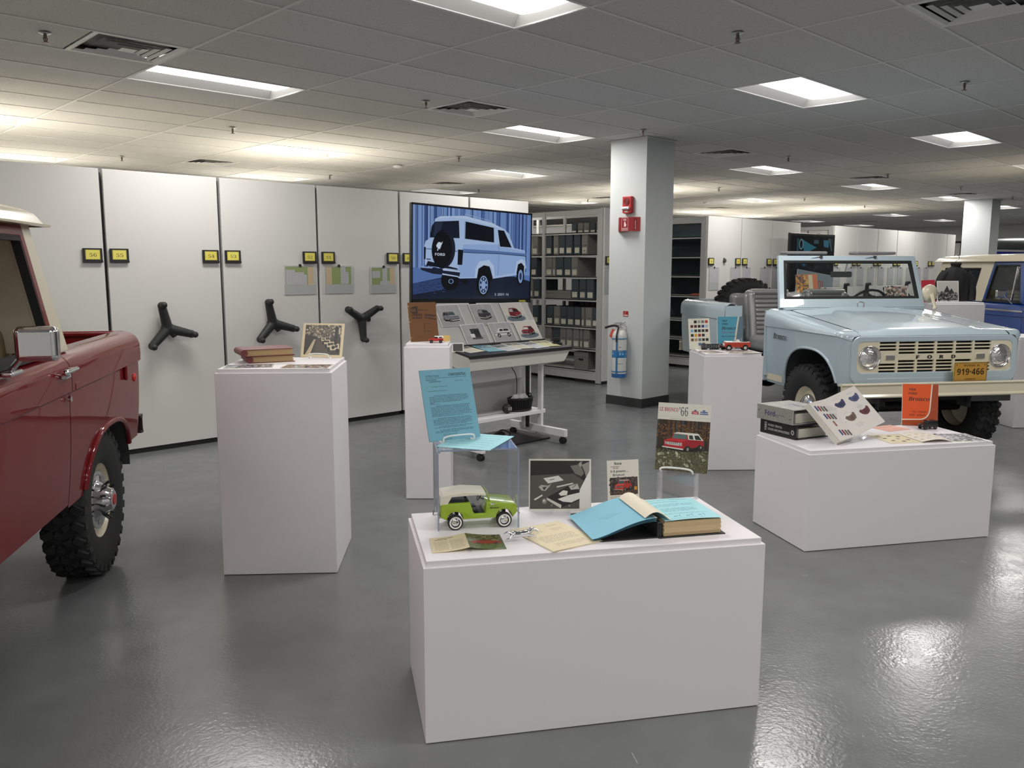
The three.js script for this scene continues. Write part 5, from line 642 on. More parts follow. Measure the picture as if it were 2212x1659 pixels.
{ // clear stand and the tall brochure on it
  const t = lay('acrylic_stand', 'clear acrylic stand under the brochure dated 66', 'stand', PF, 0.487, -0.205, -34), W = 0.15;
  part(t, 'side', box(0.005, 0.13, 0.09, -W / 2, 0.065, 0), M.acrylic); part(t, 'side', box(0.005, 0.13, 0.09, W / 2, 0.065, 0), M.acrylic); part(t, 'front', box(W, 0.13, 0.004, 0, 0.065, 0.045), M.acrylic); part(t, 'ledge', box(W, 0.005, 0.09, 0, 0.1325, 0), M.acrylic); part(t, 'lip', tube([[-W / 2 + 0.01, 0.137, 0.03], [-W / 2 + 0.01, 0.15, 0.05], [-W / 2 + 0.02, 0.156, 0.05], [W / 2 - 0.02, 0.156, 0.05], [W / 2 - 0.01, 0.15, 0.05], [W / 2 - 0.01, 0.137, 0.03]], 0.004, 50, 8), M.wire);
  stand('brochure', 'tall brochure dated 66 with red and white car in forest', 'brochure', PF, 0.487, -0.18, -34, 0.216, 0.279, printMat(sixtySixTex, 0.4), { up: 0.137, lean: 10, th: 0.003 });
}
{ // open ring album with blue memos
  const t = lay('open_album', 'thick open album with blue typed pages, black covers', 'album', PF, 0.24, 0.065, 1);
  part(t, 'cover', [box(0.26, 0.004, 0.285, 0.125, 0.002, 0.01, 0.0015), box(0.24, 0.004, 0.285, -0.12, 0.002, 0.0, 0.0015), box(0.02, 0.06, 0.27, 0.0, 0.03, 0.01, 0.006)], M.black);
  const blk = []; for (let k = 0; k < 9; k++) blk.push(box(0.222 + rnd(-0.003, 0.004), 0.0058, 0.262 + rnd(-0.003, 0.004), 0.128 + rnd(-0.002, 0.002), 0.008 + k * 0.0058, 0.012)); part(t, 'page_block', blk, mat([0.55, 0.42, 0.24], 0.8), 'tan page edges');
  const rows = (x0, x1, z0, z1, f, n = 12) => { const r = []; for (let i = 0; i <= 4; i++) { const row = []; for (let j = 0; j <= n; j++) { const u = j / n; row.push([x0 + (x1 - x0) * u, f(u, i / 4), z0 + (z1 - z0) * i / 4]); } r.push(row); } return r; };
  part(t, 'right_page', sheet(rows(0.02, 0.245, -0.122, 0.145, u => 0.061 + 0.004 * Math.sin(u * 3)).map(r => r)).scale(1, 1, 1), printMat((() => { bluePageTex.flipY = true; return bluePageTex; })(), 0.7)).geometry.attributes.uv.array.forEach((v, i, a) => { if (i % 2) a[i] = 1 - v; });
  part(t, 'cream_page', sheet(rows(-0.055, 0.045, -0.135, 0.14, u => 0.066 + 0.03 * Math.sin(Math.PI * Math.min(1, 0.12 + u * 0.95)))), M.creamPaper, 'curled cream page');
  for (let k = 0; k < 3; k++) part(t, 'left_page', sheet(rows(-0.255 + k * 0.004, -0.01, -0.15 + k * 0.002, 0.145 - k * 0.003, (u, v) => 0.008 + (0.062 - k * 0.004) * Math.pow(Math.sin(u * Math.PI * 0.5), 1.45) - k * 0.003 + 0.006)), k ? mat([0.17, 0.4, 0.5], 0.7) : printMat(blueCoverTex, 0.65)).geometry.attributes.uv.array.forEach((v, i, a) => { if (i % 2) a[i] = 1 - v; });
}
{ const t = lay('open_booklet', 'open cream booklet with red car picture on right page', 'booklet', PF, -0.446, 0.13, -2); const pgx = (s) => { const r = []; for (let i = 0; i <= 3; i++) { const row = []; for (let j = 0; j <= 10; j++) { const u = j / 10; row.push([s > 0 ? u * 0.128 : -0.128 + u * 0.128, 0.002 + 0.013 * Math.pow(s > 0 ? 1 - u : u, 2.2) * 1 + (s > 0 ? 0 : 0), -0.08 + i / 3 * 0.16]); } r.push(row); } const g = sheet(r); const uv = g.attributes.uv; for (let k = 0; k < uv.count; k++) uv.setY(k, 1 - uv.getY(k)); return g; }; part(t, 'left_page', pgx(-1), printMat(brochureL, 0.6)); part(t, 'right_page', pgx(1), printMat(brochureR, 0.35)); part(t, 'under_pages', [box(0.12, 0.0012, 0.158, -0.067, 0.0006, 0), box(0.12, 0.0012, 0.158, 0.067, 0.0006, 0)], M.creamPaper); }
{ const t = lay('paper_stack', 'stack of cream typed pages overhanging the plinth front', 'papers', PF, -0.118, 0.112, 20); for (let k = 0; k < 4; k++) part(t, 'page', box(0.216, 0.0007, 0.279, 0, 0.0004 + k * 0.0009, 0).rotateY([0.03, -0.02, 0.015, 0][k]), k % 2 ? M.creamPaper : mat([0.7, 0.56, 0.38], 0.8)); part(t, 'print', new THREE.PlaneGeometry(0.214, 0.277).rotateX(-Math.PI / 2).translate(0, 0.0042, 0), printMat(creamPageTex, 0.75)); }
{ // chrome running horse emblem lying on the pages
  const t = lay('horse_emblem', 'small chrome running horse emblem beside the open booklet', 'emblem', PF, -0.25, 0.135, 0, 0.0055), b = [];
  const limb = (p, r) => { for (let i = 0; i < p.length - 1; i++) { b.push(rod(p[i], p[i + 1], r[i], r[i + 1], 10), sph(r[i + 1], ...p[i + 1])); } b.push(sph(r[0], ...p[0])); };
  limb([[-0.03, 0.017, 0], [-0.005, 0.016, 0], [0.02, 0.018, 0]], [0.0125, 0.011, 0.0125]); limb([[0.024, 0.02, 0], [0.038, 0.028, 0], [0.046, 0.03, 0]], [0.0095, 0.007, 0.0055]); limb([[0.045, 0.031, 0], [0.06, 0.022, 0]], [0.006, 0.0035]); b.push(sph(0.003, 0.044, 0.0375, 0.002), sph(0.0055, 0.03, 0.034, 0, 2.2, 1, 0.6));
  limb([[0.024, 0.013, 0.006], [0.042, 0.01, 0.01], [0.05, 0.004, 0.012]], [0.005, 0.0035, 0.0028]); limb([[0.022, 0.012, -0.006], [0.036, 0.004, -0.008], [0.028, 0.0, -0.01]], [0.005, 0.0035, 0.0028]); limb([[-0.034, 0.014, 0.006], [-0.044, 0.006, 0.009], [-0.055, 0.002, 0.01]], [0.007, 0.004, 0.003]); limb([[-0.034, 0.013, -0.006], [-0.03, 0.003, -0.01], [-0.042, -0.001, -0.012]], [0.006, 0.004, 0.003]); limb([[-0.04, 0.021, 0], [-0.052, 0.026, 0], [-0.064, 0.022, 0.002]], [0.004, 0.004, 0.002]);
  part(t, 'figure', b.map(g => g.translate(0, 0.003, 0)), M.chrome);
}
single('pen', 'short black pen lying behind the open album', 'pen', [cyl(0.004, 0.004, 0.05, 0, 0.004, 0, 10, 'x'), sph(0.004, 0.025, 0.004, 0)], M.black, PF.at(0.03, -0.125), PF.turn(5));

// ---------------------------------------------------------------- things on the tall plinth at left
const maroon = mat([0.16, 0.035, 0.035], 0.45), pagesTan = mat([0.48, 0.34, 0.17], 0.85);
function oldBook(label, lx, lz, rot, up, w, d) { const t = lay('bound_book', label, 'book', PL, lx, lz, rot, up, 'maroon bound books'); part(t, 'cover', [box(w, 0.0035, d, 0, 0.00175, 0, 0.001), box(w, 0.0035, d, 0, 0.0365, 0, 0.001)], maroon); const sp = new THREE.CylinderGeometry(0.019, 0.019, d, 20, 1, false, 0, Math.PI).rotateX(Math.PI / 2).rotateZ(0).translate(0, 0, 0); sp.rotateZ(Math.PI); part(t, 'spine', [sp.translate(-w / 2 + 0.004, 0.019, 0), cyl(0.018, 0.018, d - 0.002, -w / 2 + 0.005, 0.019, 0, 20, 'z')], maroon); const pgs = []; for (let k = 0; k < 8; k++) pgs.push(box(w - 0.02 + rnd(-0.006, 0.008), 0.0037, d - 0.012, 0.0 + rnd(-0.001, 0.003), 0.0053 + k * 0.0039, 0)); part(t, 'pages', pgs, pagesTan); }
oldBook('lower maroon bound book of the pair on tall plinth', -0.105, -0.1, 22, 0, 0.245, 0.2); oldBook('upper maroon bound book of the pair on tall plinth', -0.122, -0.085, 24, 0.0385, 0.27, 0.21);
stand('photograph', 'mounted black and white photograph of a car assembly line', 'photograph', PL, 0.158, -0.235, -14, 0.252, 0.2, printMat(assemblyTex, 0.35), { lean: 17, th: 0.003, back: M.creamPaper, up: 0.002 }); easel('white easel holding the assembly line photograph', PL, 0.158, -0.232, -14, 0.12, 0, M.wire, 0.1);
[[-0.15, 0.165, 9, 3, 'flat grey photograph at left front of tall plinth'], [0.155, 0.185, -3, 9, 'flat dark photograph at right front of tall plinth']].forEach(([x, z, r, sd, l], k) => { const t = lay('photograph', l, 'photograph', PL, x, z, r); const s = part(t, 'sheet', box(0.25, 0.0015, 0.17, 0, 0.00075, 0), M.paper); part(s, 'print', new THREE.PlaneGeometry(0.248, 0.168).rotateX(-Math.PI / 2).translate(0, 0.0018, 0), printMat(greyPrint(sd * 77, k), 0.2)); });

// ---------------------------------------------------------------- slim plinth by the screen
stand('manual', 'brown manual cover standing on slim plinth', 'manual', PT, -0.03, -0.06, 28, 0.216, 0.279, printMat(hereTex, 0.7), { lean: 12, th: 0.008, back: mat([0.62, 0.48, 0.28], 0.8) });
stand('card', 'small yellow card behind the tiny red toy car', 'card', PT, 0.118, -0.07, 5, 0.055, 0.042, mat([0.62, 0.42, 0.12], 0.6), { lean: 10 });

// ---------------------------------------------------------------- plinth with the colour chart
stand('colour_chart', 'cream paint chart with rows of colour swatches', 'colour chart', PQ, -0.175, -0.125, 6, 0.182, 0.255, printMat(swatchTex, 0.5), { lean: 10, roll: 1 });
stand('manual', 'turquoise manual dated 1967 beside the colour chart', 'manual', PQ, 0.085, -0.15, 2, 0.216, 0.268, printMat(manual67, 0.5), { lean: 8, th: 0.012 });
{ const t = lay('nameplate', 'black nameplate with raised chrome letters before colour chart', 'nameplate', PQ, -0.08, -0.07, 4); t.rotation.order = 'YXZ'; t.rotation.x = -0.25; part(t, 'plate', box(0.2, 0.05, 0.008, 0, 0.027, 0, 0.003), M.blackGloss); const g = text3('BRONCO', 0.026, 0.004); g.scale(1.45, 1, 1); part(t, 'lettering', g.translate(0, 0.03, 0.004), M.chrome); part(t, 'foot', [box(0.012, 0.006, 0.05, -0.05, 0.004, 0.01), box(0.012, 0.006, 0.05, 0.05, 0.004, 0.01)], M.wire); }
[[-0.14, 0.1, 20, 5, 'first'], [0.06, 0.12, -6, 8, 'second'], [0.14, 0.14, 8, 11, 'third']].forEach(([x, z, r, sd, o]) => { const t = lay('leaflet', `flat printed leaflet on colour chart plinth, ${o} from left`, 'leaflet', PQ, x, z, r, (sd - 5) * 0.0006); const s = part(t, 'sheet', box(0.16, 0.0014, 0.2, 0, 0.0008, 0), M.paper); part(s, 'print', new THREE.PlaneGeometry(0.158, 0.198).rotateX(-Math.PI / 2).translate(0, 0.0018, 0), printMat(greyPrint(sd * 31, 1), 0.4)); });

// ---------------------------------------------------------------- things on the low plinth before the light blue car
const spineTex = (bg, draw) => tex(600, 170, (c, w, h) => { rect(c, 0, 0, w, h, bg); draw(c, w, h); });
const spGrey = spineTex('#8f8d88', (c, w, h) => { foliage(c, 0, 0, w, h, ['#8a8883', '#959390', '#82807c'], 120, 4, 20); c.fillStyle = '#2e2f5e'; c.font = 'bold 84px sans-serif'; c.fillText('Ford', 130, 112); typing(c, 310, 84, 150, 2, 22, '#55535a', 0.5); ell(c, 34, 70, 9, 9, '#33322f'); ell(c, w - 40, 110, 9, 9, '#33322f'); });
const spBlack = spineTex('#131417', (c, w, h) => { c.fillStyle = '#b7b7b4'; c.save(); c.translate(110, 140); c.rotate(-Math.PI / 2); c.font = 'bold 54px sans-serif'; c.fillText('1985', 0, 0); c.restore(); c.font = 'bold 40px sans-serif'; c.fillText('FORD TRUCK', 130, 72); c.fillText('COLORS AND UPHOLSTERIES', 130, 122, 370); ell(c, 550, 90, 24, 30, '#b7b7b4'); ell(c, 550, 90, 14, 20, '#3a3a3c'); });
const coverGrey = tex(512, 512, (c, w, h) => { rect(c, 0, 0, w, h, '#a9a8a4'); foliage(c, 0, 0, w, h, ['#a4a39f', '#b0afab', '#9c9b97'], 300, 6, 40); c.save(); c.translate(150, 300); c.rotate(-Math.PI / 2); c.restore(); c.fillStyle = '#332f66'; c.font = 'bold 120px sans-serif'; c.fillText('Ford', 190, 250); typing(c, 200, 280, 180, 2, 20, '#66646e', 0.4); });
function binder(label, P, lx, lz, rot, up, h, cov, spine, coverPrint) { // spine faces -x, length along z
  const t = lay('ring_binder', label, 'binder', P, lx, lz, rot, up, 'stacked ring binders'), w = 0.27, d = 0.3;
  const c = part(t, 'cover', [box(w, 0.005, d, w / 2, 0.0025, 0, 0.002), box(w, 0.005, d, w / 2, h - 0.0025, 0, 0.002), box(0.006, h, d, 0.003, h / 2, 0, 0.002)], cov); const sp = new THREE.PlaneGeometry(d * 0.99, h * 0.96).rotateY(-Math.PI / 2).translate(-0.0006, h / 2, 0); part(c, 'spine_print', sp, printMat(spine, 0.4)); if (coverPrint) { const f = new THREE.PlaneGeometry(d * 0.98, w * 0.98).rotateX(-Math.PI / 2).rotateY(-Math.PI / 2).translate(w / 2, h + 0.0004, 0); part(c, 'cover_print', f, printMat(coverPrint, 0.5)); }
  const pgs = []; for (let k = 0; k < 7; k++) pgs.push(box(w - 0.05, h * 0.62 / 8, d - 0.03, w / 2 + 0.012, h * 0.12 + k * h * 0.62 / 7, 0)); part(t, 'pages', pgs, mat([0.6, 0.58, 0.5], 0.8)); part(t, 'ring', [-0.1, 0, 0.1].map(z => new THREE.TorusGeometry(h * 0.32, 0.003, 6, 20).translate(0.045, h * 0.45, z)), M.steel);
}
binder('lower black ring binder with white lettered spine', PR, -0.565, -0.14, 13, 0, 0.088, mat([0.014, 0.014, 0.016], 0.35), spBlack); binder('upper worn grey ring binder with blue lettered spine', PR, -0.585, -0.15, 14, 0.0885, 0.092, mat([0.40, 0.40, 0.385], 0.6), spGrey, coverGrey);
{ // open sample binder tilted on a clear easel
  const t = lay('sample_binder', 'open upholstery sample binder tilted on clear easel', 'binder', PR, -0.19, 0.10, 19, 0.03); t.rotation.order = 'YXZ'; t.rotation.x = -45 * D2R; t.rotation.z = 8 * D2R;
  const page = (m, w, ang, name) => { const g = new THREE.PlaneGeometry(w, 0.285).translate(w / 2 * Math.sign(ang || 1), 0.1425, 0.001), q = part(t, name, g, m); q.rotation.y = -ang; return q; };
  page(printMat(seatsTex, 0.65), 0.265, 12 * D2R, 'right_page'); const l = page(printMat(fabricTex, 0.65), 0.2, -6 * D2R, 'left_page');
  const stk = []; for (let k = 0; k < 9; k++) stk.push(box(0.2 - k * 0.002, 0.285, 0.0036, -0.1 - rnd(0.004), 0.1425 + rnd(-0.003, 0.003), -0.003 - k * 0.0042)); const sp = part(t, 'page_stack', stk, mat([0.66, 0.64, 0.58], 0.8)); sp.rotation.y = 6 * D2R; const rs = part(t, 'page_stack', [0, 1, 2].map(k => box(0.262, 0.283, 0.002, 0.132, 0.1425, -0.002 - k * 0.003)), M.paper); rs.rotation.y = -12 * D2R;
  const e = lay('acrylic_easel', 'clear acrylic easel under the open sample binder', 'easel', PR, -0.19, 0.09, 19); part(e, 'shelf', box(0.3, 0.004, 0.06, 0.03, 0.012, 0.03), M.acrylic); for (const q of [-0.1, 0.14]) part(e, 'leg', box(0.004, 0.2, 0.12, q, 0.1, -0.12), M.acrylic); part(e, 'lip', box(0.3, 0.02, 0.004, 0.03, 0.022, 0.06), M.acrylic);
}
stand('manual', 'orange manual dated 1966 with white curved line', 'manual', PR, 0.518, -0.235, -22, 0.22, 0.272, printMat(manual66, 0.45), { lean: 8, th: 0.01 });
{ const t = lay('paper_sheet', 'salmon pink leaflet lying behind the swatch booklet', 'paper', PR, 0.27, -0.2, 12); const s = part(t, 'sheet', box(0.19, 0.0015, 0.16, 0, 0.0008, 0), mat([0.7, 0.4, 0.33], 0.7)); part(s, 'print', new THREE.PlaneGeometry(0.188, 0.158).rotateX(-Math.PI / 2).translate(0, 0.0018, 0), printMat(pinkTex, 0.6)); }
{ const t = lay('swatch_booklet', 'open cream booklet with small dark fabric swatches', 'booklet', PR, 0.17, 0.11, -4); part(t, 'left_page', box(0.2, 0.004, 0.25, -0.1, 0.002, 0), M.creamPaper); part(t, 'print', new THREE.PlaneGeometry(0.198, 0.248).rotateX(-Math.PI / 2).translate(-0.1, 0.0044, 0), printMat(tanSwatch, 0.7)); const r = []; for (let i = 0; i <= 2; i++) { const row = []; for (let j = 0; j <= 8; j++) row.push([j / 8 * 0.2, 0.006 + 0.012 * Math.sin(j / 8 * 3.1), -0.125 + i * 0.125]); r.push(row); } part(t, 'right_page', sheet(r), printMat(tex(256, 320, (c, w, h) => { rect(c, 0, 0, w, h, '#ddd5c6'); for (let j = 0; j < 3; j++) for (let i = 0; i < 4; i++) ell(c, 40 + i * 58, 60 + j * 80, 16, 12, ['#c9a79c', '#b7b0b8', '#c4bda8'][(i + j) % 3]); typing(c, 30, 280, 190, 2, 12, '#a8a294', 0.4); }), 0.7)); }
{ const t = lay('leaflet', 'glossy grey picture leaflet at right end of low plinth', 'leaflet', PR, 0.49, 0.15, -10); const s = part(t, 'sheet', box(0.22, 0.0015, 0.24, 0, 0.0008, 0), M.paper); part(s, 'print', new THREE.PlaneGeometry(0.218, 0.238).rotateX(-Math.PI / 2).translate(0, 0.0018, 0), printMat(greyPrint(991, 0), 0.25)); }
// ---------------------------------------------------------------- wide screen and the rolling desk below it
const screenTex = tex(1280, 760, (c, w, h) => {
  const m = quadMap([[160, 198], [1388, 300], [1383, 1195], [178, 1205]], w, h), A = a => a.map(p => m(...p)), P = (a, f) => pg(c, A(a), f), E = (x, y, rx, ry, f) => { const n = []; for (let k = 0; k < 40; k++) n.push(m(x + rx * Math.cos(k / 40 * 6.283), y + ry * Math.sin(k / 40 * 6.283))); pg(c, n, f); };
  rect(c, 0, 0, w, h, '#7f9fd6'); let x = 0; while (x < w) { const t = rnd(6, 34); rect(c, x, 0, t, h * 0.68, ['#6c8cc8', '#86a6dc', '#5a78b4', '#93b2e6', '#3f5a94', '#7a9ad2'][Math.floor(rnd(6))]); x += t; } for (let k = 0; k < 22; k++) rect(c, rnd(w), 0, rnd(3, 8), h * 0.68, '#2a3e6c');
  P([[170, 870], [1385, 950], [1385, 1200], [178, 1205]], '#5f80bd'); P([[178, 1040], [480, 975], [1220, 960], [1385, 1010], [1385, 1200], [178, 1210]], '#131d33'); P([[178, 1040], [470, 985], [500, 1100], [178, 1160]], '#33497a'); for (let k = 0; k < 60; k++) { const a = rnd(180, 480), b = rnd(1030, 1140); P([[a, b], [a + rnd(20, 60), b - 4], [a + 40, b + 5]], k % 2 ? '#3d5588' : '#22335a'); }
  const B = '#b4cdf4', B2 = '#9dbbec', B3 = '#87a6da', K = '#0b0f1a', G = '#141c2e';
  E(560, 1000, 92, 115, '#06080f'); P([[650, 1000], [720, 1060], [760, 1010], [700, 985]], K); P([[290, 640], [300, 590], [345, 560], [395, 355], [450, 325], [700, 315], [980, 385], [1115, 455], [1160, 500], [1215, 655], [1330, 680], [1345, 870], [1240, 930], [1000, 975], [660, 985], [480, 880], [300, 845]], B);
  P([[690, 620], [1060, 620], [1050, 960], [660, 975], [640, 820]], B2); P([[1060, 640], [1330, 690], [1345, 860], [1240, 920], [1055, 955]], B2);
  P([[385, 355], [450, 322], [700, 315], [990, 390], [1120, 460], [1000, 425], [700, 345], [560, 330]], '#c6daf8'); P([[360, 430], [395, 380], [640, 368], [650, 555], [345, 550]], G); P([[395, 390], [480, 375], [430, 545], [380, 545]], '#26324a'); P([[710, 375], [1003, 440], [1008, 597], [708, 560]], K); P([[1045, 462], [1110, 470], [1192, 650], [1070, 640]], K); P([[700, 372], [708, 372], [706, 562], [700, 562]], B3);
  for (const X of [705, 790, 860, 940]) ln(c, A([[X, 292 + (X - 700) * 0.28], [X + 6, 330 + (X - 700) * 0.28]]), '#a9c4ee', 4); ln(c, A([[700, 294], [950, 362], [985, 382]]), '#a9c4ee', 4);
  P([[690, 668], [1060, 690], [1345, 715], [1345, 740], [1060, 715], [690, 702]], '#5d7cb4'); ln(c, A([[690, 706], [1060, 718], [1345, 742]]), '#1c2848', 5); ln(c, A([[1055, 610], [1062, 700], [1052, 950]]), '#5d7cb4', 4); P([[310, 665], [630, 690], [630, 700], [310, 675]], '#5d7cb4');
  P([[815, 975], [820, 880], [860, 800], [960, 785], [1010, 850], [1020, 975], [1000, 985], [985, 880], [930, 840], [870, 860], [835, 980]], '#c1d6f6'); P([[835, 985], [850, 880], [905, 842], [965, 855], [1000, 975], [960, 1040], [860, 1060]], '#05070d'); P([[1230, 905], [1245, 800], [1290, 772], [1330, 790], [1340, 860], [1325, 930], [1245, 950]], '#c1d6f6'); P([[1245, 925], [1260, 830], [1295, 812], [1325, 850], [1322, 935], [1280, 980]], '#05070d');
  E(1285, 965, 40, 90, '#05070d'); E(1288, 958, 24, 72, '#8aa8da'); E(1288, 958, 12, 40, '#2c3a5c'); E(900, 1050, 68, 125, '#05070d'); E(905, 1052, 46, 98, '#a4c0ee'); E(905, 1052, 40, 86, '#22304e'); E(905, 1052, 22, 46, '#9ab6e6'); for (let k = 0; k < 8; k++) { const a = k / 8 * 6.283; E(905 + 30 * Math.cos(a), 1052 + 66 * Math.sin(a), 7, 13, '#a4c0ee'); } E(570, 1015, 26, 26, '#8aa8da'); E(570, 1015, 18, 20, '#141c2e');
  P([[636, 675], [690, 680], [682, 840], [634, 838]], '#10141f'); P([[286, 650], [306, 655], [304, 785], [288, 780]], '#10141f'); P([[1000, 960], [1240, 930], [1240, 945], [1000, 985]], '#b4cdf4'); P([[256, 855], [460, 880], [650, 895], [662, 925], [655, 965], [480, 945], [380, 935], [260, 895]], '#1a2238'); P([[480, 880], [655, 900], [662, 920], [485, 900]], '#c2d6f6'); P([[478, 930], [640, 958], [650, 972], [480, 946]], '#c2d6f6'); P([[256, 855], [375, 868], [375, 880], [262, 872]], '#9ab6e6'); P([[330, 800], [520, 850], [640, 880], [630, 890], [310, 850]], '#0c1220');
  E(480, 675, 112, 205, '#06080e'); E(500, 672, 108, 196, '#1a2030'); E(470, 678, 104, 194, '#0a0d15'); P([[412, 632], [430, 600], [455, 598], [462, 612], [475, 588], [476, 606], [465, 630], [458, 655], [448, 676], [436, 668], [430, 694], [422, 690], [428, 655], [416, 655]], '#dfe9fb');
  c.fillStyle = '#dfe9fb'; { const p = m(398, 742); c.save(); c.translate(...p); c.scale(1.35, 1); c.font = 'bold 30px sans-serif'; c.fillText('FORD', 0, 0); c.restore(); } { const p = m(1022, 1165); c.font = 'bold 27px monospace'; c.fillText('S 25311·14', p[0], p[1]); } P([[315, 775], [358, 778], [358, 788], [315, 785]], '#2a3858');
});
{
  const t = thing('television', 'wide black flat screen showing white car, on floor stand', 'television', [5.197, 0, -5.90]);
  const q = new THREE.Group(), R = -1.25 * D2R; const rot = g => { g.rotateZ(R); g.translate(0, 1.718, 0); return g; };
  part(t, 'casing', rot(merge([box(1.475, 0.865, 0.03, 0, 0, -0.005, 0.006), box(1.1, 0.6, 0.05, 0, 0, -0.04, 0.02)])), M.blackGloss); part(t, 'bezel', rot(merge([box(1.478, 0.014, 0.012, 0, 0.427, 0.012), box(1.478, 0.034, 0.012, 0, -0.42, 0.012), box(0.014, 0.86, 0.012, -0.732, 0, 0.012), box(0.014, 0.86, 0.012, 0.732, 0, 0.012)])), M.blackGloss);
  part(t, 'screen', rot(new THREE.PlaneGeometry(1.452, 0.815).translate(0, 0.0095, 0.0125)), mat([0.01, 0.01, 0.012], 0.12, 0, { emissive: 0xffffff, emissiveMap: screenTex, emissiveIntensity: 0.62 }));
  part(t, 'sticker', [rot(box(0.09, 0.014, 0.001, 0.62, -0.42, 0.019))], mat([0.5, 0.45, 0.05], 0.5));
  part(t, 'pole', [cyl(0.035, 0.035, 1.3, 0.02, 0.65, -0.05, 20), box(0.3, 0.5, 0.03, 0, 1.65, -0.07)], M.black); part(t, 'base', [extr(poly(rrect(0.66, 0.56, 0.06)), 0.012, 0.002).rotateX(-Math.PI / 2).translate(0.17, 0.003, 0.27)], M.black);
  const l = new THREE.RectAreaLight(new THREE.Color().setRGB(0.35, 0.5, 0.9), 0.35, 1.4, 0.78); l.position.set(0, 1.718, 0.03); l.rotation.y = Math.PI; l.castShadow = true; t.add(l);
}
const deskWhite = mat([0.62, 0.61, 0.57], 0.45);
{
  const t = thing('display_desk', 'white rolling desk with black sloped top under the wide screen', 'desk', [0, 0, 0]);
  const prof = poly([[-5.15, 0.868], [-5.17, 0.76], [-5.2, 0.748], [-5.5, 0.80], [-5.52, 0.93], [-5.5, 0.93]]); // z,y
  const hull = extr(prof, 1.235); hull.rotateY(-Math.PI / 2); // (z->x) then put along x
  const p = hull.attributes.position; for (let i = 0; i < p.count; i++) { const ex = p.getX(i), ey = p.getY(i), ez = p.getZ(i); let X = 4.48 + (-ex), Z = ez; if (ey < 0.82) { X = X > 5.0 ? X - 0.06 : X + 0.03; } p.setXYZ(i, X, ey, Z); } hull.computeVertexNormals();
  part(t, 'tray', hull, deskWhite);
  part(t, 'top', [box(1.25, 0.03, 0.03, 5.1, 0.878, -5.145, 0.006), box(1.24, 0.012, 0.37, 5.1, 0.0, 0.0).rotateX(0.13).translate(0, 0.907 - 0.66 * 0, -5.32)].map(g => g), M.black);
  part(t, 'ledge', box(1.2, 0.022, 0.05, 5.1, 0.932, -5.485, 0.004), M.black);
  const lean = 33 * D2R, bd = box(1.2, 0.415, 0.02, 0, 0.2075, -0.012, 0.003); bd.rotateX(-lean); part(t, 'back_board', bd.translate(5.12, 0.935, -5.505), mat([0.42, 0.42, 0.4], 0.6));
  for (const x of [4.56, 5.58]) { part(t, 'leg', box(0.03, 0.68, 0.05, x + 0.02, 0.43, -5.42, 0.004), M.white); const lg = part(t, 'leg', box(0.09, 0.66, 0.04, x - 0.03, 0.43, -5.56, 0.004), M.white); part(lg, 'channel', box(0.02, 0.64, 0.045, x - 0.05, 0.43, -5.53), M.black); part(t, 'foot', box(0.045, 0.07, 0.74, x + 0.01, 0.1, -5.45, 0.006), M.white); for (const z of [-5.12, -5.78]) { const c = part(t, 'caster', [cyl(0.03, 0.03, 0.018, x - 0.002, 0.03, z, 20, 'x'), cyl(0.03, 0.03, 0.018, x + 0.024, 0.03, z, 20, 'x'), box(0.02, 0.035, 0.035, x + 0.011, 0.05, z)], M.black); part(c, 'stem', cyl(0.008, 0.008, 0.02, x + 0.011, 0.066, z, 10), M.steel); } }
  part(t, 'lower_shelf', box(1.1, 0.035, 0.26, 5.1, 0.265, -5.53, 0.004), M.white); part(t, 'modesty_panel', box(1.04, 0.2, 0.015, 5.09, 0.665, -5.66, 0.003), M.white); part(t, 'rear_panel', box(1.04, 0.36, 0.012, 5.09, 0.38, -5.69, 0.003), M.grey);
}
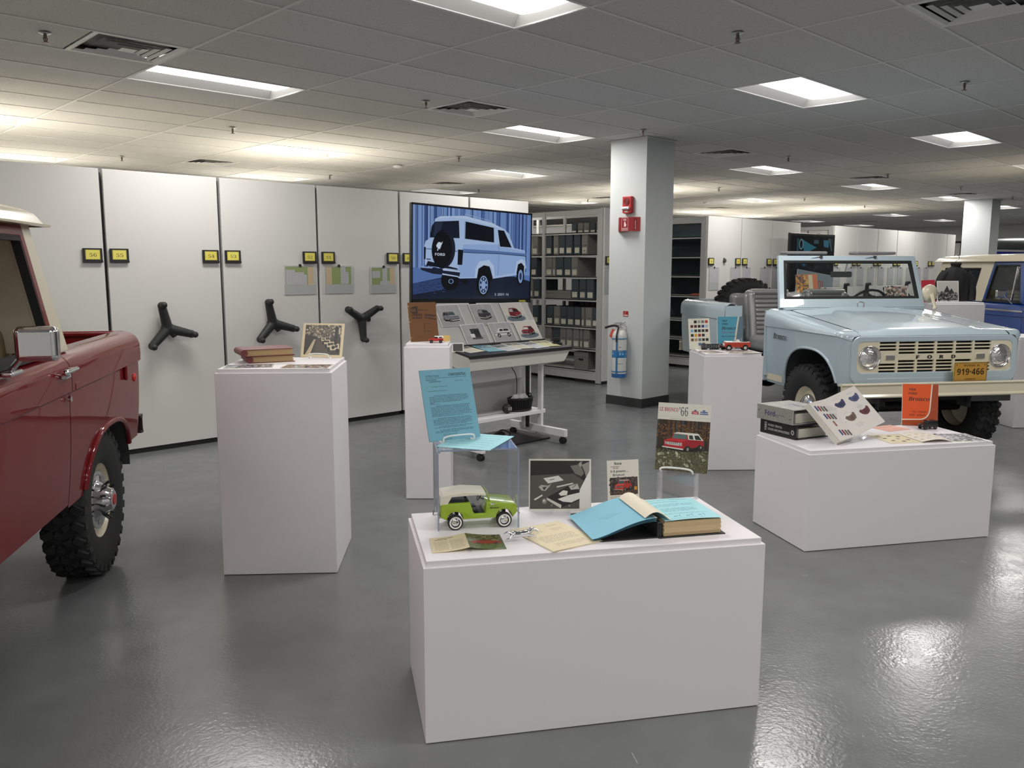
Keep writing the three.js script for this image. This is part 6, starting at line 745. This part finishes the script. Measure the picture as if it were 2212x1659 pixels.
{ // photographs pinned on the sloped board
  const names6 = ['grey silhouette wagon, upper left', 'dark wagon seen from behind, upper middle', 'dark red car from behind, upper right', 'wagon tail with spare wheel, lower left', 'white two-tone wagon side view, lower middle', 'dark red car front view, lower right'], lean = 33 * D2R;
  [[4.705, 0.19], [5.10, 0.185], [5.485, 0.185], [4.905, 0.004], [5.235, 0.003], [5.56, 0.003]].forEach(([x, s], k) => { const t = thing('photograph', `photograph on the sloped board of a ${names6[k]}`, 'photograph', [x, 0.935 + s * Math.cos(lean) + 0.004, -5.505 - s * Math.sin(lean) + 0.003], 0, 'photographs on the sloped board'); t.rotation.x = -lean; const c = sheetCard(t, 'sheet', 0.28, k < 3 ? 0.222 : 0.2, 0.0015, printMat(studio(k), 0.22), M.paper); c.position.y = k < 3 ? 0.111 : 0.1; c.position.z = 0.001 + k * 0.0006; });
  const f = thing('picture_frame', 'small dark picture on little stand at left of sloped board', 'picture', [4.5, 0.905, -5.32], -0.6); f.rotation.order = 'YXZ'; f.rotation.x = -0.25; part(f, 'frame', box(0.1, 0.08, 0.008, 0, 0.042, 0, 0.002), M.white); part(f, 'picture', box(0.08, 0.062, 0.002, 0, 0.042, 0.0045), mat([0.06, 0.06, 0.055], 0.5));
  const dtx = [['#e0d8c0', 0], ['#7fb9c6', 1], ['#cfd0d2', 2], ['#dad4bd', 3], ['#c9cfd4', 4], ['#d9d39c', 5]];
  [[4.64, -5.36, 8], [4.86, -5.33, -4], [5.02, -5.3, 6], [5.2, -5.33, -6], [5.38, -5.3, 3], [5.55, -5.32, -8]].forEach(([x, z, r], k) => { const t = thing('paper_sheet', `${['cream', 'turquoise', 'pale grey', 'ivory', 'bluish grey', 'yellowish'][k]} sheet on the black desk top, ${ORD[k]} from left`, 'paper', [x, 0.9085 + (-5.32 - z) * 0.13 + 0.0066 + k * 0.0005, z], r * D2R, 'sheets on the desk top'); t.rotation.order = 'XYZ'; t.rotation.x = 0.13; const s = part(t, 'sheet', box(0.19, 0.0012, 0.24), mat(dtx[k][0], 0.5)); part(s, 'print', new THREE.PlaneGeometry(0.188, 0.238).rotateX(-Math.PI / 2).translate(0, 0.0009, 0), printMat(tex(200, 256, (c, w, h) => { rect(c, 0, 0, w, h, dtx[k][0]); rect(c, 14, 14, w - 28, 90, ['#6a6254', '#3f7484', '#55565a', '#6a644c', '#4c545c', '#7a6c3a'][k]); foliage(c, 20, 20, w - 44, 76, ['#3a3a3a', '#8a8a84', '#b4b0a4'], 40, 4, 16); typing(c, 20, 120, 150, 8, 14, '#77756c', 0.4); }), 0.35)); });
  single('card_holder', 'small black card holder at right end of desk', 'holder', [box(0.09, 0.02, 0.05, 0, 0.01, 0, 0.004), box(0.07, 0.05, 0.008, 0, 0.04, -0.01, 0.002), box(0.008, 0.03, 0.004, -0.02, 0.03, 0.002), box(0.008, 0.03, 0.004, 0.0, 0.03, 0.002), box(0.008, 0.03, 0.004, 0.02, 0.03, 0.002)], M.black, [5.66, 0.903, -5.27], -0.4);
}
{ // basket with tissues
  const t = thing('waste_basket', 'black slatted basket with crumpled white tissues on desk shelf', 'basket', [5.41, 0.2835, -5.5], -0.1), sl = [], A = 0.135, B = 0.085; for (let k = 0; k < 40; k++) { const a = k / 40 * 6.283; sl.push(rod([A * 0.85 * Math.cos(a), 0.01, B * 0.85 * Math.sin(a)], [A * Math.cos(a), 0.12, B * Math.sin(a)], 0.005, 0.005, 6)); }
  part(t, 'slat', sl, M.black); const rim = []; for (let k = 0; k < 32; k++) { const a = k / 32 * 6.283; rim.push([A * Math.cos(a), 0.122, B * Math.sin(a)]); } const rim2 = rim.map(([x, y, z]) => [x * 0.86, 0.012, z * 0.86]); part(t, 'rim', [tube(rim, 0.007, 64, 8, true), tube(rim2, 0.007, 64, 8, true)], M.black); part(t, 'liner', lathe([[0, 0.01], [0.1, 0.01], [0.115, 0.11]], 32).scale(1.06, 1, 0.68), mat([0.008, 0.008, 0.009], 0.7)); part(t, 'handle', tube([[0.09, 0.12, 0.05], [0.11, 0.15, 0.02], [0.12, 0.15, -0.02], [0.1, 0.12, -0.055]], 0.006, 24, 8), M.black);
  for (const [x, z, r] of [[-0.05, 0, 0.045], [0.01, 0.02, 0.05], [0.05, -0.01, 0.04], [-0.01, -0.03, 0.04]]) { const g = new THREE.IcosahedronGeometry(r, 2), p = g.attributes.position; for (let i = 0; i < p.count; i++) { const a = p.getX(i) * 190, b = p.getY(i) * 170, c = p.getZ(i) * 210, k = 1 + 0.28 * Math.sin(a + 1.7 * Math.sin(b)) * Math.cos(c); p.setXYZ(i, p.getX(i) * k, p.getY(i) * k, p.getZ(i) * k); } g.computeVertexNormals(); part(t, 'tissue', g.translate(x, 0.11, z), M.white); }
  const b = thing('grip_ball', 'black ball with pale stripes left of the basket', 'ball', [5.21, 0.2835, -5.47]); part(b, 'ball', sph(0.045, 0, 0.045, 0), M.black); part(b, 'stripe', [0, 1, 2, 3].map(k => { const g = box(0.006, 0.03, 0.002, 0, 0, 0.045); g.rotateY((k - 1.5) * 0.28); return g.translate(0, 0.048, 0.001); }), M.grey);
}
single('power_cord', 'thin black cord hanging from desk right end to floor', 'cord', tube([[5.66, 0.76, -5.5], [5.67, 0.6, -5.52], [5.72, 0.35, -5.55], [5.76, 0.1, -5.6], [5.75, 0.006, -5.62], [5.7, 0.006, -5.66]], 0.004, 60, 6), M.black);
single('power_cord', 'thin black cord hanging behind desk above the shelf', 'cord', tube([[5.38, 0.8, -5.62], [5.4, 0.7, -5.62], [5.45, 0.62, -5.61], [5.47, 0.55, -5.61], [5.47, 0.3, -5.62]], 0.004, 40, 6), M.black);
single('cable_bundle', 'tangle of black cables on floor under the desk', 'cables', [tube([[4.8, 0.012, -5.5], [4.95, 0.015, -5.62], [5.1, 0.03, -5.6], [5.25, 0.04, -5.66], [5.4, 0.015, -5.66], [5.6, 0.01, -5.72]], 0.009, 60, 6), tube([[4.78, 0.01, -5.56], [4.98, 0.02, -5.54], [5.15, 0.05, -5.62], [5.32, 0.09, -5.64], [5.36, 0.05, -5.58], [5.28, 0.012, -5.6], [5.5, 0.01, -5.6]], 0.006, 70, 6), sph(0.05, 5.26, 0.05, -5.62, 1.2, 0.8, 0.8)], M.black);
single('adapter', 'small black adapter clipped under the desk tray', 'adapter', [box(0.05, 0.035, 0.03, 0, 0, 0, 0.003), box(0.02, 0.025, 0.032, 0.012, 0, 0.001)], M.grey, [4.86, 0.775, -5.33]);

// ---------------------------------------------------------------- on the near pillar (its face at x = 7.685 looks to -x)
{
  const FX = 7.684, onFace = (name, label, cat, y, z) => { const t = thing(name, label, cat, [FX, y, z], -Math.PI / 2); return t; }; // local +z -> -x, local x -> -z.. printed upright
  const red = mat([0.42, 0.02, 0.025], 0.4);
  const al = onFace('fire_alarm', 'red fire alarm with white strobe on near pillar', 'fire alarm', 2.318, -6.05);
  part(al, 'housing', [box(0.125, 0.185, 0.05, 0, 0, 0.025, 0.008), box(0.09, 0.03, 0.055, 0, -0.085, 0.028, 0.01)], red); part(al, 'speaker', [cyl(0.042, 0.042, 0.004, 0, 0.032, 0.052, 32, 'z'), ...[0, 1, 2, 3, 4].map(k => new THREE.TorusGeometry(0.008 + k * 0.008, 0.0012, 6, 28).translate(0, 0.032, 0.055))], mat([0.2, 0.012, 0.015], 0.5)); part(al, 'strobe', [box(0.105, 0.034, 0.03, -0.004, -0.04, 0.065, 0.012, 3), box(0.06, 0.02, 0.018, -0.004, -0.04, 0.08, 0.008, 3)], mat([0.85, 0.86, 0.9], 0.1, 0.5)); const fw = text3('FIRE', 0.016, 0.002); part(al, 'lettering', fw.translate(0, -0.077, 0.0555), M.wire);
  const sg = onFace('extinguisher_sign', 'red folded fire extinguisher sign on near pillar', 'sign', 2.098, -6.045);
  const sgm = tex(400, 320, (c, w, h) => { rect(c, 0, 0, w, h, '#7d0c18'); c.strokeStyle = '#d9bcbc'; c.lineWidth = 7; c.strokeRect(90, 14, 220, 290); c.fillStyle = '#e3cfcf'; c.textAlign = 'center'; c.font = 'bold 52px sans-serif'; c.fillText('FIRE', w / 2, 78); c.font = 'bold 29px sans-serif'; c.fillText('EXTINGUISHER', w / 2, 268, 200); rect(c, 104, 280, 190, 8, '#d9bcbc'); pg(c, [[186, 100], [210, 96], [222, 128], [230, 150], [230, 216], [176, 216], [176, 140]], '#e3cfcf'); pg(c, [[232, 150], [250, 170], [244, 200], [232, 206]], '#e3cfcf'); });
  const W = 0.165, front = new THREE.PlaneGeometry(W, 0.155).translate(0, 0, 0.0822); part(sg, 'front', [box(W, 0.156, 0.003, 0, 0, 0.08)], red); part(sg, 'print', front, printMat(sgm, 0.3)); part(sg, 'wing', [-1, 1].map(s => { const g = box(0.11, 0.156, 0.003, 0, 0, 0); g.rotateY(s * 0.82); return g.translate(s * (W / 2 + 0.037), 0, 0.04); }), red); const wt = [-1, 1].map(s => { const g = new THREE.PlaneGeometry(0.03, 0.13); g.rotateY(s * 0.82); return g.translate(s * (W / 2 + 0.04), 0, 0.0445); }); part(sg, 'wing_print', wt, printMat(tex(64, 256, (c, w, h) => { rect(c, 0, 0, w, h, '#8a1420'); c.save(); c.translate(44, 244); c.rotate(-Math.PI / 2); c.fillStyle = '#e6cccc'; c.font = 'bold 32px sans-serif'; c.fillText('FIRE EXTING', 0, 0, 230); c.restore(); }), 0.4));
  const lb = onFace('label_plate', 'small red and white label above the fire extinguisher', 'label', 1.08, -6.07); part(lb, 'plate', box(0.075, 0.062, 0.002, 0, 0, 0.001), red); part(lb, 'print', new THREE.PlaneGeometry(0.074, 0.061).translate(0, 0, 0.0023), printMat(tex(128, 104, (c, w, h) => { rect(c, 0, 0, w, h, '#9a1a22'); typing(c, 40, 14, 50, 1, 16, '#e0c8c8', 0.6); typing(c, 14, 40, 100, 1, 14, '#e0c8c8', 0.5); rect(c, 12, 70, 104, 22, '#d8d2cc'); typing(c, 20, 78, 90, 1, 14, '#9a1a22', 0.4); }), 0.4));
  const ex = onFace('fire_extinguisher', 'white and blue fire extinguisher hanging on near pillar', 'fire extinguisher', 0.345, -6.075), r = 0.084, ez = 0.1;
  const bodyTex = tex(512, 512, (c, w, h) => { rect(c, 0, 0, w, h, '#cfd0cc'); rect(c, 0, h * 0.9, w, h * 0.1, '#2a65a0'); rect(c, 0, h * 0.36, w, h * 0.17, '#3279b4'); rect(c, 0, h * 0.36, w, 8, '#24507e'); for (let k = 0; k < 4; k++) { const x = k * 128; for (let i = 0; i < 3; i++) { rect(c, x + 20 + i * 34, h * 0.41, 22, 26, '#5b9ccc'); rect(c, x + 24 + i * 34, h * 0.43, 10, 14, '#d8e2ea'); } typing(c, x + 14, h * 0.375, 100, 1, 12, '#d0dce6', 0.5); typing(c, x + 20, h * 0.5, 90, 1, 10, '#1b3450', 0.6); typing(c, x + 20, h * 0.66, 90, 1, 12, '#33383c', 0.6); typing(c, x + 26, h * 0.84, 60, 2, 10, '#555a5e', 0.5); rect(c, x + 50, h * 0.28, 24, 7, '#555a5e'); } });
  const cylG = lathe([[0, 0], [r * 0.8, 0.0], [r, 0.006], [r, 0.47], [r * 0.97, 0.5], [r * 0.8, 0.535], [r * 0.5, 0.552], [0.02, 0.558], [0.02, 0.575]], 40).translate(0, 0, ez); { const p = cylG.attributes.position, uv = cylG.attributes.uv; for (let i = 0; i < uv.count; i++) uv.setY(i, Math.min(1, Math.max(0, p.getY(i) / 0.5))); } part(ex, 'cylinder', cylG, printMat(bodyTex, 0.3));
  part(ex, 'strap', [new THREE.TorusGeometry(r + 0.002, 0.006, 8, 40).rotateX(Math.PI / 2).translate(0, 0.455, ez), new THREE.TorusGeometry(r + 0.002, 0.006, 8, 40).rotateX(Math.PI / 2).translate(0, 0.075, ez), box(0.022, 0.46, 0.008, 0.03, 0.26, ez + r + 0.001, 0.003)], mat([0.03, 0.16, 0.36], 0.4));
  part(ex, 'valve', [cyl(0.02, 0.018, 0.05, 0, 0.59, ez, 16), box(0.03, 0.014, 0.11, 0, 0.634, ez + 0.03, 0.005).rotateX(0), box(0.02, 0.008, 0.12, 0, 0.61, ez - 0.03)].map(g => g), M.steel); part(ex, 'lever', [rod([0.0, 0.612, ez], [0.09, 0.645, ez + 0.01], 0.007, 0.005), rod([0.0, 0.6, ez], [0.1, 0.575, ez + 0.01], 0.007, 0.005)], M.steel);
  part(ex, 'hose', tube([[0.0, 0.58, ez + 0.02], [0.028, 0.55, ez + 0.07], [0.03, 0.49, ez + r + 0.006], [0.03, 0.42, ez + r + 0.008]], 0.0095, 30, 8), M.rubber); part(ex, 'nozzle', [tube([[0, 0.585, ez], [-0.06, 0.6, ez + 0.01], [-0.13, 0.59, ez + 0.015], [-0.19, 0.572, ez + 0.02]], 0.014, 30, 10), sph(0.014, -0.19, 0.572, ez + 0.02)], M.rubber);
  const tg = box(0.05, 0.105, 0.0015, 0, -0.05, 0); tg.rotateZ(-0.45); part(ex, 'inspection_tag', tg.translate(-0.055, 0.555, ez + 0.04), mat([0.6, 0.08, 0.07], 0.6)); part(ex, 'bracket', box(0.04, 0.3, 0.02, 0, 0.35, 0.01), M.steel);
}

// ---------------------------------------------------------------- beyond the light blue car
const tvTex = tex(512, 512, (c, w, h) => { rect(c, 0, 0, w, h, '#0c1013'); pg(c, [[120, 40], [250, 100], [300, 120], [150, 190]], '#2f6d80'); pg(c, [[380, 40], [450, 40], [450, 120], [390, 110]], '#3a6f84'); ell(c, 110, 90, 26, 56, '#6b8d98'); ell(c, 110, 90, 16, 42, '#0c1013'); rect(c, 60, 30, 20, 200, '#2a4d58'); rect(c, 262, 40, 60, 40, '#3a545c'); pg(c, [[440, 20], [470, 20], [500, 150], [486, 160]], '#46585e'); pg(c, [[470, 24], [500, 20], [512, 120]], '#2c3a40'); pg(c, [[60, 220], [300, 150], [500, 190], [500, 230], [60, 250]], '#1a2020'); ell(c, 150, 300, 20, 18, '#1f5f9a'); foliage(c, 60, 250, 430, 120, ['#141c20', '#1e2a2e', '#0a0e10', '#22343c'], 90, 4, 22); });
{
  const t = thing('television', 'dark far screen standing behind the light blue car', 'television', [14.06, 0, -7.02], -0.05);
  part(t, 'casing', box(1.5, 1.0, 0.05, 0, 1.7, 0, 0.01), M.blackGloss); part(t, 'screen', new THREE.PlaneGeometry(1.4, 0.84).translate(0, 1.74, 0.027), mat([0.01, 0.01, 0.01], 0.15, 0, { emissive: 0xffffff, emissiveMap: tvTex, emissiveIntensity: 0.5 }));
  part(t, 'stand', [box(0.9, 0.9, 0.12, 0.0, 0.62, -0.04, 0.01), box(0.1, 0.3, 0.08, 0, 1.1, -0.03), box(1.0, 0.03, 0.6, 0, 0.015, 0.05)], M.black);
  const bn = thing('banner', 'pale grey banner with red lettering below the far screen', 'banner', [14.05, 1.33, -6.93], -0.05); const bt = tex(512, 192, (c, w, h) => { rect(c, 0, 0, w, h, '#7f8f98'); c.fillStyle = '#b5453c'; c.font = 'bold 92px sans-serif'; c.save(); c.translate(110, 128); c.scale(0.7, 1); c.fillText('BRONCO', 0, 0); c.restore(); }); bn.rotation.z = -0.1; part(bn, 'panel', box(1.22, 0.4, 0.01), M.grey); part(bn, 'print', new THREE.PlaneGeometry(1.21, 0.39).translate(0, 0, 0.0055), printMat(bt, 0.5));
}
const P9 = plinth(11.6, -5.35, 1.2, 0.55, 0.98, -44, 'white plinth behind the light blue car, with bright leaflets'), P8 = plinth(11.12, -3.72, 0.62, 0.5, 1.195, -44, 'white plinth before the royal blue wagon, with black jacket'), P10 = plinth(9.8, -2.5, 0.5, 0.5, 0.92, -40, 'white plinth half hidden behind right end of the light blue car');
const magTex = tex(256, 340, (c, w, h) => { rect(c, 0, 0, w, h, '#c8761e'); foliage(c, 10, 20, 130, 220, ['#5a3a1c', '#e0a83c', '#3a2614', '#d28a2a'], 90, 6, 24); rect(c, 150, 10, 50, h - 20, '#d9cfa8'); rect(c, 200, 10, 46, h - 20, '#d2632a'); rect(c, 20, 250, 110, 70, '#a83a24'); });
stand('magazine', 'orange and yellow magazine standing behind the open car', 'magazine', P9, -0.45, 0.05, -4, 0.30, 0.40, printMat(magTex, 0.4), { lean: 14, roll: 3, up: 0.15 }); single('riser_block', 'black block lifting the orange magazine', 'riser', box(0.3, 0.15, 0.14, 0, 0.075, 0, 0.003), M.black, P9.at(-0.44, 0.02), P9.turn(-4));
stand('leaflet', 'red and white leaflet right of the orange magazine', 'leaflet', P9, -0.05, 0.0, 0, 0.3, 0.22, printMat(tex(256, 200, (c, w, h) => { rect(c, 0, 0, w, h, '#b2493c'); rect(c, 10, 14, 170, 80, '#d9d0c4'); typing(c, 24, 24, 140, 2, 34, '#b2493c', 0.7); foliage(c, 180, 20, 66, 150, ['#7a3a2c', '#c98a6a', '#4a2a20'], 40, 6, 16); }), 0.5), { lean: 12 });
[[12.2, -5.9, 0], [14.3, -5.6, 1], [15.6, -5.35, 2]].forEach(([x, z, k]) => { const P = plinth(x, z, 0.7, 0.5, 1.02, -44, `white far plinth seen through the windshield, ${ORD[k]} from left`); stand('leaflet', `colourful leaflet seen through the windshield, ${['grey brown', 'teal and yellow', 'green'][k]}`, 'leaflet', P, 0, 0, 2, 0.4, 0.3, printMat(greyPrint(401 + k * 57, 1), 0.4), { lean: 12 }); });
{ // jacket on a hanger stand
  stand('book', 'red book standing left of the black jacket', 'book', P8, -0.3, 0.1, 0, 0.17, 0.27, printMat(redBook, 0.4), { lean: 10, th: 0.02, roll: 3 }); stand('photograph', 'black and white mountain photograph before the black jacket', 'photograph', P8, -0.1, 0.16, 2, 0.27, 0.26, printMat(greyMountain, 0.3), { lean: 8 });
  const t = lay('jacket', 'black jacket hanging on wire hanger before royal blue wagon', 'jacket', P8, 0.06, -0.02, 2); t.scale.setScalar(0.84); const rows = [[0.0, 0.23, 0.09], [0.12, 0.235, 0.10], [0.25, 0.225, 0.105], [0.36, 0.205, 0.095], [0.43, 0.165, 0.08], [0.48, 0.10, 0.065], [0.505, 0.065, 0.055], [0.53, 0.06, 0.05]].map(([y, a, b]) => { const r = []; for (let k = 0; k <= 48; k++) { const u = k / 48 * 6.283, f = 1 + 0.035 * Math.sin(u * 9 + y * 8) + 0.02 * Math.sin(u * 17); r.push([a * f * Math.cos(u), y + 0.01, b * f * Math.sin(u)]); } return r; });
  const cloth = mat([0.008, 0.008, 0.009], 0.85); part(t, 'torso', sheet(rows), cloth); for (const s of [1, -1]) { const g = new THREE.TubeGeometry(new THREE.CatmullRomCurve3([V(s * 0.15, 0.43, 0), V(s * 0.22, 0.33, 0.01), V(s * 0.255, 0.16, 0.02), V(s * 0.25, 0.02, 0.03)]), 24, 0.058, 14); part(t, 'sleeve', g, cloth); } part(t, 'collar', lathe([[0.06, 0.52], [0.075, 0.55], [0.07, 0.58], [0.055, 0.575]], 24), cloth); part(t, 'hanger', tube([[0.0, 0.56, 0], [0.0, 0.6, 0], [0.035, 0.625, 0], [0.04, 0.66, 0], [0, 0.675, 0], [-0.03, 0.655, 0]], 0.005, 30, 6), M.steel); part(t, 'stand', [cyl(0.012, 0.012, 0.5, 0, 0.25, 0, 10), box(0.2, 0.01, 0.16, 0, 0.005, 0)], M.steel);
}
stand('photograph', 'black and white photograph behind right fender of light blue car', 'photograph', P10, 0.05, 0.15, -10, 0.2, 0.26, printMat(greyPrint(777, 0), 0.3), { lean: 12 });
{ const t = thing('storage_rack', 'blue post rack with dark green roll at far right', 'rack', [24.0, 0, -7.3], 0); part(t, 'post', box(0.12, 2.45, 0.12, 0, 1.225, 0), mat([0.012, 0.02, 0.25], 0.4)); part(t, 'post', box(0.12, 2.45, 0.12, 4, 1.225, 1.0), mat([0.012, 0.02, 0.25], 0.4)); part(t, 'roll', [rod([0.06, 2.25, 0.02], [4.0, 2.25, 1.0], 0.16, 0.16, 24)], mat([0.08, 0.10, 0.09], 0.4)); part(t, 'beam', [rod([0, 2.0, 0], [4, 2.0, 1.0], 0.04)], mat([0.012, 0.02, 0.25], 0.4)); }
{ const t = thing('wall_notice', 'narrow black framed notice on far wall left of far pillar', 'notice', [X1 - 0.02, 2.12, -10.28], -Math.PI / 2); part(t, 'frame', box(0.42, 0.82, 0.02, 0, 0, 0), M.black); part(t, 'sheet', [box(0.15, 0.68, 0.005, -0.1, 0, 0.012), box(0.15, 0.68, 0.005, 0.1, 0, 0.012)], M.paper); }
scene.traverse(o => { if (o.isMesh) { o.castShadow = true; o.receiveShadow = true; } });
renderer.render(scene, camera);
